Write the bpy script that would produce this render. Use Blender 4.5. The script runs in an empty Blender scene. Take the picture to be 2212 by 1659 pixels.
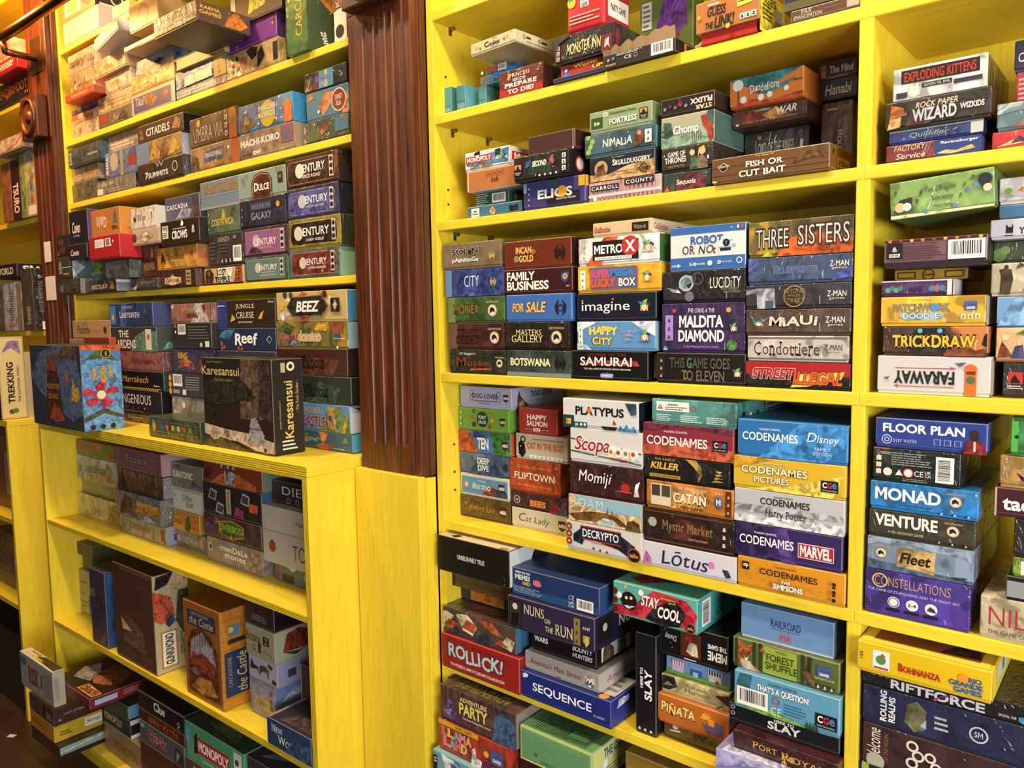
import bpy, bmesh, math, random
from mathutils import Vector, Matrix
R_ = math.radians
SC = bpy.context.scene
COL = SC.collection

# ------------------------------------------------------------------ camera
# World: X runs along the shelf wall, +Y goes into the wall, Z is up, floor at z = 0.
CAM_Z = 1.46                        # eye height above the floor
CAM = Vector((0.0, -1.14, CAM_Z))
def camera():
    yaw, pitch, roll = R_(-40.11), R_(-4.91), R_(-0.933)
    f = Vector((math.sin(yaw)*math.cos(pitch), math.cos(yaw)*math.cos(pitch), math.sin(pitch)))
    r = Vector((math.cos(yaw), -math.sin(yaw), 0))
    u = r.cross(f)
    r2 = math.cos(roll)*r + math.sin(roll)*u
    u2 = -math.sin(roll)*r + math.cos(roll)*u
    m = Matrix(((r2.x, u2.x, -f.x, CAM.x), (r2.y, u2.y, -f.y, CAM.y), (r2.z, u2.z, -f.z, CAM.z), (0, 0, 0, 1)))
    cd = bpy.data.cameras.new('camera')
    cd.sensor_fit = 'HORIZONTAL'; cd.sensor_width = 36.0
    cd.lens = 1661/2212*36.0
    cd.clip_start = 0.02; cd.clip_end = 60
    o = bpy.data.objects.new('camera', cd); COL.objects.link(o)
    o.matrix_world = m
    SC.camera = o
camera()

# ------------------------------------------------------------------ world, lamps, exposure
w = bpy.data.worlds.new('world'); SC.world = w; w.use_nodes = True
w.node_tree.nodes['Background'].inputs[0].default_value = (1.0, 0.93, 0.82, 1)
w.node_tree.nodes['Background'].inputs[1].default_value = 0.025
def area(name, loc, target, size, power, col, sy=None):
    l = bpy.data.lights.new(name, 'AREA'); l.energy = power; l.color = col; l.size = size
    if sy: l.shape = 'RECTANGLE'; l.size_y = sy
    o = bpy.data.objects.new(name, l); COL.objects.link(o); o.location = loc
    o.rotation_euler = (Vector(target)-Vector(loc)).to_track_quat('-Z', 'Y').to_euler()
    return o
def bulb(name, loc, r, power, col):
    l = bpy.data.lights.new(name, 'POINT'); l.energy = power; l.color = col; l.shadow_soft_size = r
    o = bpy.data.objects.new(name, l); COL.objects.link(o); o.location = loc
    return o
area('window_daylight', (2.1, -1.95, 1.38), (-.9, 0, 1.25), 1.3, 112, (1, .97, .91))
area('room_glow', (-.8, -3.6, 1.9), (-.9, 0, 1.4), 2.2, 16, (1, .93, .82))
for i, x in enumerate((-2.1, -.75, .55)):
    area('ceiling_downlight', (x, -.6, 2.9), (x, -.3, 0), .14, 24, (1, .82, .55))
bulb('orange_filament_bulb', (-3.05, -.40, 2.58), .05, 46, (1, .46, .13))

SC.view_settings.view_transform = 'Standard'
SC.view_settings.look = 'None'
SC.view_settings.gamma = 1.0
SC.view_settings.use_curve_mapping = False
SC.view_settings.exposure = 0.0

# ------------------------------------------------------------------ materials
def lin(h):
    h = h.lstrip('#')
    if len(h) == 3: h = ''.join(c*2 for c in h)
    v = [int(h[i:i+2], 16)/255 for i in (0, 2, 4)]
    return tuple((c/12.92 if c <= .04045 else ((c+.055)/1.055)**2.4) for c in v) + (1,)
MATS = {}
def newmat(name):
    m = bpy.data.materials.new(name); m.use_nodes = True
    nt = m.node_tree; b = nt.nodes['Principled BSDF']
    return m, nt, b
def node(nt, kind, **kw):
    n = nt.nodes.new(kind)
    for k, v in kw.items():
        if isinstance(k, str) and hasattr(n, k): setattr(n, k, v)
        else: n.inputs[k].default_value = v
    return n
def ink(col, fin='print'):
    "flat printing ink"
    k = ('ink', col, fin)
    if k in MATS: return MATS[k]
    m, nt, b = newmat('ink_'+col.strip('#'))
    b.inputs['Base Color'].default_value = lin(col)
    b.inputs['Roughness'].default_value = .42
    if fin == 'art':              # painted illustration: brushy tone changes inside the shape
        L = nt.links.new
        tc = node(nt, 'ShaderNodeTexCoord'); n = node(nt, 'ShaderNodeTexNoise'); n.inputs['Scale'].default_value = 55; n.inputs['Detail'].default_value = 5; n.inputs['Distortion'].default_value = 1.5
        L(tc.outputs['Object'], n.inputs['Vector']); cr = node(nt, 'ShaderNodeValToRGB'); L(n.outputs[0], cr.inputs[0])
        c = lin(col); e = cr.color_ramp.elements
        e[0].position = .36; e[0].color = (c[0]*.42, c[1]*.42, c[2]*.45, 1); e[1].position = .66; e[1].color = tuple(min(1, v*1.35+.02) for v in c[:3])+(1,)
        x = e.new(.5); x.color = c; L(cr.outputs[0], b.inputs['Base Color'])
    if fin == 'foil':
        b.inputs['Metallic'].default_value = .7; b.inputs['Roughness'].default_value = .3
    MATS[k] = m; return m
def card(col, fin='gloss', art=None, seed=0):
    "printed cardboard; art = (colour, colour, scale[, stretch]) gives a loose painted illustration; shrink = cellophane wrapped"
    k = ('card', col, fin, art, seed if art else 0)
    if k in MATS: return MATS[k]
    m, nt, b = newmat('card_'+col.strip('#'))
    L = nt.links.new
    tc = node(nt, 'ShaderNodeTexCoord')
    if art:
        mp = node(nt, 'ShaderNodeMapping'); L(tc.outputs['Object'], mp.inputs[0])
        mp.inputs[1].default_value = (seed*1.37 % 7, seed*.73 % 5, seed*2.1 % 9)
        st = art[3] if len(art) > 3 else 1.0
        mp.inputs[3].default_value = (1, 1, st)
        n1 = node(nt, 'ShaderNodeTexNoise'); n1.inputs['Scale'].default_value = art[2]; n1.inputs['Detail'].default_value = 5; n1.inputs['Distortion'].default_value = 1.2
        L(mp.outputs[0], n1.inputs['Vector'])
        cr = node(nt, 'ShaderNodeValToRGB'); L(n1.outputs[0], cr.inputs[0])
        e = cr.color_ramp.elements
        e[0].position = .40; e[0].color = lin(art[0]); e[1].position = .62; e[1].color = lin(art[1])
        x = e.new(.47); x.color = lin(col); x = e.new(.55); x.color = lin(col)
        L(cr.outputs[0], b.inputs['Base Color'])
    else:
        n1 = node(nt, 'ShaderNodeTexNoise'); n1.inputs['Scale'].default_value = 9; n1.inputs['Detail'].default_value = 4
        L(tc.outputs['Object'], n1.inputs['Vector'])
        mx = node(nt, 'ShaderNodeMix', data_type='RGBA', blend_type='MULTIPLY'); mx.inputs[0].default_value = .14
        mx.inputs[6].default_value = lin(col); L(n1.outputs[0], mx.inputs[7])
        L(mx.outputs[2], b.inputs['Base Color'])
    b.inputs['Roughness'].default_value = {'matte': .6, 'gloss': .4, 'shrink': .45, 'tin': .3}[fin]
    if fin == 'shrink':
        b.inputs['Coat Weight'].default_value = .8; b.inputs['Coat Roughness'].default_value = .07
        mp2 = node(nt, 'ShaderNodeMapping'); mp2.inputs[3].default_value = (1.0, 1.0, .45); L(tc.outputs['Object'], mp2.inputs[0])
        n2 = node(nt, 'ShaderNodeTexNoise'); n2.inputs['Scale'].default_value = 34; n2.inputs['Detail'].default_value = 3; n2.inputs['Distortion'].default_value = 2.5
        L(mp2.outputs[0], n2.inputs['Vector'])
        bp = node(nt, 'ShaderNodeBump'); bp.inputs['Strength'].default_value = .8; bp.inputs['Distance'].default_value = .008
        L(n2.outputs[0], bp.inputs['Height']); L(bp.outputs[0], b.inputs['Coat Normal'])
    MATS[k] = m; return m
def yellow_paint(name, stretch, ply=False):
    m, nt, b = newmat(name); L = nt.links.new
    tc = node(nt, 'ShaderNodeTexCoord')
    mp = node(nt, 'ShaderNodeMapping'); mp.inputs[3].default_value = stretch; L(tc.outputs['Object'], mp.inputs[0])
    n = node(nt, 'ShaderNodeTexNoise'); n.inputs['Scale'].default_value = 30; n.inputs['Detail'].default_value = 6; n.inputs['Distortion'].default_value = .6
    L(mp.outputs[0], n.inputs['Vector'])
    cr = node(nt, 'ShaderNodeValToRGB'); L(n.outputs[0], cr.inputs[0])
    e = cr.color_ramp.elements
    e[0].position = .25; e[0].color = lin('#e6c42e'); e[1].position = .66; e[1].color = lin('#f0d83e')
    x = e.new(.45); x.color = lin('#edd036')
    big = node(nt, 'ShaderNodeTexNoise'); big.inputs['Scale'].default_value = 3.2; big.inputs['Detail'].default_value = 3; L(tc.outputs['Object'], big.inputs['Vector'])
    mx = node(nt, 'ShaderNodeMix', data_type='RGBA', blend_type='MULTIPLY'); mx.inputs[0].default_value = .12
    L(cr.outputs[0], mx.inputs[6]); L(big.outputs[0], mx.inputs[7])
    out = mx.outputs[2]
    if ply:
        sep = node(nt, 'ShaderNodeSeparateXYZ'); L(tc.outputs['Object'], sep.inputs[0])
        wv = node(nt, 'ShaderNodeTexWave', bands_direction='Z'); wv.inputs['Scale'].default_value = 62; wv.inputs['Distortion'].default_value = 2.0; wv.inputs['Detail'].default_value = 3; wv.inputs['Detail Scale'].default_value = 3
        mp3 = node(nt, 'ShaderNodeMapping'); mp3.inputs[3].default_value = (.06, .06, 1) if ply == 'z' else (1, .06, .06); L(tc.outputs['Object'], mp3.inputs[0]); L(mp3.outputs[0], wv.inputs['Vector'])
        if ply == 'x': wv.bands_direction = 'X'
        c2 = node(nt, 'ShaderNodeValToRGB'); L(wv.outputs[0], c2.inputs[0])
        c2.color_ramp.elements[0].position = .25; c2.color_ramp.elements[0].color = (.42, .36, .25, 1); c2.color_ramp.elements[1].position = .6; c2.color_ramp.elements[1].color = (1, 1, 1, 1)
        geo = node(nt, 'ShaderNodeNewGeometry'); 
        sg = node(nt, 'ShaderNodeSeparateXYZ'); L(geo.outputs['Normal'], sg.inputs[0])
        lt = node(nt, 'ShaderNodeMath', operation='LESS_THAN'); lt.inputs[1].default_value = -.7; L(sg.outputs[1], lt.inputs[0])
        m2 = node(nt, 'ShaderNodeMix', data_type='RGBA', blend_type='MULTIPLY'); L(lt.outputs[0], m2.inputs[0]); L(out, m2.inputs[6]); L(c2.outputs[0], m2.inputs[7])
        out = m2.outputs[2]
    L(out, b.inputs['Base Color'])
    b.inputs['Roughness'].default_value = .42
    bp = node(nt, 'ShaderNodeBump'); bp.inputs['Strength'].default_value = .2; bp.inputs['Distance'].default_value = .0012
    L(n.outputs[0], bp.inputs['Height']); L(bp.outputs[0], b.inputs['Normal'])
    return m
YX = yellow_paint('yellow_paint_lengthwise', (.5, 3, 7))
YZ = yellow_paint('yellow_paint_upright', (6, 3, .4))
YPX = yellow_paint('yellow_plywood_edge', (.5, 3, 7), 'z')
YPZ = yellow_paint('yellow_plywood_edge_upright', (6, 3, .4), 'x')
def stained_wood(name, c0, c1, c2, rough=.42, sc=(26, 26, 1.3)):
    m, nt, b = newmat(name); L = nt.links.new
    tc = node(nt, 'ShaderNodeTexCoord')
    mp = node(nt, 'ShaderNodeMapping'); mp.inputs[3].default_value = sc; L(tc.outputs['Object'], mp.inputs[0])
    n = node(nt, 'ShaderNodeTexNoise'); n.inputs['Scale'].default_value = 4; n.inputs['Detail'].default_value = 7; n.inputs['Distortion'].default_value = 1.0
    L(mp.outputs[0], n.inputs['Vector'])
    cr = node(nt, 'ShaderNodeValToRGB'); L(n.outputs[0], cr.inputs[0]); e = cr.color_ramp.elements
    e[0].position = .3; e[0].color = lin(c0); e[1].position = .68; e[1].color = lin(c2); x = e.new(.5); x.color = lin(c1)
    L(cr.outputs[0], b.inputs['Base Color'])
    b.inputs['Roughness'].default_value = rough; b.inputs['Coat Weight'].default_value = .2; b.inputs['Coat Roughness'].default_value = .2
    bp = node(nt, 'ShaderNodeBump'); bp.inputs['Strength'].default_value = .25; bp.inputs['Distance'].default_value = .0012
    L(n.outputs[0], bp.inputs['Height']); L(bp.outputs[0], b.inputs['Normal'])
    return m
WOOD = stained_wood('stained_wood', '#33160a', '#54260f', '#6e3517')
WOODD = stained_wood('stained_wood_dark', '#2e140a', '#49220f', '#5e2f16')
def simple(name, col, rough=.5, metal=0):
    m, nt, b = newmat(name); b.inputs['Base Color'].default_value = lin(col); b.inputs['Roughness'].default_value = rough; b.inputs['Metallic'].default_value = metal
    return m

# ------------------------------------------------------------------ mesh helpers
def link(name, bm_or_me, mats, parent=None, loc=None, rot=None, smooth=False):
    if isinstance(bm_or_me, bmesh.types.BMesh):
        me = bpy.data.meshes.new(name); bm_or_me.to_mesh(me); bm_or_me.free()
    else: me = bm_or_me
    for m in (mats if isinstance(mats, (list, tuple)) else [mats]): me.materials.append(m)
    if smooth:
        for p in me.polygons: p.use_smooth = True
    o = bpy.data.objects.new(name, me); COL.objects.link(o)
    if parent: o.parent = parent
    if loc: o.location = loc
    if rot: o.rotation_euler = rot
    return o
def tag(o, label, cat, group=None):
    o['label'] = label; o['category'] = cat
    if group: o['group'] = group
    return o
def structure(o): o['kind'] = 'structure'; return o
def empty(name, loc, rot=(0, 0, 0)):
    o = bpy.data.objects.new(name, None); o.empty_display_size = .05; COL.objects.link(o); o.location = loc; o.rotation_euler = rot
    return o
def add_box(bm, x0, x1, y0, y1, z0, z1, bev=0, mi=0, seg=2):
    vs = [bm.verts.new((x, y, z)) for x in (x0, x1) for y in (y0, y1) for z in (z0, z1)]
    fs = []
    for idx in ((0, 1, 3, 2), (4, 6, 7, 5), (0, 4, 5, 1), (2, 3, 7, 6), (0, 2, 6, 4), (1, 5, 7, 3)):
        f = bm.faces.new([vs[i] for i in idx]); f.material_index = mi; fs.append(f)
    if bev:
        es = list({e for f in fs for e in f.edges})
        r = bmesh.ops.bevel(bm, geom=es, offset=bev, segments=seg, affect='EDGES', profile=.5)
        for f in r['faces']: f.material_index = mi
    return vs
def box_bm(*a, **k):
    bm = bmesh.new(); add_box(bm, *a, **k); bmesh.ops.recalc_face_normals(bm, faces=bm.faces); return bm
def tube(bm, p0, p1, r, n=16, mi=0):
    p0, p1 = Vector(p0), Vector(p1); d = (p1-p0).normalized()
    a = d.orthogonal().normalized(); b = d.cross(a)
    rings = []
    for p in (p0, p1):
        rings.append([bm.verts.new(p + r*(math.cos(t)*a + math.sin(t)*b)) for t in (2*math.pi*i/n for i in range(n))])
    for i in range(n):
        f = bm.faces.new((rings[0][i], rings[0][(i+1) % n], rings[1][(i+1) % n], rings[1][i])); f.smooth = True; f.material_index = mi
    bm.faces.new(rings[0][::-1]); bm.faces.new(rings[1])

# ------------------------------------------------------------------ lettering: glyph outlines of the built-in font, filled once per style
GLY = {}
STY = {'l': -.012, '': 0.0, 'b': .014, 'B': .032, 'O': .06}
FONT = bpy.data.fonts[0] if bpy.data.fonts else None
def glyph(ch, wt):
    k = (ch, wt)
    if k in GLY: return GLY[k]
    cu = bpy.data.curves.new('g', 'FONT'); cu.body = ch; cu.size = 1; cu.resolution_u = 3; cu.offset = min(STY[wt], .024) if ch == 'e' else STY[wt]; cu.fill_mode = 'FRONT'; cu.dimensions = '2D'
    o = bpy.data.objects.new('g', cu)
    me = bpy.data.meshes.new_from_object(o)
    vs = [(v.co.x, v.co.y) for v in me.vertices]; fs = [tuple(p.vertices) for p in me.polygons]
    if ch == 'M' and wt in 'bB' and wt:      # its notches fill up when thickened: draw the bold M directly
        q = STY[wt]; x0, x1 = .073-q, .709+q; y0, y1 = -q, .682+q; t = .092+2*q; xc = (x0+x1)/2; vt = .36; vb = max(vt-1.55*t, y0+.03)
        sl = (y1-vt)/(xc-x0-1.15*t); ih = min(vb+sl*(xc-x0-t), y1-.06)
        vs = [(x0, y0), (x0, y1), (x0+1.15*t, y1), (xc, vt), (x1-1.15*t, y1), (x1, y1), (x1, y0), (x1-t, y0), (x1-t, ih), (xc, vb), (x0+t, ih), (x0+t, y0)]; fs = [tuple(range(12))]
    # slab serifs: a bar at the ends of every flat stem
    ser = []
    if ch.isalpha():
        ys = [y for x, y in vs]
        for lev in (0.0 if vs else 0, max(ys) if ys else 0):
            if lev > 0 and not (ch.isupper() or ch in 'bdhklijmnpruvwxy'): continue
            cnt = {}
            for f in fs:
                for a, b_ in zip(f, f[1:]+f[:1]):
                    e = (min(a, b_), max(a, b_)); cnt[e] = cnt.get(e, 0)+1
            for (a, b_), n in cnt.items():
                off = STY[wt]
                ly = lev - off if lev == 0 else lev
                if n == 1 and abs(vs[a][1]-ly) < .012 and abs(vs[b_][1]-ly) < .012 and .03 < abs(vs[a][0]-vs[b_][0]) < .24:
                    x0, x1 = sorted((vs[a][0], vs[b_][0]))
                    ser.append((x0-.06, x1+.06, ly if lev == 0 else ly-.055, ly+.055 if lev == 0 else ly))
    bpy.data.objects.remove(o); bpy.data.curves.remove(cu); bpy.data.meshes.remove(me)
    cu = bpy.data.curves.new('g', 'FONT'); cu.body = ch+'|'
    adv = ADV(ch)
    bpy.data.curves.remove(cu)
    GLY[k] = (vs, fs, ser, adv); return GLY[k]
ADVC = {}
def ADV(ch):
    if ch in ADVC: return ADVC[ch]
    def ext(s):
        cu = bpy.data.curves.new('g', 'FONT'); cu.body = s; cu.size = 1; cu.resolution_u = 1; cu.dimensions = '2D'; cu.fill_mode = 'FRONT'
        o = bpy.data.objects.new('g', cu); me = bpy.data.meshes.new_from_object(o)
        x = max((v.co.x for v in me.vertices), default=0)
        bpy.data.objects.remove(o); bpy.data.curves.remove(cu); bpy.data.meshes.remove(me); return x
    ADVC[ch] = ext('I'+ch+'I')-ext('II')
    return ADVC[ch]
def text_polys(s, st):
    "list of polygons (2D point lists) for one line of text, and its bounds"
    wt = next((c for c in 'lbBO' if c in st), '')
    ser = 's' in st; sh = .22 if 'i' in st else 0; sp = .12 if 'w' in st else (0.02 if ser else 0)
    x = 0; polys = []; jig = 'j' in st
    rnd = random.Random(len(s)*31 + ord(s[0]))
    for i, ch in enumerate(s):
        if ch == ' ': x += .3 + sp; continue
        sc = 1.28 if ('c' in st and i == 0) else 1.0
        vs, fs, sr, adv = glyph(ch, wt)
        dy = rnd.uniform(-.07, .07) if jig else 0; ro = rnd.uniform(-.14, .14) if jig else 0
        cx = adv/2
        def X(p):
            px, py = p[0]*sc, p[1]*sc
            if jig: px, py = cx+(px-cx)*math.cos(ro)-py*math.sin(ro), (px-cx)*math.sin(ro)+py*math.cos(ro)+dy
            return (x+px+sh*py, py)
        for f in fs: polys.append([X(vs[j]) for j in f])
        if ser:
            for (a, b, c, d) in sr: polys.append([X((a, c)), X((b, c)), X((b, d)), X((a, d))])
        x += adv*sc + sp
    return polys
class Print:
    "collects flat printed shapes on the faces of one box; every new shape lies a hair above the last"
    def __init__(s, w, d, h): s.w, s.d, s.h = w, d, h; s.bm = {}; s.lay = {'F': 0, 'R': 0, 'T': 0}; s.face('F')
    def face(s, f):
        s.f = f; s.W, s.H = {'F': (s.w, s.h), 'R': (s.d, s.h), 'T': (s.w, s.d)}[f]
    def P(s, x, y):
        e = .0004 + s.lay[s.f]*.00012
        return {'F': (x, -e, y), 'R': (s.w+e, x, y), 'T': (x, y, s.h+e)}[s.f]
    def polys(s, part, ps, col):
        bm, mats = s.bm.setdefault(part, (bmesh.new(), []))
        m = ink(col.strip('*~'), 'foil' if '*' in col else 'art' if '~' in col else 'print')
        if m not in mats: mats.append(m)
        mi = mats.index(m)
        for p in ps:
            if min(x for x, y in p) < .0005 or max(x for x, y in p) > s.W-.0005 or min(y for x, y in p) < .0005 or max(y for x, y in p) > s.H-.0005: p = s.clip(p)
            if len(p) < 3: continue
            try:
                f = bm.faces.new([bm.verts.new(s.P(x, y)) for x, y in p]); f.material_index = mi
            except ValueError: pass
        s.lay[s.f] += 1
    def clip(s, p):
        "keep the part of a printed shape that lies on its face"
        for ax, lim, sg in ((0, .0005, 1), (0, s.W-.0005, -1), (1, .0005, 1), (1, s.H-.0005, -1)):
            q = []
            for a, b in zip(p, p[1:]+p[:1]):
                da, db = sg*(a[ax]-lim), sg*(b[ax]-lim)
                if da >= 0: q.append(a)
                if da*db < 0: k = da/(da-db); q.append((a[0]+k*(b[0]-a[0]), a[1]+k*(b[1]-a[1])))
            p = q
            if not p: return p
        return p
    def poly(s, uv, col, part='artwork_print'): s.polys(part, [[(u*s.W, v*s.H) for u, v in uv]], col+('~' if s.paint and part == 'artwork_print' else ''))
    def rect(s, u0, v0, u1, v1, col, part='artwork_print'): s.polys(part, [[(u*s.W, v*s.H) for u, v in ((u0, v0), (u1, v0), (u1, v1), (u0, v1))]], col)
    def disc(s, u, v, r, col, part='artwork_print', ry=None, n=22):
        ry = ry or r
        s.polys(part, [[(u*s.W+r*s.H*math.cos(t), v*s.H+ry*s.H*math.sin(t)) for t in (2*math.pi*i/n for i in range(n))]], col)
    def ring(s, u, v, r, r2, col, part='artwork_print', n=24):
        q = []
        for i in range(n):
            a, b = 2*math.pi*i/n, 2*math.pi*(i+1)/n
            q.append([(u*s.W+k*s.H*math.cos(t), v*s.H+k*s.H*math.sin(t)) for k, t in ((r2, a), (r, a), (r, b), (r2, b))])
        s.polys(part, q, col)
    def text(s, tx, u, v, w, h, col, st='b', out=None, rot=0, part='lettering'):
        def put(st_, c):
            ps = text_polys(tx, st_)
            if not ps: return
            base = text_polys(tx, st)
            xs = [p[0] for q in base for p in q]; ys = [p[1] for q in base for p in q]
            x0, x1, y0, y1 = min(xs), max(xs), min(ys), max(ys)
            W, H = w*s.W, h*s.H
            if rot in (90, -90): W, H = h*s.H, w*s.W
            sx, sy = W/max(x1-x0, .01), H/max(y1-y0, .01)
            mx, my = (x0+x1)/2, (y0+y1)/2
            a = R_(rot); ca, sa = math.cos(a), math.sin(a)
            o = []
            for q in ps:
                o.append([(u*s.W+(px-mx)*sx*ca-(py-my)*sy*sa, v*s.H+(px-mx)*sx*sa+(py-my)*sy*ca) for px, py in q])
            s.polys(part, o, c)
        if out: put(''.join(c for c in st if c not in 'lbB')+'O', out)
        put(st, col)
    def lines(s, u0, v0, u1, v1, n, col):
        rnd = random.Random(n*7+int(u0*100)); ps = []
        for i in range(n):
            y = v1-(i+.5)*(v1-v0)/n; t = (v1-v0)/n*.22; u = u0; e = u1-(u1-u0)*rnd.uniform(0, .3)
            while u < e:
                k = min(e, u+(u1-u0)*rnd.uniform(.06, .2)); ps.append([(u*s.W, (y-t)*s.H), (k*s.W, (y-t)*s.H), (k*s.W, (y+t)*s.H), (u*s.W, (y+t)*s.H)]); u = k+(u1-u0)*.02
        s.polys('lettering', ps, col)
    def bar(s, u0, v0, u1, v1, vert=False):
        s.rect(u0, v0, u1, v1, '#f1efec', 'barcode_label')
        rnd = random.Random(int(u0*1000)+5); ps = []; a, b = (v0, v1) if vert else (u0, u1); x = a+(b-a)*.1
        while x < b-(b-a)*.1:
            k = (b-a)*rnd.choice((.014, .02, .035))
            if vert: ps.append([((u0+.12*(u1-u0))*s.W, x*s.H), ((u1-.2*(u1-u0))*s.W, x*s.H), ((u1-.2*(u1-u0))*s.W, (x+k)*s.H), ((u0+.12*(u1-u0))*s.W, (x+k)*s.H)])
            else: ps.append([(x*s.W, (v0+.22*(v1-v0))*s.H), ((x+k)*s.W, (v0+.22*(v1-v0))*s.H), ((x+k)*s.W, (v1-.1*(v1-v0))*s.H), (x*s.W, (v1-.1*(v1-v0))*s.H)])
            x += k+(b-a)*rnd.choice((.016, .025))
        s.polys('barcode_label', ps, '#1c1a1a')
    def icons(s, u, v, n, du, dv, sz, col='#f0f0f0', ic='#222222'):
        for i in range(n):
            a, b = u+du*i, v+dv*i; k = sz*s.H/s.W
            s.rect(a-k/2, b-sz/2, a+k/2, b+sz/2, col); s.disc(a, b+sz*.1, sz*.18, ic); s.rect(a-k*.25, b-sz*.32, a+k*.25, b-sz*.1, ic)
    def jester(s, u, v, z):
        k = s.H/s.W*z
        s.rect(u-.3*k, v-.32*z, u-.16*k, v+.1*z, '#e8a33a'); s.rect(u+.16*k, v-.32*z, u+.3*k, v+.1*z, '#e8a33a')
        s.poly(((u-.15*k, v+.1*z), (u+.15*k, v+.1*z), (u+.15*k, v-.2*z), (u, v-.36*z), (u-.15*k, v-.2*z)), '#f4f4f0')
        s.poly(((u-.3*k, v+.08*z), (u-.5*k, v+.34*z), (u-.15*k, v+.3*z), (u+.02*k, v+.1*z)), '#2f7fb5')
        s.poly(((u-.12*k, v+.12*z), (u-.1*k, v+.38*z), (u+.26*k, v+.52*z), (u+.16*k, v+.12*z)), '#7fae42')
        s.poly(((u+.12*k, v+.1*z), (u+.26*k, v+.34*z), (u+.52*k, v+.12*z), (u+.44*k, v-.1*z), (u+.32*k, v+.1*z)), '#4b2a66')
        s.rect(u-.03*k, v-.2*z, u+.03*k, v+.05*z, '#9a9aa0')
        s.text('GAMEWRIGHT', u, v-.46*z, 1.0*k, .12*z, '#2a2a4a' if s.dark else '#e8e8e8', 'b')
    def phoenix(s, u, v, z, col):
        k = s.H/s.W*z
        for g in (-1, 1):
            s.poly(((u+g*.1*k, v+.5*z), (u+g*.42*k, v+.1*z), (u+g*.36*k, v-.25*z), (u+g*.12*k, v-.5*z), (u+g*.18*k, v-.2*z), (u+g*.24*k, v+.05*z)), col)
        s.disc(u, v-.02*z, .2*z, col)
        if s.dark is False: s.disc(u, v-.05*z, .13*z, '#46689c')
    def medal(s, u, v, z):
        s.text('GRYPHON', u, v+.5*z, z*1.2*s.H/s.W, .16*z, '#b9ab86', 'b'); s.ring(u, v-.08*z, .42*z, .34*z, '#c9a56a'); s.disc(u, v-.08*z, .34*z, '#ddd6c4'); k = z*s.H/s.W
        s.poly(((u-.22*k, v-.28*z), (u-.24*k, v+.02*z), (u-.02*k, v+.16*z), (u+.2*k, v), (u+.24*k, v-.26*z), (u+.06*k, v-.12*z)), '#1c1c2c')
    def aeg(s, u, v, z):
        k = z*s.H/s.W
        s.poly(((u-.42*k, v+.5*z), (u+.42*k, v+.5*z), (u+.42*k, v-.2*z), (u, v-.52*z), (u-.42*k, v-.2*z)), '#4a1a1e')
        s.text('AEG', u, v+.04*z, .8*k, .34*z, '#f2efe9', 'B')
    def cge(s, u, v, z):
        k = z*s.H/s.W
        s.rect(u-.72*k, v-.5*z, u+.72*k, v+.5*z, '#15151b'); s.text('C', u-.4*k, v+.1*z, .36*k, .5*z, '#f2f2f2', 'B'); s.text('G', u, v+.1*z, .36*k, .5*z, '#c33a32', 'B'); s.text('e', u+.4*k, v+.1*z, .36*k, .46*z, '#4f7fb8', 'B')
        s.text('Czech Games Edition', u, v-.33*z, 1.2*k, .13*z, '#d8d8d8', '')
    def zman(s, u, v, w, h, col='#f3f1ec'):
        s.text('Z-MAN', u, v+.16*h, w, .55*h, col, ''); s.text('games', u, v-.34*h, w*.8, .2*h, col, 'l')
    def iello(s, u, v, z):
        s.disc(u, v, .5*z, '#b8472e'); s.disc(u, v, .42*z, '#181412'); s.text('iello', u, v, .62*z*s.H/s.W, .3*z, '#e9a84a', 'b')
    def castle(s, u, v, z):
        k = z*s.H/s.W
        s.rect(u-.5*k, v-.6*z, u+.5*k, v+.5*z, '#14110f'); s.rect(u-.42*k, v-.1*z, u+.42*k, v+.42*z, '#d88a4a')
        s.poly(((u-.36*k, v-.2*z), (u-.36*k, v), (u-.18*k, v+.02*z), (u-.12*k, v+.3*z), (u+.12*k, v+.3*z), (u+.18*k, v+.02*z), (u+.36*k, v), (u+.36*k, v-.2*z)), '#14110f')
        s.text('STRONGHOLD', u, v-.34*z, .8*k, .1*z, '#e8e4dc', 'b'); s.text('GAMES', u, v-.5*z, .45*k, .08*z, '#e8e4dc', 'b')
    def crown(s, u, v, z):
        k = z*s.H/s.W
        s.rect(u-.6*k, v-.5*z, u+.6*k, v+.5*z, '#3d5f9e'); s.text('Lookout', u, v+.16*z, 1.0*k, .3*z, '#7a2f2a', 'is'); s.text('GAMES', u, v-.22*z, .8*k, .26*z, '#f0efe9', 'B')
    def rio(s, u, v, z):
        k = z*s.H/s.W
        s.disc(u-.15*k, v+.3*z, .26*z, '#e9962c'); s.text('RIO', u+.35*k, v+.3*z, .6*k, .26*z, '#2c5aa6', 'B'); s.text('GRANDE', u-.05*k, v, 1.5*k, .28*z, '#2c5aa6', 'B'); s.text('GAMES', u+.05*k, v-.32*z, 1.25*k, .28*z, '#2c5aa6', 'B')
    def tabby(s, u, v, z, col='#c94a34'):
        s.disc(u, v, .5*z, '#e3a06a'); s.disc(u, v, .42*z, '#1a1512'); s.disc(u, v-.1*z, .18*z, '#f0e2c2')
    dark = True; paint = False
def run(pr, face, ops):
    pr.face(face)
    for op in ops:
        k = op[0]
        if k == 't': pr.text(*op[1:])
        elif k == 'r': pr.rect(*op[1:])
        elif k == 'c': pr.disc(*op[1:])
        elif k == 'o': pr.ring(*op[1:])
        elif k == 'p': pr.paint = True; pr.poly(op[2:], op[1]); pr.paint = False
        else: getattr(pr, k)(*op[1:])

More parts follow.
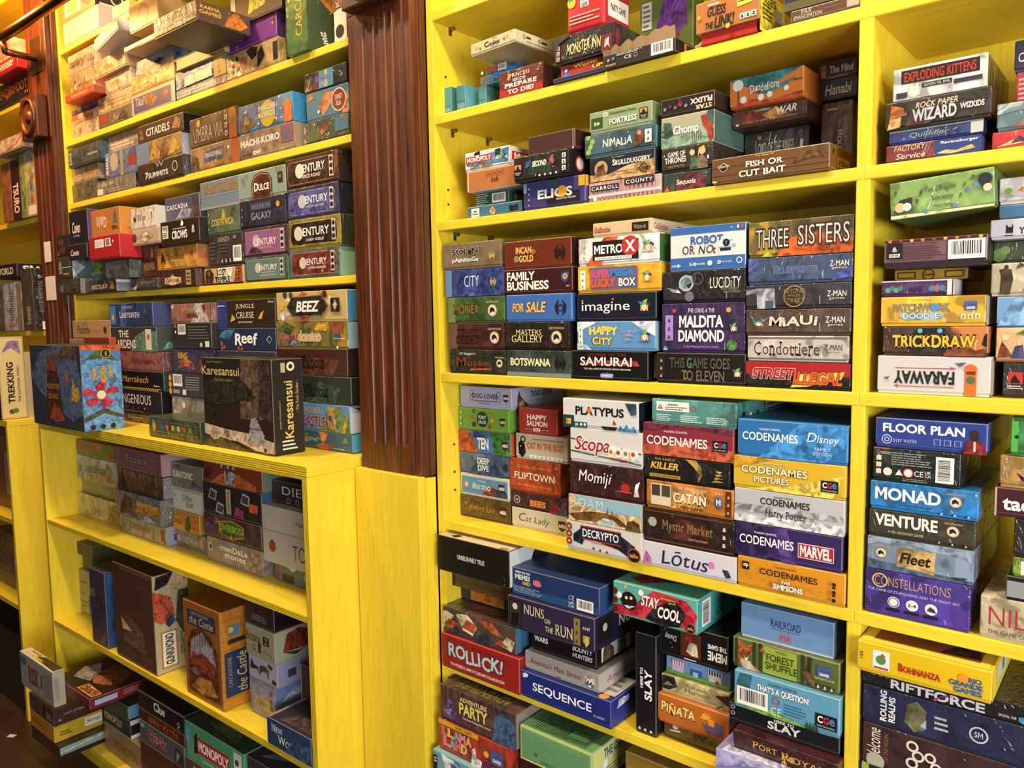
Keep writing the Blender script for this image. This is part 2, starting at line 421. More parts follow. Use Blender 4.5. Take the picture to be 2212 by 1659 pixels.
# ------------------------------------------------------------------ one boxed game
def cased(bm_name, parent, x0, x1, y0, y1, z0, z1, m, bev=.0014):
    bm = box_bm(x0, x1, y0, y1, z0, z1, bev=bev)
    if isinstance(m, tuple):          # rubbed, paler edges
        for f in bm.faces:
            if f.calc_area() < 2.2*bev*max(x1-x0, y1-y0, z1-z0) and len([c for c in f.normal if abs(c) > .98]) == 0: f.material_index = 1
    return link(bm_name, bm, list(m) if isinstance(m, tuple) else m, parent)
def shade(col, k):
    h = col.lstrip('#'); return '#%02x%02x%02x' % tuple(min(255, int(int(h[i:i+2], 16)*k)) for i in (0, 2, 4))
def rubbed(col):
    h = col.lstrip('#'); v = [int(h[i:i+2], 16) for i in (0, 2, 4)]
    return '#%02x%02x%02x' % tuple(int(c*.62+t*.38) for c, t in zip(v, (214, 206, 194)))
SEED = [0]
ROWS = {'M2': 'upper centre shelf', 'M3': 'second centre shelf', 'M4': 'third centre shelf', 'M5': 'fourth centre shelf', 'M6': 'fifth centre shelf', 'M7': 'bottom centre shelf', 'R2': 'upper end bay shelf', 'R3': 'second end bay shelf', 'R4': 'third end bay shelf', 'R5': 'fourth end bay shelf', 'R6': 'low end bay shelf', 'L0': 'highest alcove shelf', 'L1': 'upper alcove shelf', 'L2': 'middle alcove shelf', 'L3': 'lower alcove shelf', 'CT': 'cabinet top', 'K1': 'upper cabinet shelf', 'K2': 'lower cabinet shelf', 'K3': 'cabinet floor', 'F1': 'far bay top shelf', 'F2': 'far bay middle shelf', 'F3': 'far bay low shelf', 'F4': 'far cabinet top', 'F5': 'far cabinet upper shelf', 'F6': 'far cabinet lower shelf'}
def G(loc, size, yaw, col, look, place, group, F=(), R=(), T=(), fin='gloss', art=None, tray=None, split=None, roll=0, pitch=0, side=None, kind='lid', dark=True, name='board_game_box', cat='board game'):
    """loc = front corner at the base, size = width, depth, height; kind: lid (lid over tray), tuck (one carton), tin.
    tray = colour of the lower half where it shows; split = how much of the height the tray shows"""
    SEED[0] += 1
    w, d, h = size
    if fin == 'shrink' and not art: art = (shade(col, .74), shade(col, 1.18), 22)
    o = empty(name, (loc[0], loc[1], loc[2]+CAM_Z), (R_(pitch), R_(roll), R_(yaw)))
    row = ROWS[group]
    tag(o, look + (', ' + place.replace('@'+group, row) if place else ''), cat, 'games on the '+row)
    m = card(col, fin, art, SEED[0])
    if fin != 'shrink': m = (m, card(rubbed(col), fin))
    if kind == 'lid':
        sp = split if split is not None else min(.004/h, .12)
        ins = .0012
        cased('lid', o, 0, w, 0, d, sp*h, h, m)
        cased('tray', o, ins, w-ins, ins, d-ins, 0, sp*h+.0005, card(tray or col, 'gloss' if fin == 'shrink' else fin), .0008)
    elif kind == 'pouch':           # a soft foil bag: pinched top and bottom seams, crumpled sides
        rnd = random.Random(4); bm = bmesh.new(); nx, nz = 14, 12
        def sh(i, j, s):
            a, b_ = i/nx, j/nz; k = (math.sin(math.pi*min(max(b_, .02), .98)))**.35*(math.sin(math.pi*min(max(a, .015), .985)))**.25
            return (w*(a*.96+.02)+rnd.uniform(-.001, .001), d/2+s*d/2*k*.95+rnd.uniform(-.002, .002), h*b_)
        g = {s: [[bm.verts.new(sh(i, j, s)) for j in range(nz+1)] for i in range(nx+1)] for s in (-1, 1)}
        for s in (-1, 1):
            for i in range(nx):
                for j in range(nz): bm.faces.new((g[s][i][j], g[s][i+1][j], g[s][i+1][j+1], g[s][i][j+1]))
        for j in range(nz):
            bm.faces.new((g[-1][0][j], g[1][0][j], g[1][0][j+1], g[-1][0][j+1])); bm.faces.new((g[-1][nx][j], g[1][nx][j], g[1][nx][j+1], g[-1][nx][j+1]))
        for i in range(nx):
            bm.faces.new((g[-1][i][0], g[1][i][0], g[1][i+1][0], g[-1][i+1][0])); bm.faces.new((g[-1][i][nz], g[1][i][nz], g[1][i+1][nz], g[-1][i+1][nz]))
        bmesh.ops.recalc_face_normals(bm, faces=bm.faces)
        link('pouch_body', bm, m, o, smooth=True)
    elif kind == 'torn':            # carton with ragged flaps standing open along the top
        cased('carton', o, 0, w, 0, d, 0, h, m, .0009)
        rnd = random.Random(9); bm = bmesh.new()
        for y0, y1, lean in ((.001, .003, -.004), (d-.003, d-.001, .012)):
            n = 16; lo, hi = [], []
            for i in range(n+1):
                x = w*i/n; zz = h+.004+rnd.uniform(0, .009)+.012*(i/n if y0 < .01 else .6)
                lo.append((bm.verts.new((x, y0, h-.001)), bm.verts.new((x, y1, h-.001)))); hi.append((bm.verts.new((x, y0+lean, zz)), bm.verts.new((x, y1+lean, zz))))
            for i in range(n):
                for k in (0, 1): bm.faces.new((lo[i][k], lo[i+1][k], hi[i+1][k], hi[i][k]))
                bm.faces.new((hi[i][0], hi[i+1][0], hi[i+1][1], hi[i][1]))
        bmesh.ops.recalc_face_normals(bm, faces=bm.faces)
        link('torn_flap', bm, card('#a98a66', 'matte'), o)
    elif kind == 'lid2':            # deep lid overhanging a tray that stays in sight
        cased('lid', o, 0, w, 0, d, split*h, h, m)
        cased('tray', o, .006, w-.006, .006, d-.006, 0, split*h+.0005, card(tray, 'gloss'), .001)
    elif kind == 'tin':
        bm = box_bm(0, w, 0, d, 0, h, bev=min(.007, h*.15), seg=3)
        link('tin_body', bm, m[0], o, smooth=True)
    else:
        cased('carton', o, 0, w, 0, d, 0, h, m, .0009)
    if side:                      # another ground colour on the end panel
        bm = bmesh.new(); e = .0003
        bm.faces.new([bm.verts.new(p) for p in ((w+e, .0015, .0015), (w+e, d-.0015, .0015), (w+e, d-.0015, h-.0015), (w+e, .0015, h-.0015))])
        link('end_panel', bm, card(side, fin), o)
    pr = Print(w, d, h); pr.dark = dark
    if F: run(pr, 'F', F)
    if R: run(pr, 'R', R)
    if T: run(pr, 'T', T)
    for part, (bm, mats) in pr.bm.items():
        link(part, bm, mats, o)
    return o
# ------------------------------------------------------------------ room shell
Z = lambda z: z + CAM_Z
TH = R_(1.3)
LO = Vector((-1.39, 0, 0))
def LP(u, off, z): return (LO.x + u*math.cos(TH) - off*math.sin(TH), u*math.sin(TH) + off*math.cos(TH), z + CAM_Z)
def floor_mat():
    m, nt, b = newmat('brown_floor'); L = nt.links.new
    tc = node(nt, 'ShaderNodeTexCoord'); n = node(nt, 'ShaderNodeTexNoise'); n.inputs['Scale'].default_value = 6; n.inputs['Detail'].default_value = 6
    L(tc.outputs['Object'], n.inputs['Vector']); cr = node(nt, 'ShaderNodeValToRGB'); L(n.outputs[0], cr.inputs[0])
    cr.color_ramp.elements[0].color = lin('#2c1b15'); cr.color_ramp.elements[1].color = lin('#4a3128')
    L(cr.outputs[0], b.inputs['Base Color']); b.inputs['Roughness'].default_value = .5
    return m
structure(link('floor', box_bm(-6, 3, -4, 1, -.1, 0), floor_mat()))
structure(link('wall_back', box_bm(-6, 3, .30, .42, 0, 3.0), simple('plaster_ochre', '#8a6a3a', .8)))
structure(link('ceiling', box_bm(-6, 3, -4, 1, 3.0, 3.1), simple('ceiling_cream', '#cbb893', .9)))

def add_to(parent, name, m, *box, bev=.0015):
    return link(name, box_bm(*box, bev=bev), m, parent)

# the tall yellow bookcase: two bays with one upright between them
BK = tag(empty('built_in_bookcase', (0, 0, 0)), 'yellow built-in bookcase with two bays between pilaster and frame edge', 'bookcase')
BK.name = 'built_in_bookcase'
LEFT, POST0, POST1, RIGHT = -1.1565, -.3312, -.3122, .62
HI = 1.30
add_to(BK, 'side_panel', YZ, LEFT-.0185, LEFT, 0, .24, 0, Z(HI))
add_to(BK, 'upright', YZ, POST0, POST1, .0006, .24, 0, Z(HI))
add_to(BK, 'side_panel', YZ, RIGHT, RIGHT+.019, 0, .24, 0, Z(HI))
add_to(BK, 'back_panel', YZ, LEFT-.018, RIGHT+.019, .2405, .25, 0, Z(HI))
for top, th in ((.621, .019), (.415, .019), (.2, .0185), (-.1125, .0195), (-.4285, .0195), (-.7455, .0195), (-1.07, .0195), (-1.38, .0195)):
    for a, b in ((LEFT+.0002, POST0+.0095), (POST0+.0096, RIGHT-.0002)):
        add_to(BK, 'shelf', YX, a, b, 0, .2402, Z(top)-th, Z(top), bev=.0018)
metal = simple('pin_metal', '#8d8a80', .35, 1)
for zt in (.602, .396, .1815):
    for y in (.05, .16):
        bm = bmesh.new(); tube(bm, (LEFT+.001, y, Z(zt)-.004), (LEFT+.014, y, Z(zt)-.004), .0035, 10); add_box(bm, LEFT+.001, LEFT+.003, y-.004, y+.004, Z(zt)-.016, Z(zt), .0005)
        link('shelf_pin', bm, metal, BK)
hole = simple('hole_dark', '#1a1206', .9)
for y, zs in ((.035, (.50, .47, .27, .24, -.27, -.37, -.33)),):
    for zz in zs:
        bm = bmesh.new(); tube(bm, (LEFT-.0005, y, Z(zz)), (LEFT+.0004, y, Z(zz)), .0028, 12)
        link('peg_hole', bm, hole, BK)

# the alcove shelves and the base cabinet left of the fluted pilaster, turned by 1.3 degrees
AL = tag(empty('alcove_bookcase', (LO.x, 0, 0), (0, 0, TH)), 'yellow alcove shelves between the two dark wooden pilasters, above the cabinet', 'bookcase')
UL = -1.557
add_to(AL, 'side_panel', YZ, UL-.018, UL, 0, .24, Z(-.31), Z(1.5))
add_to(AL, 'side_panel', YZ, .06, .078, 0.012, .24, Z(-.31), Z(1.5))
add_to(AL, 'back_panel', YZ, UL-.018, .078, .2405, .25, Z(-.31), Z(1.5))
for top, th in ((1.25, .018), (.944, .017), (.635, .0185), (.423, .0185), (.105, .018)):
    add_to(AL, 'shelf', YX, UL+.0002, .0598, 0, .2402, Z(top)-th, Z(top), bev=.0018)
CB = tag(empty('base_cabinet', (LO.x, 0, 0), (0, 0, TH)), 'open yellow plywood base cabinet projecting below the alcove shelves', 'cabinet')
CF = -.178; CL = -1.47
add_to(CB, 'top_board', YPX, CL, -.006, CF, .2402, Z(-.3365), Z(-.3118), bev=.0012)
add_to(CB, 'side_panel', YPZ, -.0255, -.0062, CF+.0002, .2402, 0, Z(-.3366), bev=.0008)
add_to(CB, 'side_panel', YPZ, CL+.0002, CL+.0185, CF+.0002, .2402, 0, Z(-.3366), bev=.0008)
add_to(CB, 'front_rail', YPX, CL+.0186, -.0256, CF+.0004, CF+.02, Z(-.3425), Z(-.3366), bev=.0005)
for top, th in ((-.649, .0155), (-.9975, .0185), (-1.372, .019)):
    add_to(CB, 'shelf', YPX, CL+.0186, -.0257, CF+.0012, .24, Z(top)-th, Z(top), bev=.0008)
add_to(CB, 'back_panel', YZ, CL+.0186, -.0257, .2405, .25, 0, Z(-.337))
add_to(CB, 'kick_board', YPX, CL+.0186, -.0257, CF+.03, CF+.045, 0, Z(-1.3915))

def flutes(x0, x1, y, depth, z0, z1, grooves, name, parent):
    "one moulded board: a profile with grooves, extruded upwards; the grooves stop short of both ends"
    bm = bmesh.new()
    def prof(open_):
        pts = [(x0, y+depth), (x0, y+.006), (x0+.004, y+.003), (x0+.022, y+.003), (x0+.026, y)]
        for g in grooves:
            k = .0042 if open_ else .0
            n = 6
            for i in range(n+1):
                a = math.pi*i/n
                pts.append((g-.009*math.cos(a), y + k*math.sin(a)))
        pts += [(x1-.026, y), (x1-.022, y+.003), (x1-.004, y+.003), (x1, y+.006), (x1, y+depth)]
        return pts
    levels = [(z0, False), (z0+.055, False), (z0+.066, True), (z1-.03, True), (z1-.018, False), (z1, False)]
    rows = [[bm.verts.new((px, py, zz)) for px, py in prof(op)] for zz, op in levels]
    for a, b in zip(rows, rows[1:]):
        for i in range(len(a)-1): bm.faces.new((a[i], a[i+1], b[i+1], b[i]))
    for rr in (rows[0], rows[-1]):
        try: bm.faces.new(rr)
        except ValueError: pass
    bmesh.ops.recalc_face_normals(bm, faces=bm.faces)
    return link(name, bm, WOOD, parent)
def rosette(cx, y, z, s, parent):
    b = link('rosette_block', box_bm(cx-s/2, cx+s/2, y-.034, y, z, z+s*1.02, bev=.003), WOODD, parent)
    bm = bmesh.new(); n = 32
    prof = [(.44, 0), (.44, -.006), (.40, -.009), (.36, -.004), (.30, .006), (.22, .010), (.17, .002), (.13, -.006), (.06, -.009), (0.001, -.010)]
    rings = [[bm.verts.new((cx+r*s*math.cos(2*math.pi*i/n), y-.0345+dy, z+s*.51+r*s*math.sin(2*math.pi*i/n))) for i in range(n)] for r, dy in prof]
    for a, c in zip(rings, rings[1:]):
        for i in range(n): bm.faces.new((a[i], a[(i+1) % n], c[(i+1) % n], c[i]))
    bmesh.ops.recalc_face_normals(bm, faces=bm.faces)
    link('turned_rosette', bm, WOODD, b, smooth=True)
def pilaster(x0, x1, loc, rz, label, zb):
    o = tag(empty('fluted_pilaster', loc, (0, 0, rz)), label, 'pilaster')
    w = x1-x0
    flutes(x0+.002, x1-.002, -.038, .0195, Z(zb)+.0005, Z(.655), (x0+.065, x0+.1, x0+.137, x0+.16), 'fluted_board', o)
    add_to(o, 'backing_board', WOOD, x0-.001, x1, -.018, -.0006, Z(zb)+.0005, Z(1.5), bev=.002)
    add_to(o, 'upper_board', WOOD, x0+.002, x1-.002, -.036, -.0182, Z(.655), Z(1.5), bev=.002)
    add_to(o, 'corner_moulding', WOODD, x1+.0002, x1+.0045, -.016, -.001, Z(zb)+.0005, Z(1.5), bev=.001)
    rosette((x0+x1)/2, -.0385, Z(.652), .142, o)
    add_to(o, 'painted_plinth', YZ, x0-.002, x1+.001, -.05, -.03, 0, Z(zb), bev=.0015)
    add_to(o, 'plinth_return', YZ, x0, x1+.003, -.0295, -.0006, 0, Z(zb)-.004, bev=.0012)
    return o
P1 = pilaster(-1.388, -1.181, (0, 0, 0), 0, 'dark fluted wooden pilaster on a yellow plinth between alcove and bookcase', -.333)
P2 = pilaster(-.175, -.004, (LO.x-1.575*math.cos(TH), -1.575*math.sin(TH), 0), TH, 'orange-lit wooden pilaster with rosette block beyond the alcove shelves', -.333)

# far bay at the edge of the picture
FB = tag(empty('far_bookcase', (LO.x, 0, 0), (0, 0, TH)), 'yellow bookcase beyond the rosette pilaster at the picture edge', 'bookcase')
add_to(FB, 'side_panel', YZ, -1.79, -1.772, 0, .24, Z(-.335), Z(1.5))
add_to(FB, 'back_panel', YZ, -3.4, -1.772, .2405, .25, Z(-.335), Z(1.5))
for top in (1.245, .845, .407, -.02):
    add_to(FB, 'shelf', YX, -3.4, -1.7905, 0, .24, Z(top)-.019, Z(top))
FC = tag(empty('far_base_cabinet', (LO.x, 0, 0), (0, 0, TH)), 'yellow base cabinet at the far end beside the dark floor', 'cabinet')
add_to(FC, 'top_board', YPX, -3.4, -1.755, CF, .24, Z(-.361), Z(-.337))
add_to(FC, 'side_panel', YPZ, -1.7745, -1.7552, CF+.0002, .24, 0, Z(-.3612))
for top in (-.70, -1.02):
    add_to(FC, 'shelf', YPX, -3.4, -1.7747, CF+.001, .24, Z(top)-.019, Z(top))
add_to(FC, 'back_panel', YZ, -3.4, -1.7747, .2405, .25, 0, Z(-.362))

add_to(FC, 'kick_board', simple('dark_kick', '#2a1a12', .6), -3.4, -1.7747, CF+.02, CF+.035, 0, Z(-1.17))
o = link('paper_scrap', box_bm(-.014, .014, -.009, .009, 0, .0012, bev=.0004), simple('scrap_white', '#d8d4c8', .7), None, (-3.080, -0.291, .0005), (0, 0, .5))
tag(o, 'tiny white scrap lying on the dark brown floor', 'scrap')
# brass ladder rail with its bracket
brass = simple('brass', '#b98c4a', .22, 1)
RL = tag(empty('ladder_rail', (LO.x, 0, 0), (0, 0, TH)), 'shiny brass ladder rail crossing in front of the rosette pilaster', 'rail')
bm = bmesh.new(); tube(bm, (-3.4, -.14, Z(.975)), (-.02, -.14, Z(.975)), .0165, 24); link('rail_tube', bm, brass, RL)
for u in (-1.66, -.05):
    bm = bmesh.new(); tube(bm, (u, -.036, Z(.93)), (u, -.13, Z(.93)), .011, 14); tube(bm, (u, -.13, Z(.925)), (u, -.14, Z(.965)), .011, 14)
    add_box(bm, u-.05, u+.05, -.0385, -.0362, Z(.88), Z(1.0), .002); link('rail_bracket', bm, simple('bracket_bronze', '#6a4a2c', .35, .8), RL)
paper = simple('paper_white', '#d9d4d6', .7)
for i, (u, z, h, ww) in enumerate(((-1.668, .226, .072, .055), (-1.66, .09, .085, .085))):
    o = link('price_card', box_bm(-ww/2, ww/2, -.0012, 0, 0, h, bev=.0003), paper, None, LP(u, -.0388, z), (0, 0, TH))
    tag(o, ('upper' if i == 0 else 'lower')+' white paper price card pinned to the rosette pilaster', 'card')

# ------------------------------------------------------------------ the games: (corner), (width, depth, height), turn, ground colour, look, place, group, printing
G((-1.1328,0.004,-0.1121),(0.1539,0.19,0.0493),0.0,'#2b2c22','dark olive box with copper script','bottom, first stack, @M4','M4',fin='shrink',F=(('t',"Alf Seegert's",.33,.82,.3,.13,'#e8e4da','i'),('t','Musée',.42,.5,.58,.36,'#c9743f*','bc','#3a2015'),('p','#b4552f',(.38,.14),(.74,.18),(.78,.27),(.4,.22)),('medal',.9,.5,.4)))
G((-1.1325,0.004,-0.0622),(0.1502,0.19,0.053),0.0,'#4a2020','maroon cellophaned box with faded gilt letters','second up, first stack, @M4','M4',fin='shrink',F=(('r',0,0,.16,1,'#6b5340'),('t','HIGH',.35,.63,.38,.26,'#8a5a3a*','sb','#2a1010'),('t','SOCIETY',.35,.36,.42,.24,'#8a5a3a*','sb','#2a1010'),('medal',.84,.5,.55)))
G((-1.1342,0.004,-0.0086),(0.1545,0.19,0.0528),0.0,'#3f5a2c','green box with gold serif lettering','third up, first stack, @M4','M4',fin='shrink',F=(('r',0,0,.14,1,'#6f8550'),('t','MONEY',.34,.52,.48,.36,'#d9b05c*','sB','#2c2412'),('medal',.8,.5,.55)))
G((-1.1403,0.004,0.0447),(0.1596,0.19,0.0551),0.0,'#43548f','slate blue box with thin pale lettering','fourth up, first stack, @M4','M4',fin='shrink',F=(('r',0,0,.12,1,'#6f8bb5'),('p','#32407c',(.12,0),(1,0),(1,1),(.3,1)),('t','CITY',.47,.55,.25,.4,'#e9edf5','l'),('phoenix',.83,.5,.36,'#b39a52'),('c',.48,.04,.13,'#5a6ca8')))
G((-1.1464,0.004,0.1005),(0.1596,0.19,0.0522),0.0,'#7d6a52','tan marbled box with ransom note letters','top, first stack, @M4','M4',fin='shrink',art=('#6e5b45','#8f7b60',14),F=(('t','StoLeN',.4,.68,.46,.28,'#1b1715','Bj','#e8e2d6'),('t','pAiNtInGs',.4,.33,.46,.24,'#eee8dc','Bj','#2b2522'),('phoenix',.86,.44,.36,'#c4a45a')))
G((-0.9759,0.004,-0.1121),(0.1548,0.19,0.0502),0.0,'#33403e','dark green grey box with cream capitals','bottom, second stack, @M4','M4',fin='shrink',F=(('r',0,0,1,.16,'#7d8482'),('t','BOTSWANA',.38,.55,.63,.3,'#efe7b0','B','#2a2416'),('phoenix',.84,.52,.6,'#1d1410')))
G((-0.9791,0.004,-0.0613),(0.1547,0.19,0.0531),0.0,'#1f1613','black brown box with cream serif lettering','second up, second stack, @M4','M4',fin='shrink',F=(('t','MASTERS',.38,.63,.4,.2,'#e8d99a','s'),('t','GALLERY',.36,.4,.5,.26,'#e8d99a','s'),('medal',.81,.5,.55)))
G((-0.9751,0.004,-0.0076),(0.1566,0.19,0.0515),0.0,'#3f6cb8','bright blue box with orange italic title','third up, second stack, @M4','M4',dark=False,F=(('t','FOR',.19,.52,.18,.34,'#e9b25a','Bi','#3a2416'),('t','SALE',.47,.53,.31,.4,'#e9b25a','Bi','#3a2416'),('phoenix',.84,.5,.62,'#151a2a')))
G((-0.9801,0.004,0.0446),(0.1634,0.19,0.0471),0.0,'#3a1418','deep maroon box with white condensed title','fourth up, second stack, @M4','M4',side='#2c1012',F=(('t','FAMILY',.26,.73,.42,.34,'#f1efea','B'),('t','BUSINESS',.36,.34,.62,.36,'#f1efea','B'),('p','#3b3f8f',(.85,.8),(.95,.8),(.95,.5),(.9,.36),(.85,.5)),('c',.9,.63,.11,'#d8b64a'),('t','M',.9,.63,.03,.12,'#2a2a4a','B'),('t','484',.94,.26,.05,.06,'#d8c0b8','b')))
G((-0.9773,0.004,0.0923),(0.1587,0.19,0.0531),0.0,'#6b2a18','rust brown box with small gold title','top, second stack, @M4','M4',side='#3a1a16',R=(('c',.3,.5,.08,'#d9b24a'),),F=(('t','INCAN',.3,.66,.24,.24,'#e3c06a','B'),('t','GOLD',.34,.36,.22,.24,'#e3c06a','B'),('c',.19,.36,.12,'#8d8458'),('c',.45,.58,.1,'#a9653a'),('phoenix',.84,.5,.6,'#1c1512')))
G((-0.819,0.003,-0.1121),(0.1582,0.19,0.0518),0.0,'#0d0d10','black box with white brushed title and red streak','bottom, third stack, @M4','M4',side='#0a0a0a',R=(('r',.1,.1,.3,.9,'#d8d6d2'),('r',.16,.2,.24,.6,'#7a2a24')),F=(('t','HONOR OF THE',.48,.86,.5,.1,'#8f2a24','sw'),('p','#a32c28',(.12,.5),(.9,.5),(.86,.68),(.14,.66)),('t','SAMURAI',.46,.63,.68,.3,'#f4f2ee','b'),('t','THE CARD GAME OF INTRIGUE, HONOR AND SHAME.',.48,.37,.62,.07,'#e8e6e2','sb'),('c',.48,.15,.11,'#5a55a8'),('r',.41,.06,.55,.24,'#5a55a8'),('t','GAMEWRIGHT',.48,.15,.17,.12,'#f0eef5','Bs')))
G((-0.8067,0.003,-0.0597),(0.1605,0.19,0.051),0.0,'#5f97cc','sky blue box with puffy yellow letters','second up, third stack, @M4','M4',side='#8fb4dc',F=(('p','#cfd8ea',(0,.62),(.14,.8),(.3,1),(0,1)),('p','#cfd8ea',(1,.5),(.84,.72),(.7,1),(1,1)),('p','#b9cbe4',(0,0),(.2,0),(.12,.2),(0,.24)),('t','HAPPY',.35,.68,.38,.32,'#f0c544','Oj','#3a2a18'),('t','HAPPY',.35,.68,.36,.3,'#f5d057','Bj'),('t','CiTY',.34,.32,.28,.32,'#3a2a18','Oj'),('t','CiTY',.34,.32,.26,.3,'#f5d057','Bj'),('t','A Delightful',.67,.64,.17,.1,'#4a4f9a','b','#e8ecf8'),('t','Building',.67,.52,.13,.1,'#4a4f9a','b','#e8ecf8'),('t','Game',.67,.4,.1,.1,'#4a4f9a','b','#e8ecf8'),('r',.025,.15,.085,.83,'#efece6'),('icons',.055,.72,3,0,-.22,.12,'#efece6'),('jester',.88,.5,.42)))
G((-0.8056,0.003,-0.0081),(0.1605,0.19,0.0488),0.0,'#12172b','midnight navy box with rounded white lowercase title','third up, third stack, @M4','M4',side='#0d1122',F=(('t','imagine',.37,.48,.62,.42,'#f2f2f4',''),('c',.07,.74,.04,'#7fb04a'),('c',.47,.78,.045,'#d8582c'),('t','THE VISUAL CHARADES GAME',.42,.22,.45,.05,'#34305a',''),('jester',.86,.5,.5)))
G((-0.8043,0.003,0.0414),(0.168,0.19,0.0474),0.0,'#d9a62c','mustard box with bubble lettering panel','fourth up, third stack, @M4','M4',fin='shrink',F=(('r',.035,.14,.1,.86,'#efece2'),('icons',.067,.74,3,0,-.24,.13,'#efece2'),('r',.17,.12,.74,.92,'#6a5a86'),('t','SUPER',.29,.7,.24,.3,'#c9527f','O','#3a1a40'),('t','MEGA',.56,.72,.28,.3,'#3f7fc0','O','#1f2a55'),('t','LUCKY',.33,.36,.3,.34,'#d9582a','O','#3a1a20'),('t','BOX',.62,.36,.2,.3,'#f2eedd','B','#3a2a50'),('jester',.85,.52,.42)))
G((-0.8025,0.003,0.0894),(0.1629,0.19,0.0481),0.0,'#e4e3e1','white box with black panel and red cross','fifth up, third stack, @M4','M4',fin='shrink',side='#2f6b3a',F=(('p','#c9502e',(.1,0),(.3,0),(.52,1),(.34,1)),('r',.19,.16,.76,.86,'#14141a'),('t','METRO',.39,.56,.36,.32,'#f4f3f0','B'),('c',.66,.62,.36,'#b5332f'),('t','X',.66,.62,.13,.42,'#f6f4f2','B'),('r',.22,.18,.68,.3,'#f2f1ee'),('t','THE RAIL AND WRITE GAME',.45,.24,.42,.07,'#1a1a1c','bw'),('icons',.085,.74,3,0,-.22,.11,'#e4e3e1'),('jester',.88,.56,.46)))
G((-0.7712,0.003,0.138),(0.1174,0.22,0.0245),0.0,'#d6b795','pale peach flat box with red gothic title','top, third stack, @M4','M4',fin='matte',R=(('t','Guillotine',.14,.5,.22,.42,'#a02a22','sb'),('lines',.4,.25,.75,.7,3,'#3a3430')),side='#e2d2bd',F=(('t','Guillotine',.17,.5,.28,.4,'#8f2320','sb'),('r',.68,.2,.95,.8,'#1c1512'),('t','Wizards',.81,.5,.2,.3,'#b9a184','si')))
G((-0.6447,0.004,-0.1121),(0.1554,0.19,0.0505),0.0,'#17120f','black brown box with jagged metallic title','bottom, fourth stack, @M4','M4',F=(('r',.015,.12,.1,.88,'#231a16'),('icons',.057,.74,3,0,-.25,.14,'#3a2a24','#c9b8a4'),('t','THiS GAME GOES',.5,.68,.68,.34,'#8f8578*','b'),('t','G',.385,.68,.05,.34,'#6fc08a*','b'),('t','TO ELEVEN',.54,.28,.48,.34,'#a99c8a*','b'),('t','O',.35,.28,.04,.3,'#d8b83a*','b'),('jester',.92,.4,.34)))
G((-0.6356,0.004,-0.061),(0.1448,0.19,0.0803),0.0,'#34204f','purple box with bold white hand-cut title','second up, fourth stack, @M4','M4',fin='shrink',F=(('t','THE CURSE of THE',.49,.85,.32,.1,'#e4dcea','j'),('t','MALDITA',.49,.63,.53,.24,'#f3f0f4','B'),('t','DIAMOND',.49,.34,.55,.24,'#f3f0f4','B'),('t','A Fast-Playing Gem of a Game',.49,.12,.42,.06,'#c77ad0','b'),('r',.05,.24,.15,.76,'#a58ad0'),('icons',.1,.66,3,0,-.17,.11,'#a58ad0','#231638'),('p','#4f8a3f',(.83,.06),(.88,.06),(.92,.12),(.92,.2),(.88,.26),(.83,.26),(.8,.2),(.8,.12)),('c',.82,.85,.05,'#d8a04a'),('c',.17,.85,.04,'#c9422c'),('p','#8fc9d0',(.03,.05),(.09,.05),(.08,.11),(.05,.14)),('jester',.88,.5,.2)))
G((-0.6334,0.004,0.0199),(0.1428,0.19,0.0507),0.0,'#1a1518','black box with pale swirling creature','third up, fourth stack, @M4','M4',fin='shrink',art=('#0e0c10','#2a2430',16),F=(('p','#8aa3ae',(.2,.5),(.26,.78),(.36,.86),(.4,.7),(.3,.55),(.34,.4),(.28,.36)),('p','#b9c6cc',(.05,.5),(.2,.42),(.24,.3),(.12,.36)),('o',.3,.62,.26,.19,'#9fb7c2'),('o',.44,.75,.2,.16,'#5a4a66'),('c',.34,.2,.16,'#6a6a80'),('t','LUCiDiTY',.77,.6,.36,.34,'#e6e2dc',''),('t','SIX-SIDED',.82,.4,.2,.07,'#a49a90','s'),('t','NIGHTMARES',.85,.31,.2,.07,'#a49a90','s')))
G((-0.6198,0.004,0.0712),(0.1286,0.19,0.0697),0.0,'#dfe0e4','white computer-window box with blue bars and robot','top, fourth stack, @M4','M4',tray='#e9e9ea',split=.06,side='#3566ab',F=(('r',0,.83,1,1,'#3566ab'),('r',0,0,1,.3,'#3566ab'),('t','ROBOT',.5,.68,.43,.19,'#2c5fae','B'),('t','OR',.26,.47,.17,.19,'#1d1d22','s'),('t','NOt',.51,.46,.23,.2,'#1d1d22','ij'),('p','#f6f6f8',(.64,.5),(.66,.62),(.72,.69),(.8,.69),(.86,.62),(.88,.5)),('r',.67,.3,.84,.44,'#f4f4f6'),('c',.76,.58,.085,'#16181d'),('r',.68,.4,.82,.47,'#26282e'),('t','?',.76,.58,.02,.08,'#3fc0c0','b'),('t','AGES',.06,.12,.07,.045,'#eef0f5','b'),('t','8+',.13,.12,.05,.08,'#eef0f5','B'),('t','3-10',.32,.14,.09,.08,'#eef0f5','B'),('t','PLAYERS',.43,.14,.11,.045,'#eef0f5','b'),('c',.55,.15,.06,'#eef0f5'),('t','20',.67,.16,.05,.08,'#eef0f5','B'),('t','min to play',.77,.16,.13,.045,'#eef0f5',''),('o',.93,.18,.07,.05,'#eef0f5'),('r',.82,.9,.84,.92,'#eef0f5'),('r',.9,.88,.925,.95,'#e8e8ee'),('r',.95,.88,.975,.95,'#c9382f')))
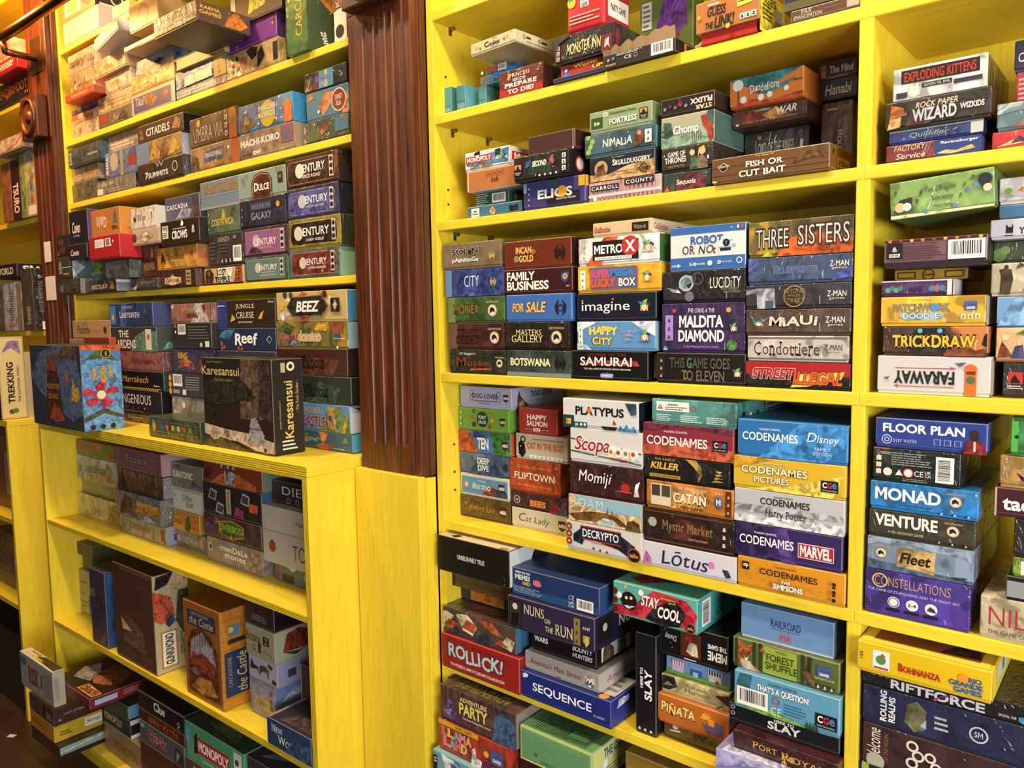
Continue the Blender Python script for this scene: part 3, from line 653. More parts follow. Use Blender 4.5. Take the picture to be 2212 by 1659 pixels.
G((-0.4883,0.002,-0.1121),(0.1552,0.19,0.0401),0.0,'#141414','red and black striped box with slanted racing title','bottom, fifth stack, @M4','M4',fin='shrink',F=(('r',0,.5,1,1,'#a52026'),('t','STREET',.28,.55,.43,.42,'#a5222a','Bi','#f2e9e4'),('p','#e9c75a',(.45,.05),(.53,.55),(.95,.68),(.92,.4),(.6,.1)),('t','ILLEGAL',.7,.42,.46,.5,'#d8571f','Bi','#1d1412')))
G((-0.4859,0.002,-0.0714),(0.1495,0.19,0.0383),0.0,'#bdb7b2','pale grey bordered box with blackletter title','second up, fifth stack, @M4','M4',fin='shrink',F=(('r',.01,.06,.98,.12,'#6a625e'),('r',.01,.88,.98,.94,'#6a625e'),('t','Condottiere',.4,.5,.66,.5,'#5a473e','sb','#e6dfd8'),('zman',.86,.5,.16,.4,'#2a2626')))
G((-0.4891,0.002,-0.0325),(0.1552,0.19,0.039),0.0,'#4a3a31','brown box with flying gull and brushed letters','third up, fifth stack, @M4','M4',fin='shrink',art=('#40322a','#57463b',20),F=(('p','#6fa0ac',(.04,.85),(.11,.55),(.2,.62),(.27,.8),(.17,.5),(.14,.35),(.09,.42)),('p','#e8e6df',(.11,.5),(.16,.5),(.15,.36),(.11,.38)),('c',.17,.4,.05,'#d8923a'),('t','MiAUi',.47,.55,.47,.42,'#d4cdb8','Bj','#2b221d'),('zman',.86,.52,.17,.42)))
G((-0.4895,0.002,0.0072),(0.1556,0.19,0.0361),0.0,'#2e2a33','dark grey box with letter clippings and gilt badge','fourth up, fifth stack, @M4','M4',fin='shrink',side='#252229',F=(('p','#a9abb8',(.12,0),(.3,.04),(.29,.85),(.11,.86)),('p','#8d8f9d',(0,.6),(.14,.66),(.13,.84),(0,.8)),('r',.2,0,.28,.34,'#3f5468'),('o',.48,.5,.44,.4,'#b08f52'),('t','BEYOND',.48,.72,.2,.18,'#c9a562*','s'),('t','BAKER',.48,.54,.12,.1,'#c9a562*','s'),('t','STREET',.48,.34,.2,.18,'#c9a562*','s'),('zman',.87,.5,.17,.42)))
G((-0.4861,0.002,0.0439),(0.153,0.19,0.0402),0.0,'#3c4a6d','dusky blue creased box with outlined letters','fifth up, fifth stack, @M4','M4',fin='shrink',F=(('p','#5a62ad',(0,.5),(.08,.4),(.1,.9),(0,1)),('p','#4a55a8',(.8,.05),(1,.2),(1,.5),(.85,.3)),('t','BLUEPRINTS',.47,.52,.42,.3,'#3f4f86','Bc','#aab6d4'),('zman',.88,.6,.17,.36)))
G((-0.4856,0.002,0.0847),(0.1524,0.19,0.0527),0.0,'#6a5a2e','painted vegetable box with tall thin capitals','top, fifth stack, @M4','M4',fin='shrink',art=('#3c3a1c','#b08f2e',18),F=(('p','#c2571f',(.28,0),(.42,.5),(.7,.62),(1,.4),(1,0)),('p','#a64a1c',(.6,0),(.75,.45),(1,.3),(1,0)),('p','#9fae3a',(.12,0),(.2,.16),(.26,0)),('t','THREE',.24,.52,.32,.5,'#f0ece6','l','#3a2a1c'),('t','SISTERS',.73,.55,.47,.52,'#f0ece6','l','#4a2a1c')))
G((-1.1548,0.0492,-0.4281),(0.143,0.1808,0.0476),0.0,'#4f3a20','brown box with faded gold blackletter','bottom, first stack, @M5','M5',fin='shrink',art=('#3f2e1a','#66491f',14),F=(('p','#6a4f2a',(.02,.2),(.2,.9),(.4,.75),(.3,.3)),('t','Treasure Lair',.4,.52,.62,.3,'#b8913f','s'),('aeg',.86,.48,.46)))
G((-1.1524,0.0492,-0.3799),(0.1378,0.1808,0.0478),0.0,'#cfc8b4','cream framed box with blue village scene','second up, first stack, @M5','M5',F=(('r',.03,.12,.97,.86,'#5288b4'),('p','#7a3438',(.44,.12),(.6,.62),(.7,.5),(.97,.3),(.97,.12)),('p','#31496b',(.7,.12),(.78,.5),(.9,.55),(.97,.3),(.97,.12)),('c',.13,.5,.14,'#d98a5a'),('t','e',.13,.5,.04,.14,'#f2e8da','B'),('t','Burano',.44,.5,.38,.34,'#f4f1ea','is'),('t','Walking',.46,.72,.16,.1,'#e8eef4','i'),('aeg',.86,.52,.4)))
G((-1.1542,0.0492,-0.3315),(0.1392,0.1808,0.0459),0.0,'#3f5876','hazy blue box with stacked white capitals','third up, first stack, @M5','M5',fin='shrink',art=('#33496a','#587694',10),F=(('p','#2f486a',(.2,0),(.35,.7),(.5,.3),(.7,.8),(.9,0)),('t','DEEP',.5,.66,.24,.28,'#eef0ec','b'),('t','DIVE',.5,.33,.22,.28,'#eef0ec','b'),('c',.95,.5,.18,'#2a2a30')))
G((-1.1549,0.0492,-0.285),(0.1467,0.1808,0.0475),0.0,'#4a79b0','patchwork box in orange blue and green','fourth up, first stack, @M5','M5',side='#d2612a',F=(('p','#b3512e',(0,0),(.4,0),(.22,1),(0,1)),('p','#3d7a38',(.7,0),(1,0),(1,1),(.62,1)),('p','#2b5587',(.28,1),(.3,.7),(.5,.6),(.6,1)),('t','TEN',.48,.45,.22,.52,'#f3f1ea','B'),('aeg',.9,.45,.4)))
G((-1.156,0.0492,-0.2369),(0.1446,0.1808,0.0479),0.0,'#74a93c','lime green box with vegetable dots and dark badge','fifth up, first stack, @M5','M5',R=(('c',.35,.5,.4,'#23332a'),('t','POINT',.35,.5,.4,.3,'#f0f2e8','b')),F=(('c',.49,.52,.34,'#23332a'),('t','POINT',.49,.61,.15,.16,'#f0f2e8','b'),('t','SALAD',.49,.4,.15,.16,'#e6ecd8','b'),('c',.33,.86,.1,'#3d6b2f'),('c',.28,.58,.09,'#c9562c'),('c',.33,.27,.12,'#5a2a4a'),('c',.68,.5,.1,'#e0a53a'),('c',.64,.22,.09,'#b52a34'),('p','#d8842c',(.6,.7),(.67,.86),(.68,.8)),('icons',.065,.78,3,0,-.26,.16,'#7fb04a','#f2f2ea'),('aeg',.89,.46,.36)))
G((-1.1488,0.0492,-0.1884),(0.1455,0.1808,0.0453),0.0,'#a9aecb','lilac box with bone outlined lettering','top, first stack, @M5','M5',R=(('p','#4a3a34',(.1,0),(.1,.5),(.13,.9),(.16,.6),(.22,.4),(.3,.15),(.33,0)),('p','#a08a6a',(.12,.3),(.2,.4),(.24,.1),(.14,0)),('t','DOG LOVER',.55,.65,.4,.26,'#23222c','b'),('t','Read Start',.55,.35,.2,.07,'#3a3d55','')),F=(('t','DOG LOVER',.5,.58,.5,.22,'#23222c','b'),('o',.24,.72,.12,.1,'#2d3450'),('o',.76,.7,.12,.1,'#2d3450'),('o',.24,.46,.12,.1,'#2d3450'),('o',.76,.44,.12,.1,'#2d3450'),('r',.28,.33,.72,.36,'#2d3450'),('t','Read Start',.5,.24,.2,.06,'#3a3d55',''),('aeg',.9,.52,.36)))
G((-1.0089,0.0506,-0.4281),(0.1397,0.1794,0.0405),0.0,'#c3bca6','greige box with flowing black script','bottom, second stack, @M5','M5',F=(('t','Cat Lady',.42,.52,.56,.5,'#1d1b1a','ilc'),('aeg',.92,.46,.52)))
G((-1.0112,0.0506,-0.387),(0.1438,0.1794,0.0335),0.0,'#3a1c22','dark wine box with red helmet figures','second up, second stack, @M5','M5',fin='shrink',F=(('c',.12,.5,.24,'#e0dad2'),('c',.12,.5,.2,'#2a1a1c'),('t','AGE',.12,.5,.05,.16,'#e0dad2','b'),('p','#9c2426',(.7,0),(.74,.55),(.84,.6),(.9,.2),(.88,0)),('p','#5a4468',(.8,0),(1,0),(1,.9),(.88,.5)),('t','BEES',.5,.42,.28,.4,'#c9803a','O','#4a1a14')))
G((-1.014,0.0506,-0.353),(0.1307,0.1794,0.0677),0.0,'#a2401f','orange red box with scrollwork and slab title','third up, second stack, @M5','M5',fin='shrink',R=(('p','#e0a36a',(.1,.8),(.5,.9),(.3,.6)),('p','#e0a36a',(.2,.1),(.6,.2),(.4,.4)),('o',.5,.5,.1,.08,'#e0a36a')),F=(('t','FLIPTOWN',.5,.5,.8,.22,'#f0e2c8','sb'),('o',.2,.78,.05,.038,'#d8955a'),('o',.35,.78,.05,.038,'#d8955a'),('o',.5,.78,.05,.038,'#d8955a'),('o',.65,.78,.05,.038,'#d8955a'),('o',.8,.78,.05,.038,'#d8955a'),('o',.2,.22,.05,.038,'#d8955a'),('o',.35,.22,.05,.038,'#d8955a'),('o',.5,.22,.05,.038,'#d8955a'),('o',.65,.22,.05,.038,'#d8955a'),('o',.8,.22,.05,.038,'#d8955a'),('r',.16,.765,.84,.775,'#d8955a'),('r',.16,.225,.84,.235,'#d8955a'),('p','#c9743f',(.04,.8),(.09,.83),(.06,.92)),('p','#c9743f',(.9,.8),(.95,.83),(.92,.92)),('p','#c9743f',(.04,.1),(.09,.13),(.06,.22)),('p','#c9743f',(.9,.1),(.95,.13),(.92,.22)),('p','#c9743f',(.05,.4),(.1,.43),(.07,.52)),('p','#c9743f',(.9,.42),(.95,.45),(.92,.54))))
G((-0.9952,0.0506,-0.2846),(0.1292,0.1794,0.0518),0.0,'#c8bda8','beige box with black cat silhouette','fourth up, second stack, @M5','M5',F=(('p','#17130f',(.06,.2),(.05,.6),(.1,.72),(.18,.6),(.2,.25),(.13,.05)),('o',.15,.78,.13,.08,'#17130f'),('c',.1,.5,.03,'#c8bda8'),('t','Quantum Trick-taking Game',.63,.82,.58,.1,'#b4522c','b'),('t','CAT IN THE BOX',.58,.56,.7,.26,'#c9662c','B'),('r',.29,.08,.42,.2,'#eceae2'),('r',.455,.08,.585,.2,'#eceae2'),('r',.62,.08,.75,.2,'#eceae2'),('r',.785,.08,.915,.2,'#eceae2'),('t','2-5',.355,.14,.06,.07,'#6a5a48','b'),('t','20',.52,.14,.06,.07,'#6a5a48','b'),('t','13+',.685,.14,.06,.07,'#6a5a48','b'),('t','14',.85,.14,.06,.07,'#6a5a48','b')))
G((-0.9858,0.0506,-0.2323),(0.0963,0.09,0.0521),0.0,'#b23a30','coral red box with chunky white letters','top, second stack, @M5','M5',side='#8f2a26',R=(('t','A 90',.4,.35,.35,.1,'#f0e0d8','B'),),F=(('t','HAPPY',.48,.66,.52,.2,'#f4efe9','B'),('t','SALMON',.48,.42,.54,.2,'#f4efe9','B'),('r',.12,.14,.82,.24,'#8a221e'),('r',.38,.13,.57,.25,'#efe6dd'),('t','MIRROR',.475,.19,.14,.05,'#a52f28','B'),('t','FAST FUN',.25,.19,.2,.04,'#f0ded4','b'),('t','HIGH FIVES',.7,.19,.2,.04,'#f0ded4','b')))
G((-0.8299,-0.004,-0.4281),(0.1605,0.19,0.0533),0.0,'#d4d2d2','white box with navy banner and small dots','bottom, third stack, @M5','M5',F=(('p','#1d2433',(.1,.55),(.2,.78),(.74,.78),(.92,.5),(.86,.08),(.7,.3),(.26,.5),(.22,.22),(.1,.3)),('r',.2,.42,.74,.9,'#20273a'),('r',.2,.86,.74,.9,'#a83028'),('r',.22,.42,.74,.46,'#a83028'),('t','DECRYPTO',.47,.66,.48,.28,'#f2f2f0','b'),('t','communicate safely',.5,.36,.3,.06,'#a83028','b'),('c',.38,.17,.05,'#3a4f9a'),('c',.47,.15,.05,'#b0302c'),('c',.56,.13,.05,'#b0302c'),('c',.045,.8,.12,'#6e1f1c'),('c',.045,.54,.12,'#6e1f1c'),('c',.045,.28,.12,'#6e1f1c'),('c',.045,.8,.06,'#d8a24a'),('c',.045,.54,.06,'#d8a24a'),('c',.045,.28,.06,'#d8a24a'),('iello',.91,.22,.5)))
G((-0.8244,-0.004,-0.3742),(0.1535,0.19,0.0496),0.0,'#bcae90','desert scene box with natural rock arch','second up, third stack, @M5','M5',tray='#d9d2c6',side='#c9c0b0',F=(('r',0,.55,1,1,'#8fb6cc'),('p','#d4b98a',(0,.9),(.25,.62),(.6,.5),(.9,.55),(1,.5),(1,0),(0,0)),('p','#6e4a26',(0,.25),(.3,.45),(.55,.5),(.72,.35),(.85,.1),(.74,.1),(.62,.28),(.5,.3),(.4,.1),(.1,.05)),('p','#9fc2d0',(.42,.08),(.52,.26),(.62,.22),(.7,.05)),('p','#5e3f20',(.82,.3),(.9,.4),(.98,.3),(1,0),(.8,0)),('p','#4a3320',(.55,.5),(.56,.72),(.57,.5)),('p','#4a3320',(.61,.47),(.62,.66),(.63,.47)),('c',.08,.98,.12,'#e2b45a'),('t','ROAM',.27,.74,.44,.3,'#e9e6dc','lw')))
G((-0.8208,-0.004,-0.324),(0.1547,0.19,0.0604),0.0,'#331519','dark wine box with white brush script','third up, third stack, @M5','M5',fin='shrink',F=(('t','Momiji',.36,.55,.46,.5,'#f4f2ef','ij'),('c',.77,.4,.15,'#b02a30'),('r',.66,.28,.86,.31,'#c94a44'),('p','#efece8',(.88,.2),(.9,.55),(.96,.66),(.93,.4),(.95,.2)),('r',0,0,1,.03,'#4a2024')))
G((-0.8194,-0.004,-0.263),(0.1503,0.19,0.0625),0.0,'#d8d8da','white box with green bands and red script','fourth up, third stack, @M5','M5',F=(('p','#2f6a35',(0,.66),(1,.4),(1,.44),(0,.7)),('p','#2f6a35',(0,.3),(1,.1),(1,.14),(0,.34)),('p','#f0f0ee',(.52,.58),(.95,.5),(.97,.2),(.56,.24)),('t','Scopa',.32,.5,.5,.55,'#a3262b','ib','#f4f2f0'),('r',.55,.26,.63,.52,'#efe6d2'),('r',.65,.26,.73,.52,'#efe6d2'),('r',.75,.26,.83,.52,'#efe6d2'),('r',.85,.26,.93,.52,'#efe6d2'),('c',.59,.4,.06,'#b5813a'),('c',.69,.4,.06,'#a83a34'),('c',.79,.4,.06,'#6f8a4a'),('c',.89,.4,.06,'#b0413a'),('p','#a3262b',(.56,.24),(.9,.18),(.75,.14))))
G((-0.8357,-0.004,-0.1999),(0.16,0.19,0.0522),0.0,'#d6dade','white box with black letters and blue reeds','top, third stack, @M5','M5',side='#16222a',F=(('t','PLATYPUS',.5,.6,.64,.3,'#15151a','B'),('c',.365,.62,.09,'#d2702c'),('r',0,0,.16,.42,'#1f3a44'),('p','#d8a52c',(.05,.1),(.12,.1),(.12,.3),(.05,.3)),('r',.16,.02,.34,.2,'#274f60'),('t','8+',.2,.11,.04,.1,'#f2f2f2','B'),('c',.26,.12,.05,'#dfe6e8'),('c',.31,.12,.05,'#dfe6e8'),('p','#14161c',(.53,.12),(.74,.12),(.72,0),(.57,0)),('p','#2f7db5',(.76,0),(.78,.2),(.82,.05),(.86,.25),(.9,.06),(.95,.2),(.99,0)),('p','#b5402c',(.68,.2),(.7,.36),(.73,.2)),('p','#2a3f55',(.84,.95),(.98,.95),(.98,.6),(.92,.55))))
G((-0.6692,-0.002,-0.4281),(0.1704,0.19,0.0424),0.0,'#d3d3e0','white box with dark violet brush script and pink petals','bottom, fourth stack, @M5','M5',F=(('p','#c474b0',(0,.05),(.04,.6),(.1,.35),(.1,.08)),('c',.75,.53,.14,'#cf7fb8'),('t','Lōtus',.47,.5,.5,.6,'#231a4a','ij'),('p','#2a2c40',(.86,.45),(.92,.45),(.95,.2),(.9,.14)),('c',.8,.14,.03,'#cf7fb8')))
G((-0.6672,-0.002,-0.3851),(0.1644,0.19,0.0586),0.0,'#241712','black brown box with ornate gold title','second up, fourth stack, @M5','M5',fin='shrink',F=(('r',.02,.06,.98,.1,'#6a4028'),('r',.02,.9,.98,.94,'#6a4028'),('p','#4a1c18',(.3,.2),(.75,.2),(.7,.8),(.35,.8)),('t','Mystic Market',.5,.52,.56,.4,'#d9b878*','sb'),('t','Craft Your Fortune!',.62,.27,.2,.06,'#d8c8a8',''),('c',.11,.6,.14,'#a9a49a'),('icons',.9,.72,3,0,-.22,.17,'#3a2a22','#e8e2d6')))
G((-0.6616,-0.002,-0.3258),(0.1572,0.19,0.0476),0.0,'#b5722a','orange brown box with white outlined title','third up, fourth stack, @M5','M5',fin='shrink',F=(('p','#d0924a',(.3,.1),(.7,.1),(.68,.9),(.32,.9)),('r',.06,.14,.3,.9,'#d8cbb0'),('r',.07,.46,.17,.86,'#3f3a34'),('r',.19,.46,.29,.86,'#4a443c'),('t','THE STRUGGLE FOR',.54,.84,.34,.1,'#f0e2c4','s'),('t','CATAN',.52,.5,.38,.38,'#f4ead2','sB','#7a3a1a'),('t','CARD GAME',.52,.18,.3,.12,'#3a1f12','sb'),('p','#4a5f8a',(.8,.7),(.88,.7),(.88,.42),(.84,.3),(.8,.42)),('t','M',.84,.53,.05,.2,'#efe6cc','B'),('t','5141',.84,.84,.07,.09,'#f0e2c4','b'),('r',.92,.08,.98,.95,'#5a2c18'),('icons',.95,.76,3,0,-.26,.14,'#6a3820','#d8b88a')))
G((-0.6655,-0.002,-0.2777),(0.1548,0.19,0.0423),0.0,'#141210','black box with gold claw drawing','fourth up, fourth stack, @M5','M5',fin='shrink',F=(('t','THIS GAME IS',.25,.88,.24,.08,'#cfae56','bw'),('t','KILLER',.25,.62,.34,.28,'#d9b23f','Bi'),('r',.07,.14,.44,.28,'#b08c3a'),('t','ALIEN ON BOARD',.26,.21,.32,.08,'#241c0e','bw'),('p','#a8893f',(.5,.98),(.6,.7),(.66,.4),(.64,.12),(.7,.4),(.68,.75),(.62,.98)),('p','#b5964a',(.8,.2),(.95,.26),(.84,.3)),('p','#b5964a',(.83,.32),(.94,.39),(.84,.42)),('p','#b5964a',(.86,.44),(.93,.52),(.84,.54)),('p','#b5964a',(.89,.56),(.92,.65),(.84,.66))))
G((-0.6685,-0.002,-0.2347),(0.1632,0.19,0.0544),0.0,'#8a2c3c','crimson box with bold white rounded title','fifth up, fourth stack, @M5','M5',F=(('p','#b5533c',(0,0),(1,0),(1,.35),(.5,.55),(0,.3)),('p','#5e2740',(0,.75),(.5,.95),(1,.8),(1,1),(0,1)),('t','VLAADA CHVÁTIL',.38,.78,.27,.08,'#efdcdc','b'),('t','CODENAMES',.39,.48,.68,.28,'#f4f1f0','b'),('cge',.865,.46,.32)))
G((-0.6507,-0.002,-0.1797),(0.1496,0.21,0.0412),0.0,'#4f8c87','teal box with white warning sticker','top, fourth stack, @M5','M5',fin='shrink',R=(('r',.1,.15,.16,.6,'#17262a'),('c',.26,.4,.14,'#e4e6e2'),('r',.38,.15,.42,.55,'#17262a'),('r',.55,.1,.95,.9,'#8a9492'),('lines',.58,.2,.92,.8,3,'#2a3434')),F=(('r',.06,.52,.46,.9,'#ece9e8'),('t','WARNING!',.26,.78,.13,.08,'#4a2a2a','B'),('lines',.17,.55,.44,.72,2,'#5a4a4a'),('p','#b5332f',(.08,.6),(.14,.6),(.11,.8)),('p','#ece9e8',(.095,.63),(.125,.63),(.11,.74)),('o',.515,.68,.11,.08,'#b5332f'),('lines',.06,.1,.28,.4,4,'#cfe0dc'),('lines',.36,.1,.62,.4,4,'#cfe0dc'),('lines',.67,.1,.95,.4,4,'#cfe0dc')))
G((-0.4966,-0.002,-0.4281),(0.1634,0.19,0.0491),0.0,'#dd9626','amber orange box with handwritten white subtitle','bottom, fifth stack, @M5','M5',F=(('c',.1,.15,.02,'#c9801c'),('c',.21,.15,.02,'#c9801c'),('c',.32,.15,.02,'#c9801c'),('c',.43,.15,.02,'#c9801c'),('c',.54,.15,.02,'#c9801c'),('c',.65,.15,.02,'#c9801c'),('c',.76,.15,.02,'#c9801c'),('c',.87,.15,.02,'#c9801c'),('c',.15,.32,.02,'#c9801c'),('c',.26,.32,.02,'#c9801c'),('c',.37,.32,.02,'#c9801c'),('c',.48,.32,.02,'#c9801c'),('c',.59,.32,.02,'#c9801c'),('c',.7,.32,.02,'#c9801c'),('c',.81,.32,.02,'#c9801c'),('c',.92,.32,.02,'#c9801c'),('c',.1,.49,.02,'#c9801c'),('c',.21,.49,.02,'#c9801c'),('c',.32,.49,.02,'#c9801c'),('c',.43,.49,.02,'#c9801c'),('c',.54,.49,.02,'#c9801c'),('c',.65,.49,.02,'#c9801c'),('c',.76,.49,.02,'#c9801c'),('c',.87,.49,.02,'#c9801c'),('c',.15,.66,.02,'#c9801c'),('c',.26,.66,.02,'#c9801c'),('c',.37,.66,.02,'#c9801c'),('c',.48,.66,.02,'#c9801c'),('c',.59,.66,.02,'#c9801c'),('c',.7,.66,.02,'#c9801c'),('c',.81,.66,.02,'#c9801c'),('c',.92,.66,.02,'#c9801c'),('c',.1,.83,.02,'#c9801c'),('c',.21,.83,.02,'#c9801c'),('c',.32,.83,.02,'#c9801c'),('c',.43,.83,.02,'#c9801c'),('c',.54,.83,.02,'#c9801c'),('c',.65,.83,.02,'#c9801c'),('c',.76,.83,.02,'#c9801c'),('c',.87,.83,.02,'#c9801c'),('r',.06,.6,.13,.86,'#1c1712'),('t','op',.095,.73,.05,.14,'#f0e6d4','B'),('t','VLAADA CHVÁTIL',.48,.86,.21,.07,'#2a1d10','b'),('t','CODENAMES',.5,.65,.54,.2,'#1d1712','b'),('t','THE',.48,.42,.09,.1,'#f6f2ea','Bj','#2a1d10'),('t','SIMPSONS',.5,.25,.28,.2,'#f6f2ea','Bj','#2a1d10'),('t','FAMILY EDITION',.5,.09,.16,.04,'#7a4a10','b'),('c',.915,.68,.06,'#2a1d10'),('c',.915,.44,.06,'#2a1d10'),('c',.915,.2,.06,'#2a1d10'),('r',.9,.55,.93,.62,'#2a1d10'),('r',.9,.31,.93,.38,'#2a1d10')))
G((-0.5017,-0.002,-0.3784),(0.1636,0.19,0.0538),0.0,'#36265f','violet box with red and white side block','second up, fifth stack, @M5','M5',F=(('p','#2a1c4c',(0,0),(.4,0),(.25,1),(0,1)),('p','#4a3478',(.45,0),(.6,0),(.5,1),(.38,1)),('t','VLAADA CHVÁTIL',.3,.76,.22,.08,'#e6e0ee','b'),('t','CODENAMES',.31,.52,.52,.26,'#f3f0f6','b'),('r',.61,.24,.93,.66,'#e9e4e4'),('r',.615,.26,.925,.64,'#b3252e'),('t','MARVEL',.77,.45,.28,.32,'#f6f2f2','B')))
G((-0.5033,-0.002,-0.324),(0.167,0.19,0.053),0.0,'#bdbfc6','silver grey box with lightning serif title','third up, fifth stack, @M5','M5',F=(('p','#a9abb5',(0,.3),(1,.4),(1,.56),(0,.55)),('p','#d3d4da',(0,0),(1,0),(1,.3),(0,.22)),('t','VLAADA CHVÁTIL',.47,.86,.18,.06,'#3a3a44','b'),('t','CODENAMES',.48,.7,.45,.2,'#1b1b22','b'),('t','Harry Potter',.49,.33,.38,.32,'#35322f','sj'),('c',.25,.4,.05,'#a9844a'),('c',.73,.34,.05,'#a9844a')))
G((-0.505,-0.002,-0.2704),(0.1695,0.19,0.0505),0.0,'#d9b42f','golden yellow box with cream capitals in two lines','fourth up, fifth stack, @M5','M5',F=(('p','#e4c95a',(.1,0),(.9,0),(.98,.7),(.5,.2)),('p','#c9952a',(0,.6),(.4,1),(0,1)),('t','VLAADA CHVÁTIL',.37,.85,.26,.07,'#f4ecd2','b','#8a6a1a'),('t','CODENAMES',.38,.62,.6,.22,'#f6f0dc','b','#8a6a1a'),('t','PICTURES',.36,.33,.32,.18,'#f6f0dc','b','#8a6a1a'),('cge',.87,.36,.34)))
G((-0.4986,-0.002,-0.2194),(0.1649,0.22,0.0574),0.0,'#2a72ba','blue box with white storybook script','top, fifth stack, @M5','M5',F=(('p','#3a86cc',(.2,0),(.8,0),(1,.5),(1,1),(.6,1)),('t','VLAADA CHVÁTIL',.31,.77,.2,.07,'#e6eef6','b'),('t','CODENAMES',.31,.56,.52,.22,'#f4f6f8','b'),('t','Disney',.79,.62,.28,.3,'#eef4f8','ic'),('t','FAMILY',.79,.36,.14,.09,'#a9d0f0','b'),('t','EDITION',.79,.24,.16,.09,'#a9d0f0','b')))
G((-1.156,0.03,0.4154),(0.0199,0.05,0.061),0.0,'#4d8d96','small teal deck box alone beside the side panel','@M2','M2',kind='tuck',F=(('r',0,.37,1,.39,'#2f6670'),('lines',.1,.05,.9,.3,4,'#a8c4c4')))
G((-1.1116,0.02,0.4154),(0.024,0.055,0.0536),0.0,'#4a8894','small teal deck box turned edge on','@M2','M2',kind='tuck',side='#5ea2b6',F=(('r',0,.4,1,.42,'#2f6670'),('lines',.1,.05,.9,.34,5,'#a8c4c4')))
G((-1.0604,0.03,0.4154),(0.0196,0.05,0.0435),0.0,'#4a8894','small teal deck box under the blue pouch','@M2','M2',kind='tuck',F=(('r',0,.4,1,.42,'#2f6670'),))
G((-1.0759,0.045,0.4595),(0.0835,0.09,0.0462),0.0,'#2f78ac','wrinkled blue foil pouch with barcode sticker','@M2','M2',kind='pouch',name='foil_pouch',fin='shrink',F=(('r',.32,.62,.62,.82,'#a04a5a'),('bar',.66,.58,.92,.84),('lines',.1,.12,.66,.5,6,'#9cc4da'),('c',.16,.66,.07,'#dfe6e4')))
G((-1.048,-0.004,0.5062),(0.1195,0.15,0.0231),-4.0,'#c4bd96','cream box with blackletter title and alchemy symbols','@M2','M2',R=(('o',.16,.6,.16,.11,'#2e2116'),('r',.2,.52,.28,.68,'#2e2116'),('o',.44,.6,.16,.11,'#2e2116'),('r',.48,.52,.58,.68,'#2e2116'),('c',.74,.58,.16,'#2e2116'),('r',.78,.5,.88,.66,'#2e2116'),('lines',.2,.2,.9,.32,1,'#5a4a34')),kind='lid',side='#cfc9a6',F=(('t','The',.55,.86,.12,.12,'#33261a','s'),('t','Codex',.5,.56,.36,.44,'#2e2116','sBc'),('t','Naturalis',.56,.26,.16,.1,'#4a3c2a','s'),('o',.14,.52,.11,.08,'#6a5a3a'),('o',.84,.6,.11,.08,'#6a5a3a'),('p','#5a4a2e',(.2,.33),(.25,.35),(.23,.59)),('p','#5a4a2e',(.74,.43),(.79,.45),(.77,.69)),('c',.05,.85,.05,'#6a5c40'),('c',.93,.85,.05,'#6a5c40'),('c',.08,.15,.05,'#6a5c40'),('c',.9,.3,.05,'#6a5c40')))
G((-0.9831,0.004,0.4154),(0.1048,0.1,0.0487),0.0,'#5a1a16','dark red box with fiery lower half and white serif words','@M2','M2',side='#3a1a1c',R=(('p','#160e10',(.35,.2),(.32,.7),(.45,.9),(.62,.8),(.66,.2)),('p','#a0604a',(.46,.4),(.45,.68),(.54,.76),(.6,.66),(.58,.42))),fin='shrink',F=(('r',0,0,1,.36,'#9c2a1e'),('p','#7a2018',(0,.3),(.3,.5),(.7,.42),(1,.55),(1,.3)),('t','THE',.46,.93,.1,.05,'#e6dcd0','s'),('t','PRINCESS',.48,.78,.46,.14,'#efe8dc','s'),('t','BRIDE',.47,.6,.3,.12,'#efe8dc','s'),('t','PREPARE',.5,.42,.74,.17,'#f2ece2','sB'),('t','TO DIE!',.5,.18,.6,.17,'#f2ece2','sB')))
G((-0.8491,-0.004,0.4154),(0.1074,0.1,0.008),0.0,'#2a2450','thin dark blue box lying under the red cartoon one','@M2','M2',kind='lid')
G((-0.8394,0.006,0.424),(0.1012,0.09,0.0213),0.0,'#a5302a','red box with yellow cartoon letters and blue worm','@M2','M2',F=(('t','Worm',.52,.72,.5,.34,'#e6c33a','Bj','#5a2a14'),('t','UP',.78,.36,.22,.3,'#e6c33a','Bj','#5a2a14'),('c',.12,.52,.2,'#3f78c0'),('c',.12,.55,.1,'#e6ecf2'),('p','#3f78c0',(.08,.3),(.2,.3),(.24,0),(.06,0)),('t','Flying',.3,.9,.14,.14,'#26202a','sj')))
G((-0.8467,-0.002,0.4459),(0.1247,0.14,0.0473),0.0,'#231d22','black box with jagged yellow letters and horse badge','@M2','M2',R=(('t','MON',.7,.4,.35,.4,'#b8a84a','b'),('r',.03,.2,.1,.8,'#8a2433')),side='#2a2426',fin='shrink',F=(('t','MONSTER INN',.5,.48,.58,.46,'#e2cf8e','bij','#15100e'),('r',.035,.1,.1,.72,'#8a2433'),('icons',.067,.6,3,0,-.2,.13,'#c9c2b4'),('r',.8,.06,.98,.62,'#6a1f2a'),('p','#efe9e0',(.85,.15),(.86,.45),(.93,.5),(.92,.3),(.94,.12),(.9,.25)),('p','#3a3238',(0,.4),(.1,.75),(.3,.98),(0,1))))
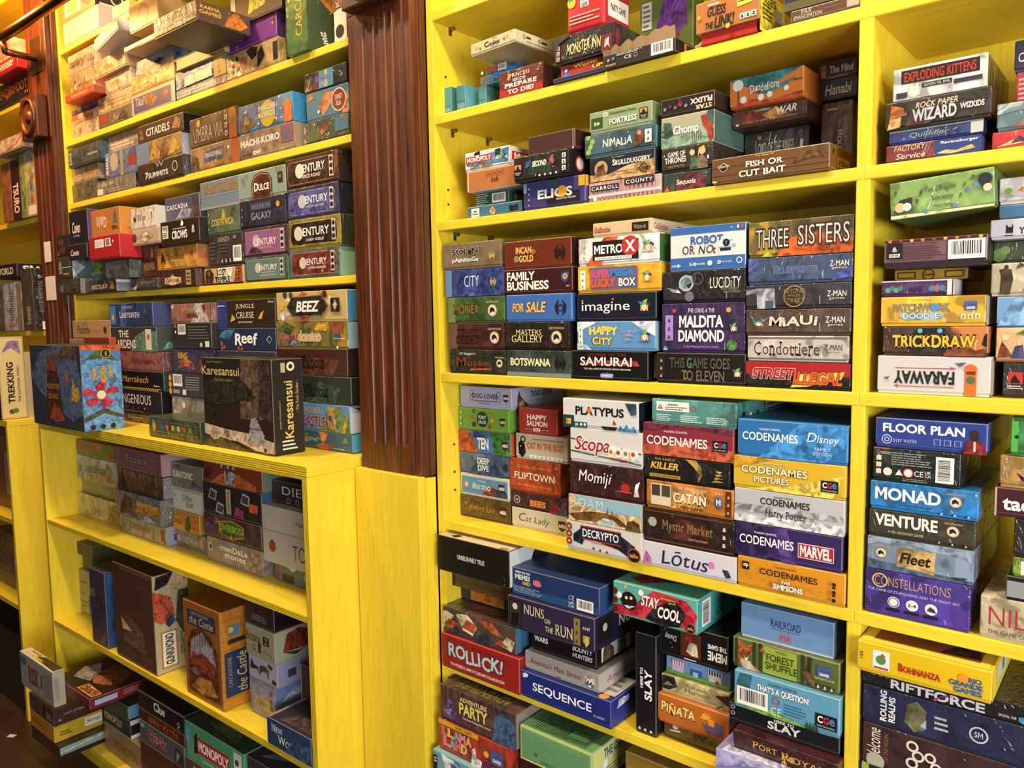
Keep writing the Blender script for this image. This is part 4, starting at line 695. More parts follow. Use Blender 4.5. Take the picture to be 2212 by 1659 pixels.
G((-0.8217,0.0,0.4939),(0.0794,0.085,0.088),0.0,'#bb2b30','red name badge tin standing on the black box','@M2','M2',R=(('r',.12,.2,.9,.58,'#efeae6'),('t','HELLO',.5,.82,.36,.14,'#f4efec','B'),('t','my name is',.52,.67,.36,.06,'#f4dcd8','b'),('t','PARTY GAME',.5,.39,.56,.13,'#2a2224','b')),kind='tin',F=(('t','HELLO',.5,.86,.22,.14,'#f4efec','B'),('t','my name is',.5,.76,.2,.06,'#f4dcd8','b'),('r',.38,.44,.6,.66,'#efeae6'),('t','PARTY',.49,.59,.17,.09,'#2a2224','B'),('t','GAME',.49,.49,.15,.09,'#2a2224','B'),('c',.15,.58,.1,'#e0b13a'),('p','#4a8a4a',(.08,.6),(.1,.8),(.24,.84),(.2,.62)),('bar',.68,.72,.94,1),('lines',.1,.14,.9,.34,3,'#e4a8a4')))
G((-0.7184,0.075,0.4154),(0.1022,0.04,0.13),0.0,'#5a6a30','green upright box with fanned purple cards','@M2','M2',F=(('p','#5a2a78',(.28,.5),(.5,1),(.85,.95),(.9,.55),(.5,.4)),('p','#6f3a90',(.45,.5),(.5,.98),(.54,.95)),('p','#6f3a90',(.45,.5),(.59,.95),(.63,.91)),('p','#6f3a90',(.45,.5),(.68,.92),(.72,.87)),('p','#6f3a90',(.45,.5),(.77,.89),(.81,.83)),('p','#6f3a90',(.45,.5),(.86,.86),(.9,.79)),('p','#7a2a38',(.3,.1),(.32,.45),(.75,.48),(.72,.1)),('r',.05,.6,.24,.95,'#b9bdae'),('lines',.07,.62,.22,.93,5,'#4a4f44'),('c',.25,.26,.12,'#6fa03a'),('p','#17181c',(.12,.32),(.15,.55),(.3,.55),(.32,.34)),('r',.09,.3,.36,.34,'#17181c')))
G((-0.7376,-0.012,0.4154),(0.1349,0.085,0.0209),0.0,'#161316','black box with torn flaps and large barcode','@M2','M2',R=(('r',.35,.1,.75,.9,'#c9a24a'),('r',.42,.2,.68,.8,'#4a3218')),name='board_game_box',fin='matte',kind='torn',F=(('bar',.68,.06,.97,.98),('t','CE',.36,.5,.1,.28,'#efeae4',''),('o',.47,.5,.17,.13,'#c9a09a'),('lines',.2,.72,.62,.92,2,'#cfc8be'),('r',.02,.1,.2,.3,'#2a2420'),('c',.08,.55,.12,'#c98a4a'),('c',.15,.6,.12,'#6a78b0'),('lines',.04,.06,.2,.24,2,'#d8b88a')))
G((-0.5695,-0.008,0.4154),(0.1013,0.1,0.0618),0.0,'#b5713a','kraft orange lid over glossy red tray','@M2','M2',tray='#b3261f',split=.27,side='#d2b93c',R=(('p','#d8c23a',(0,0),(.6,0),(.9,.1),(.9,.9),(0,.95)),('t','GES',.4,.8,.4,.2,'#3a3418','b'),('lines',.1,.3,.5,.7,4,'#3a3418'),('r',.6,.4,.85,.75,'#8d8f94')),kind='lid2',F=(('t','GUESS',.34,.72,.3,.24,'#1c1512','Bi'),('t','THE',.22,.4,.13,.16,'#1c1512','Bi'),('t','LINK!',.46,.44,.32,.28,'#1c1512','Bi'),('p','#e4cf3a',(.66,.66),(.9,.7),(.92,1),(.66,1)),('lines',.68,.74,.9,.96,3,'#3a3418'),('icons',.74,.42,3,.09,0,.13,'#e9e4de'),('r',.2,.86,.38,.9,'#e9e4de'),('c',.06,.64,.05,'#e0b02a'),('c',.52,.28,.06,'#a8c03a')))
G((-0.4265,0.003,0.4154),(0.0948,0.14,0.0174),0.0,'#5f4030','brown box with pale serif capitals near the upright','@M2','M2',F=(('t','PAX',.24,.74,.16,.36,'#d8c8b0','s'),('t','EMANCIPATION',.26,.36,.42,.3,'#d8c8b0','s'),('r',.82,.2,1,1,'#b3a48e'),('lines',.5,.5,.75,.6,1,'#8a6a50')))
G((-0.4372,0.003,0.4334),(0.086,0.14,0.04),0.0,'#2c2a3a','dark indigo box lying on the brown one','@M2','M2',F=(('r',0,0,1,.3,'#5a5234'),))
G((-1.0826,0.014,0.2004),(0.1418,0.12,0.0231),0.0,'#40708f','steel blue box with gold star emblem','bottom, first stack, @M3','M3',R=(('r',0,0,1,1,'#2f7fb0'),),F=(('r',.08,.1,.23,.82,'#ece6da'),('p','#2a2a2a',(.11,.5),(.155,.66),(.2,.5)),('r',.1,.3,.21,.36,'#2a2a2a'),('p','#b89a62',(.42,.4),(.48,.85),(.55,.4),(.5,.1)),('c',.485,.48,.2,'#a58850'),('p','#1d2024',(.8,.2),(.78,.75),(.86,.65),(.94,.8),(.94,.25)),('c',.9,.2,.05,'#c94a34')))
G((-1.08,0.034,0.2241),(0.0902,0.09,0.0283),0.0,'#274f3c','dark green box with barcode label','second up, first stack, @M3','M3',side='#2f5a55',R=(('r',.1,.1,.9,.9,'#2a4a44'),('r',.2,.2,.8,.7,'#a89a3a')),F=(('bar',.52,.2,.92,.85),('lines',.05,.1,.42,.95,6,'#a8c0aa')))
G((-1.0829,0.014,0.2531),(0.146,0.12,0.0395),0.0,'#bd7442','orange box with fine spaced lettering and black script','third up, first stack, @M3','M3',tray='#e4d2c2',split=.05,F=(('t','RAILROAD',.52,.76,.32,.18,'#5a2a16','l'),('t','ink',.52,.46,.14,.28,'#17120f','i'),('r',.34,.62,.7,.63,'#5a2a16'),('r',.02,.02,.045,.95,'#e4c9b4')))
G((-1.0863,0.014,0.2932),(0.1164,0.1,0.0374),0.0,'#dcdad6','white and blue card game box with red title banner','top, first stack, @M3','M3',side='#d4d2ce',R=(('r',.08,.3,1,.75,'#b32a26'),('t','MONO',.55,.53,.8,.3,'#f6f2ec','B')),F=(('p','#4a7aa8',(.04,.3),(.04,.62),(1,.92),(.98,.2),(.5,.25)),('r',.03,.42,.62,.76,'#b32a26'),('t','MONOPOLY',.33,.59,.55,.24,'#f6f2ec','B'),('t','Card Game',.38,.24,.5,.2,'#cfae4a','si','#2a2416'),('p','#a9c4a0',(.7,.45),(.8,.75),(.9,.6),(.8,.35)),('p','#cfd8c0',(.88,.45),(.97,.55),(.98,.3)),('p','#17181c',(.7,.6),(.7,.9),(.82,.95),(.82,.6)),('c',.3,.72,.12,'#efeae4'),('p','#17181c',(.22,.78),(.25,.95),(.36,.98),(.36,.8))))
G((-0.9238,0.0,0.2004),(0.1395,0.13,0.0495),0.0,'#413c78','indigo box with white letters and yellow sun','bottom, second stack, @M3','M3',side='#4a55a0',R=(('r',0,.6,1,1,'#e3b341'),),F=(('r',.38,.1,.92,.5,'#1c1a24'),('r',.55,.4,.74,.68,'#1c1a24'),('r',.44,.75,.56,1,'#2d5a3a'),('t','ELIOS',.52,.5,.56,.34,'#f2f0ee','B'),('c',.64,.52,.21,'#e9a82f'),('t','REACH FOR THE SUN',.7,.27,.3,.06,'#efe9e0','b'),('r',0,.62,.06,.98,'#7f9ab5'),('r',.9,.62,1,1,'#e0a52c'),('icons',.1,.76,4,0,-.2,.1,'#413c78','#e9e6f0')))
G((-0.9342,-0.016,0.2505),(0.1255,0.14,0.0455),0.0,'#1b1819','black box with mint and white slanted title','second up, second stack, @M3','M3',fin='shrink',side='#1d1a1b',R=(('c',.25,.5,.3,'#d84a3a'),('c',.25,.5,.22,'#f0ece6'),('p','#2f5a8a',(.6,.2),(.7,.6),(.9,.5))),F=(('t','SECOND',.48,.62,.26,.22,'#e6ebe2','Bi'),('t','CHANCE',.49,.37,.4,.26,'#15241c','B','#4f8a5f'),('p','#3a5a9a',(.22,.5),(.23,.75),(.34,.8),(.33,.55)),('p','#a03a44',(.66,.7),(.72,.88),(.76,.6),(.72,.5)),('castle',.085,.5,.42),('icons',.93,.76,3,0,-.24,.18,'#e4e2de'),('c',.5,.14,.05,'#c9c6c2'),('c',.6,.14,.05,'#c9c6c2'),('c',.7,.14,.05,'#c9c6c2'),('c',.8,.14,.05,'#c9c6c2')))
G((-0.9117,0.0,0.2966),(0.1061,0.13,0.036),0.0,'#3b1316','plain dark maroon box closed by a white loop','top, second stack, @M3','M3',fin='matte',R=(('p','#d8582a',(.2,.5),(.3,.75),(.4,.55)),),F=(('r',.955,.04,.97,.96,'#b9a8a4'),('c',.962,.08,.05,'#d8ccc8')))
G((-0.7791,0.004,0.2004),(0.1426,0.16,0.0323),0.0,'#b9a8ac','pink gingham box with spaced white capitals','bottom, third stack, @M3','M3',fin='shrink',F=(('r',0,0,.03,1,'#c98a90'),('r',.06,0,.09,1,'#c98a90'),('r',.12,0,.15,1,'#c98a90'),('r',.18,0,.21,1,'#c98a90'),('r',.24,0,.27,1,'#c98a90'),('r',.3,0,.33,1,'#c98a90'),('r',.36,0,.39,1,'#c98a90'),('r',.42,0,.45,1,'#c98a90'),('r',.48,0,.51,1,'#c98a90'),('r',.54,0,.57,1,'#c98a90'),('r',.6,0,.63,1,'#c98a90'),('r',.66,0,.69,1,'#c98a90'),('r',.72,0,.75,1,'#c98a90'),('r',.78,0,.81,1,'#c98a90'),('r',.84,0,.87,1,'#c98a90'),('r',.9,0,.93,1,'#c98a90'),('r',0,.2,1,.35,'#d8c4c6'),('r',.04,.5,.44,.82,'#2a2428'),('r',.52,.62,.92,.96,'#2a2428'),('t','CARROLL',.24,.66,.38,.2,'#f4f2f0','bw'),('t','COUNTY',.72,.79,.36,.2,'#f4f2f0','bw'),('c',.1,.1,.13,'#e4e0de')))
G((-0.7764,0.004,0.2333),(0.1283,0.16,0.0427),0.0,'#1f2436','sand and black box with skull and oval mark','second up, third stack, @M3','M3',F=(('p','#c09868',(0,0),(0,.3),(.3,.25),(.6,.5),(1,.62),(1,0)),('t','SKULLDUGGERY',.65,.68,.58,.26,'#efe6d4','sBc','#15100c'),('c',.18,.5,.32,'#b8946a'),('p','#6a4428',(.1,.2),(.12,.6),(.22,.7),(.26,.25)),('t','Swindle your way',.56,.3,.3,.1,'#3a2614','i'),('t','to a pirate fortune!',.56,.18,.34,.08,'#3a2614','i'),('o',.84,.3,.18,.15,'#2a1c10'),('t','OUTSET',.84,.28,.2,.13,'#1c140c','B'),('t','for 2-4 players',.45,.88,.2,.06,'#d8d0c0','')))
G((-0.7876,0.004,0.2766),(0.1395,0.16,0.0384),0.0,'#3c5a68','teal box with chalky capitals and brown animal','third up, third stack, @M3','M3',fin='shrink',side='#6a9ab8',F=(('t','NiMALiA',.48,.5,.42,.42,'#e9ece6','bj'),('c',.06,.25,.13,'#8fae5a'),('c',.09,.47,.13,'#8fae5a'),('c',.12,.69,.13,'#8fae5a'),('c',.06,.91,.13,'#8fae5a'),('p','#7a4a2c',(.72,.2),(.74,.7),(.82,.85),(.86,.5),(.8,.2)),('c',.79,.72,.1,'#c98a5a'),('r',.87,.25,.96,.8,'#e2e6e6'),('icons',.915,.66,2,0,-.26,.2,'#e2e6e6')))
G((-0.7769,0.004,0.3156),(0.1237,0.16,0.037),0.0,'#8ba078','sage green box with white blocky title and arrow badge','top, third stack, @M3','M3',side='#7a9068',F=(('r',.03,.22,.22,.72,'#2c4a2c'),('p','#e4dca0',(.08,.34),(.13,.45),(.08,.56)),('p','#e4dca0',(.13,.34),(.18,.45),(.13,.56)),('r',.235,.7,.305,.88,'#e6e6da'),('t','#2',.27,.79,.05,.1,'#2a2a22','b'),('t','Friedemann Friese',.55,.8,.42,.11,'#1e2a1c','bi'),('t','FORTRESS',.55,.42,.44,.26,'#f2f0e2','B','#243020'),('castle',.875,.55,.42)))
G((-0.6327,0.004,0.2004),(0.0847,0.16,0.0293),0.0,'#2a3a34','dark box with plum arc and white script','bottom, fourth stack, @M3','M3',fin='shrink',F=(('p','#5f2434',(.25,0),(.3,.5),(.45,.85),(.7,.9),(.85,.6),(.9,0)),('t','Sequoia',.48,.42,.4,.36,'#e8dccf','bi'),('c',.2,.2,.2,'#3f4f38'),('p','#b3522c',(0,0),(.1,.35),(.14,0))))
G((-0.6359,0.004,0.2303),(0.0903,0.16,0.0388),0.0,'#2a201b','dark brown box with white capitals and blonde figures','second up, fourth stack, @M3','M3',fin='shrink',F=(('t','A',.06,.72,.03,.1,'#efe9e0','b'),('t','GAME OF',.3,.74,.34,.2,'#f2eee8','b'),('t','THRONES',.28,.5,.42,.24,'#f2eee8','b'),('t','Hand of the King',.3,.24,.32,.12,'#b09a4a',''),('p','#3a5a3c',(.56,0),(.58,.55),(.64,.62),(.72,.4),(.74,0)),('c',.61,.7,.12,'#d8b09a'),('p','#6a5a4a',(.7,0),(.72,.45),(.8,.6),(.9,.3),(.92,0)),('c',.8,.72,.15,'#d8b09a'),('p','#dcb84a',(.72,.45),(.74,.85),(.84,.92),(.87,.6),(.82,.82),(.76,.7)),('r',.9,.36,.93,.5,'#e2e0dc')))
G((-0.6367,0.004,0.2697),(0.0927,0.16,0.0492),0.0,'#a8a890','misty forest box with white letters and red dinosaur','third up, fourth stack, @M3','M3',side='#4a6a68',F=(('p','#7f9a88',(0,0),(1,0),(1,.4),(0,.3)),('p','#3a5a58',(0,.4),(.06,.85),(.2,.8),(.24,.4),(.12,.3)),('p','#2f4f4c',(.8,.6),(.88,.98),(1,1),(1,.5)),('p','#8f2f22',(.76,.85),(.8,.55),(.86,.4),(.92,0),(1,.1),(.98,.5),(.9,.7),(.84,.9)),('t','Chomp',.48,.5,.48,.36,'#f4f2ec','B','#5a5a50'),('r',.6,.1,.61,.4,'#3a4a44'),('r',.64,.1,.65,.4,'#3a4a44'),('r',.68,.1,.69,.4,'#3a4a44'),('r',.72,.1,.73,.4,'#3a4a44'),('r',.76,.1,.77,.4,'#3a4a44'),('icons',.04,.62,3,0,-.16,.09,'#a8a890','#2a3430')))
G((-0.6367,0.004,0.3195),(0.0933,0.16,0.0282),0.0,'#1d171c','black box with upside down golden lettering','top, fourth stack, @M3','M3',side='#171316',F=(('t','STAR',.8,.24,.3,.26,'#e6c88a','B','#3a1a10',180),('t','FLUXX',.76,.6,.4,.3,'#f0ece2','B','#b3401c',180),('c',.08,.45,.1,'#8a8078'),('c',.18,.55,.1,'#4a3a5a'),('c',.28,.45,.1,'#6a6a74'),('c',.38,.55,.1,'#9a4a34'),('c',.48,.45,.1,'#8a8078'),('p','#8a2a30',(.32,.5),(.36,.9),(.44,.6))))
G((-0.5425,-0.006,0.2004),(0.1774,0.108,0.0383),0.0,'#6b4826','wooden crate printed box at the shelf edge','@M3','M3',fin='gloss',R=(('c',.15,.75,.1,'#2a1a10'),('r',.3,.2,.8,.6,'#9a7a3a'),('t','FISH',.55,.4,.4,.2,'#3a2412','sb')),F=(('r',0,.3,1,.32,'#3a2412'),('r',0,.62,1,.64,'#4a2e18'),('p','#553618',(.7,.4),(.8,.9),(.95,.95),(.98,.5),(.86,.55)),('p','#7d5830',(.8,.55),(.86,.75),(.92,.62)),('c',.11,.62,.17,'#e4dccb'),('c',.11,.62,.15,'#17141a'),('t','COUNTRY',.11,.66,.11,.09,'#e4dccb','b'),('t','The Game Of',.47,.9,.16,.08,'#d8a832','b'),('t','FISH OR',.47,.62,.33,.24,'#f2dfcf','sB','#2a160c'),('t','CUT BAIT',.45,.28,.4,.26,'#f2dfcf','sB','#2a160c'),('r',.01,.06,.05,.12,'#d8cbb0')))
G((-0.541,0.112,0.2004),(0.1054,0.118,0.096),0.0,'#2b2925','charcoal box with worn roman capitals behind the crate box','@M3','M3',fin='shrink',F=(('t','THE',.24,.9,.06,.06,'#cfc8ba','s'),('t','LORD OF THE RINGS',.48,.74,.6,.24,'#d8d2c4','sc'),('t','JOURNEY TO MORDOR',.48,.42,.5,.14,'#b09652','sc'),('r',.87,.65,.92,.78,'#cfcac0')))
G((-0.5428,0.066,0.297),(0.1196,0.16,0.0271),0.0,'#4a2f24','brown leaf painted box with slashed white letters','@M3','M3',fin='shrink',F=(('p','#7a2f22',(.1,.3),(.2,.9),(.4,.7),(.5,.3),(.3,.1)),('p','#a8743a',(.42,.5),(.6,.9),(.75,.4),(.55,.2)),('t','WAR',.74,.64,.26,.44,'#e8e2da','bij'),('t','of WHISPERING',.42,.82,.2,.1,'#e8e2da','i'),('t','A Game of Conquest in Feudal Japan',.52,.24,.74,.08,'#cfc2b0','s'),('r',.06,.12,.1,.24,'#dcd8d2')))
G((-0.5398,0.05,0.3247),(0.1167,0.16,0.0447),0.0,'#c9772f','orange and teal box with white dandelion heads','@M3','M3',fin='gloss',F=(('p','#33707c',(0,1),(.08,.8),(.5,.45),(.8,.8),(1,1)),('p','#2f6a74',(.3,.42),(.55,.3),(.8,.5),(.9,.7),(.6,.5)),('p','#b3402a',(0,0),(.25,.25),(.6,.08),(1,.2),(1,0)),('c',.12,.76,.2,'#d4d2cc'),('c',.2,.24,.12,'#e2ded6'),('c',.44,.22,.11,'#e2ded6'),('c',.56,.26,.1,'#e2ded6'),('c',.78,.36,.09,'#e2ded6'),('r',.125,.1,.135,.6,'#4a3420'),('t','Dandelions',.49,.55,.4,.28,'#f2ece0','j'),('t','frosted',.93,.58,.35,.06,'#3a2a18','bi',None,90)))
G((-0.4227,0.128,0.2004),(0.0483,0.05,0.127),0.0,'#5a3a2a','tall brown upright box with sideways lettering','@M3','M3',fin='shrink',F=(('p','#45302a',(.2,.4),(.5,.75),(.75,.5),(.5,.3)),('t','MOUNTAIN',.6,.4,.14,.5,'#dcd2c4','b',None,-90),('t','GOATS',.36,.3,.12,.34,'#dcd2c4','b',None,-90),('lines',.2,.88,.6,.94,1,'#c9bfae')))
G((-0.4226,0.118,0.328),(0.055,0.1,0.0304),0.0,'#22264f','dark navy box with brushy white title','@M3','M3',F=(('t','Hanabi',.52,.5,.72,.52,'#ddd6cf','bi'),('r',0,0,1,.1,'#15182f')))
G((-0.4226,0.118,0.359),(0.0543,0.1,0.0274),0.0,'#2a2523','black box with stone grey title and orange rabbit badge','@M3','M3',F=(('t','The Mind',.6,.52,.64,.42,'#cdc6b8','B'),('r',.05,.12,.18,.8,'#c9763a'),('c',.115,.6,.14,'#5a7a5a'),('lines',.25,.06,.8,.14,1,'#cfc8bc')))
G((-1.1555,-0.018,-0.7451),(0.2173,0.19,0.0748),0.0,'#98211f','red box with puffed grey lettering near the plinth','@M6','M6',side='#86201f',F=(('t','ROLLICK!',.45,.56,.74,.5,'#26323c','Oj'),('t','ROLLICK!',.45,.56,.71,.46,'#b9c8d2','Bj'),('t','THE HYSTERICAL GAME OF CLUES AND COLLABORATION!',.47,.18,.7,.09,'#f0e4de','b'),('t','ARMADA',.15,.88,.14,.08,'#7f1719',''),('t','WALTZ',.32,.86,.14,.08,'#7f1719',''),('t','BURP',.49,.84,.14,.08,'#7f1719',''),('t','ERUPT',.66,.82,.14,.08,'#7f1719',''),('t','JUMP',.83,.8,.14,.08,'#7f1719','')))
G((-1.156,-0.012,-0.6697),(0.203,0.19,0.0562),0.0,'#4a3a38','box with woodblock samurai pattern in navy and cream','@M6','M6',side='#4a7aa0',R=(('r',.1,.2,.6,.8,'#35608a'),('p','#c4d4dc',(.3,.1),(.5,.9),(.8,.5))),fin='shrink',F=(('p','#2c3550',(0,.9),(.06,1),(.14,.8)),('p','#c8b898',(0,.1),(.1,.5),(.18,.75),(.05,.85),(0,.8)),('p','#a5522f',(.02,.3),(.1,.6),(.25,.5),(.12,.2)),('p','#2c3550',(.12,.1),(.2,.4),(.28,.1)),('p','#d2c4a4',(.2,.85),(.36,.95),(.5,.6),(.44,.2),(.3,.3)),('p','#9c4628',(.28,.4),(.36,.75),(.5,.65),(.44,.3)),('p','#2c3550',(.44,.05),(.6,.5),(.72,.1),(.6,-0)),('p','#a5522f',(.5,.9),(.7,.95),(.86,.5),(.7,.55)),('p','#cdbd9c',(.8,.2),(.9,.6),(1,.5),(.96,.1)),('p','#9c4628',(.74,.2),(.82,.45),(.9,.2))))
G((-1.156,0.045,-0.6128),(0.1402,0.17,0.0342),0.0,'#262a2c','dark box with orange doodled panel and peace sign','@M6','M6',F=(('r',.22,.08,.9,.9,'#b86f2e'),('o',.58,.46,.24,.19,'#5a2c14'),('r',.575,.28,.585,.64,'#5a2c14'),('p','#5a2c14',(.58,.46),(.5,.3),(.51,.29),(.585,.43)),('p','#5a2c14',(.58,.46),(.66,.3),(.65,.29),(.575,.43)),('o',.36,.7,.14,.115,'#8a4a1e'),('o',.32,.3,.12,.1,'#8a4a1e'),('o',.45,.2,.1,.08,'#8a4a1e'),('o',.8,.6,.14,.12,'#8a4a1e'),('o',.78,.25,.12,.1,'#8a4a1e')))
G((-1.156,0.02,-0.5781),(0.168,0.19,0.0471),0.0,'#5a4326','brown wood grained box under the black book box','@M6','M6',F=(('r',0,.3,1,.33,'#3c2a16'),('r',0,.62,1,.65,'#4a3519'),('r',0,0,.05,1,'#2a1c14')))
G((-1.1556,-0.022,-0.5304),(0.199,0.2,0.0751),0.0,'#131212','long black box with tiny white spaced words','@M6','M6',T=(('r',0,0,1,1,'#cbbfa4'),('p','#2a2018',(.15,.05),(.24,.02),(.28,.1),(.2,.12)),('r',.86,0,.97,.06,'#8a7a5a')),side='#c9d0d4',R=(('c',.5,.5,.4,'#1c1c20'),('t','5/2',.75,.6,.3,.4,'#c94a34','B')),kind='tuck',F=(('t','UNBELIEVABLY TRUE',.48,.5,.38,.13,'#e4e2de','b'),('icons',.94,.22,2,0,-.14,.08,'#131212','#6a6a6a')))
G((-0.9374,-0.0141,-0.7451),(0.2094,0.2,0.053),0.0,'#1c2a78','royal blue box with big white rounded capitals','bottom, second stack, @M6','M6',side='#1c2f8c',R=(('p','#c9d4ea',(.1,.6),(.3,.65),(.32,.85),(.14,.9)),('t','S',.9,.5,.12,.4,'#e6e8f2','')),T=(('r',.8,.1,.98,.5,'#c9c8c4'),('lines',.82,.15,.96,.45,3,'#7a7a80'),('c',.9,.05,.05,'#d8924a')),F=(('t','SEQUENCE',.47,.5,.66,.36,'#f1f2f6','b'),('t','CLASSIC',.88,.3,.12,.08,'#c9d0ea',''),('p','#c9d4ea',(.03,.74),(.08,.8),(.09,.92),(.05,.95),(.02,.88))))
G((-0.9366,-0.0021,-0.6915),(0.1764,0.17,0.0358),0.0,'#a9a5a0','light grey box with red script and route shield','second up, second stack, @M6','M6',side='#b8b4ae',R=(('t',"America's Main",.55,.5,.8,.36,'#8a2f4a','i'),),F=(('t',"America's Main Street",.42,.52,.7,.3,'#7f2740','i'),('p','#e9e7e2',(.82,.7),(.94,.7),(.95,.4),(.88,.12),(.81,.4)),('o',.88,.42,.3,.27,'#2a2a30'),('t','66',.88,.38,.08,.26,'#22242c','B'),('c',.48,.02,.14,'#6a665f')))
G((-0.9288,0.0099,-0.6551),(0.1538,0.17,0.05),0.0,'#101012','black box with white science fiction lettering','third up, second stack, @M6','M6',side='#0e0e10',R=(('r',.1,.15,.9,.85,'#d2d6d4'),('p','#5a4434',(.12,.15),(.15,.7),(.25,.8),(.35,.5),(.36,.15)),('p','#5a8a58',(.42,.15),(.44,.8),(.52,.9),(.6,.6),(.62,.15)),('p','#2a2a2c',(.7,.15),(.72,.85),(.82,.95),(.9,.6),(.92,.15))),F=(('t','STAR',.16,.76,.22,.2,'#eef0ee','B'),('t','WARS',.16,.5,.22,.22,'#eef0ee','B'),('t','BOUNTY',.8,.58,.3,.2,'#eceae6','bi'),('t','HUNTERS',.8,.32,.3,.18,'#eceae6','bi')))
G((-0.9579,-0.0261,-0.6045),(0.2039,0.2,0.064),0.0,'#2c2444','dark purple scuffed box with gold serif title','fourth up, second stack, @M6','M6',side='#251e3c',R=(('r',.05,.2,.3,.85,'#17161a'),('c',.17,.6,.12,'#b8b2a6'),('t','NUNS',.6,.58,.4,.34,'#e4dcae','s'),('t','ON',.88,.4,.12,.16,'#e4dcae','s')),F=(('r',.015,.08,.17,.9,'#16151b'),('r',.025,.12,.16,.86,'#2e2c30'),('c',.09,.7,.1,'#cfc6b4'),('p','#0c0b0e',(.04,.12),(.05,.5),(.13,.5),(.15,.12)),('t','NUNS',.32,.7,.24,.3,'#e4dcae','s'),('t','ON',.48,.52,.07,.14,'#e4dcae','s'),('t','THE',.5,.28,.09,.16,'#e4dcae','s'),('t','RUN',.67,.36,.2,.34,'#e4dcae','s'),('r',.78,.1,.85,.88,'#8a7440'),('icons',.815,.74,3,0,-.26,.14,'#8a7440','#1d1810'),('t','4147',.92,.66,.08,.1,'#d8d0b4','b'),('p','#c9a95a',(.88,.45),(.96,.45),(.95,.25),(.92,.12),(.89,.25))))
G((-0.9559,-0.0141,-0.5399),(0.2049,0.2,0.0526),0.0,'#1f3466','navy to blue box with white stacked title and barcode','top, second stack, @M6','M6',side='#2a4a86',R=(('t','WHAT',.7,.75,.5,.2,'#eef0f2','B'),('t','MEME',.7,.45,.5,.3,'#eef0f2','B'),('r',.15,.08,.45,.35,'#4aa8c8'),('t','8+',.3,.22,.2,.18,'#f2f4f6','B')),F=(('r',0,0,1,.3,'#254a78'),('t','WHAT DO YOU',.13,.86,.18,.1,'#eef0f2','B'),('t','MEME?',.13,.68,.18,.2,'#eef0f2','B'),('t','FAMILY',.18,.48,.1,.14,'#d8c23a','B'),('c',.31,.6,.16,'#a8242c'),('lines',.26,.5,.36,.7,4,'#e4c4c4'),('t','CE',.7,.42,.06,.16,'#e6e8ea','l'),('t','UK',.7,.24,.06,.09,'#e6e8ea','b'),('t','CA',.7,.12,.06,.09,'#e6e8ea','b'),('bar',.76,.06,.94,.46),('lines',.02,.1,.4,.36,4,'#8aa0c0')))
G((-0.6921,0.012,-0.7451),(0.0415,0.14,0.1855),0.0,'#14151c','narrow black box standing upright with sideways white title','@M6','M6',kind='lid',F=(('t','SLAY',.62,.5,.36,.3,'#f0f0f0','B',None,90),('t','HERE TO',.3,.56,.14,.2,'#f0f0f0','B',None,90),('o',.2,.05,.014,.01,'#d8d6d2'),('o',.48,.05,.014,.01,'#d8d6d2'),('o',.76,.05,.014,.01,'#d8d6d2'),('c',.2,.05,.009,'#d8d6d2'),('c',.48,.05,.009,'#d8d6d2'),('c',.76,.05,.009,'#d8d6d2')))
G((-0.6454,0.03,-0.7451),(0.1144,0.15,0.033),0.0,'#4a3622','brown box with skull and crossbones at stack foot','bottom, third stack, @M6','M6',fin='shrink',art=('#38281a','#5a442c',12),F=(('c',.2,.75,.17,'#cfcac0'),('c',.17,.78,.04,'#2a2018'),('c',.23,.78,.04,'#2a2018'),('p','#cfcac0',(.1,.5),(.28,.6),(.3,.5),(.12,.42)),('c',.6,.5,.1,'#6f5a40')))
G((-0.6494,0.016,-0.7115),(0.132,0.15,0.0509),0.0,'#c06a26','orange box with arched yellow lettering','second up, third stack, @M6','M6',F=(('p','#d8893a',(.6,.6),(.7,.95),(.8,.6)),('t','PIÑATA',.3,.58,.5,.44,'#f0d480','sBj','#6a1a10'),('rio',.8,.4,.5)))
G((-0.647,0.024,-0.6601),(0.1267,0.15,0.0321),0.0,'#c4b685','straw box with thin green hand lettering','third up, third stack, @M6','M6',fin='shrink',F=(('p','#2a2a28',(0,.2),(.02,.95),(.2,.98),(.25,.5),(.12,.2)),('p','#8d8a78',(.03,.4),(.1,.7),(.18,.5)),('p','#4a2f20',(.8,.7),(1,.9),(1,.3)),('t','Autumn',.53,.76,.3,.22,'#3c4a2c','l'),('t','Harvest',.55,.48,.36,.26,'#3c4a2c','l'),('t','A Tea Dragon Society Card Game',.55,.22,.52,.08,'#4a4a34',''),('p','#2f3526',(.82,.05),(.88,.2),(.85,.04)),('p','#2f3526',(.86,.15),(.91,.3),(.88,.14)),('p','#2f3526',(.9,.25),(.94,.4),(.91,.24))))
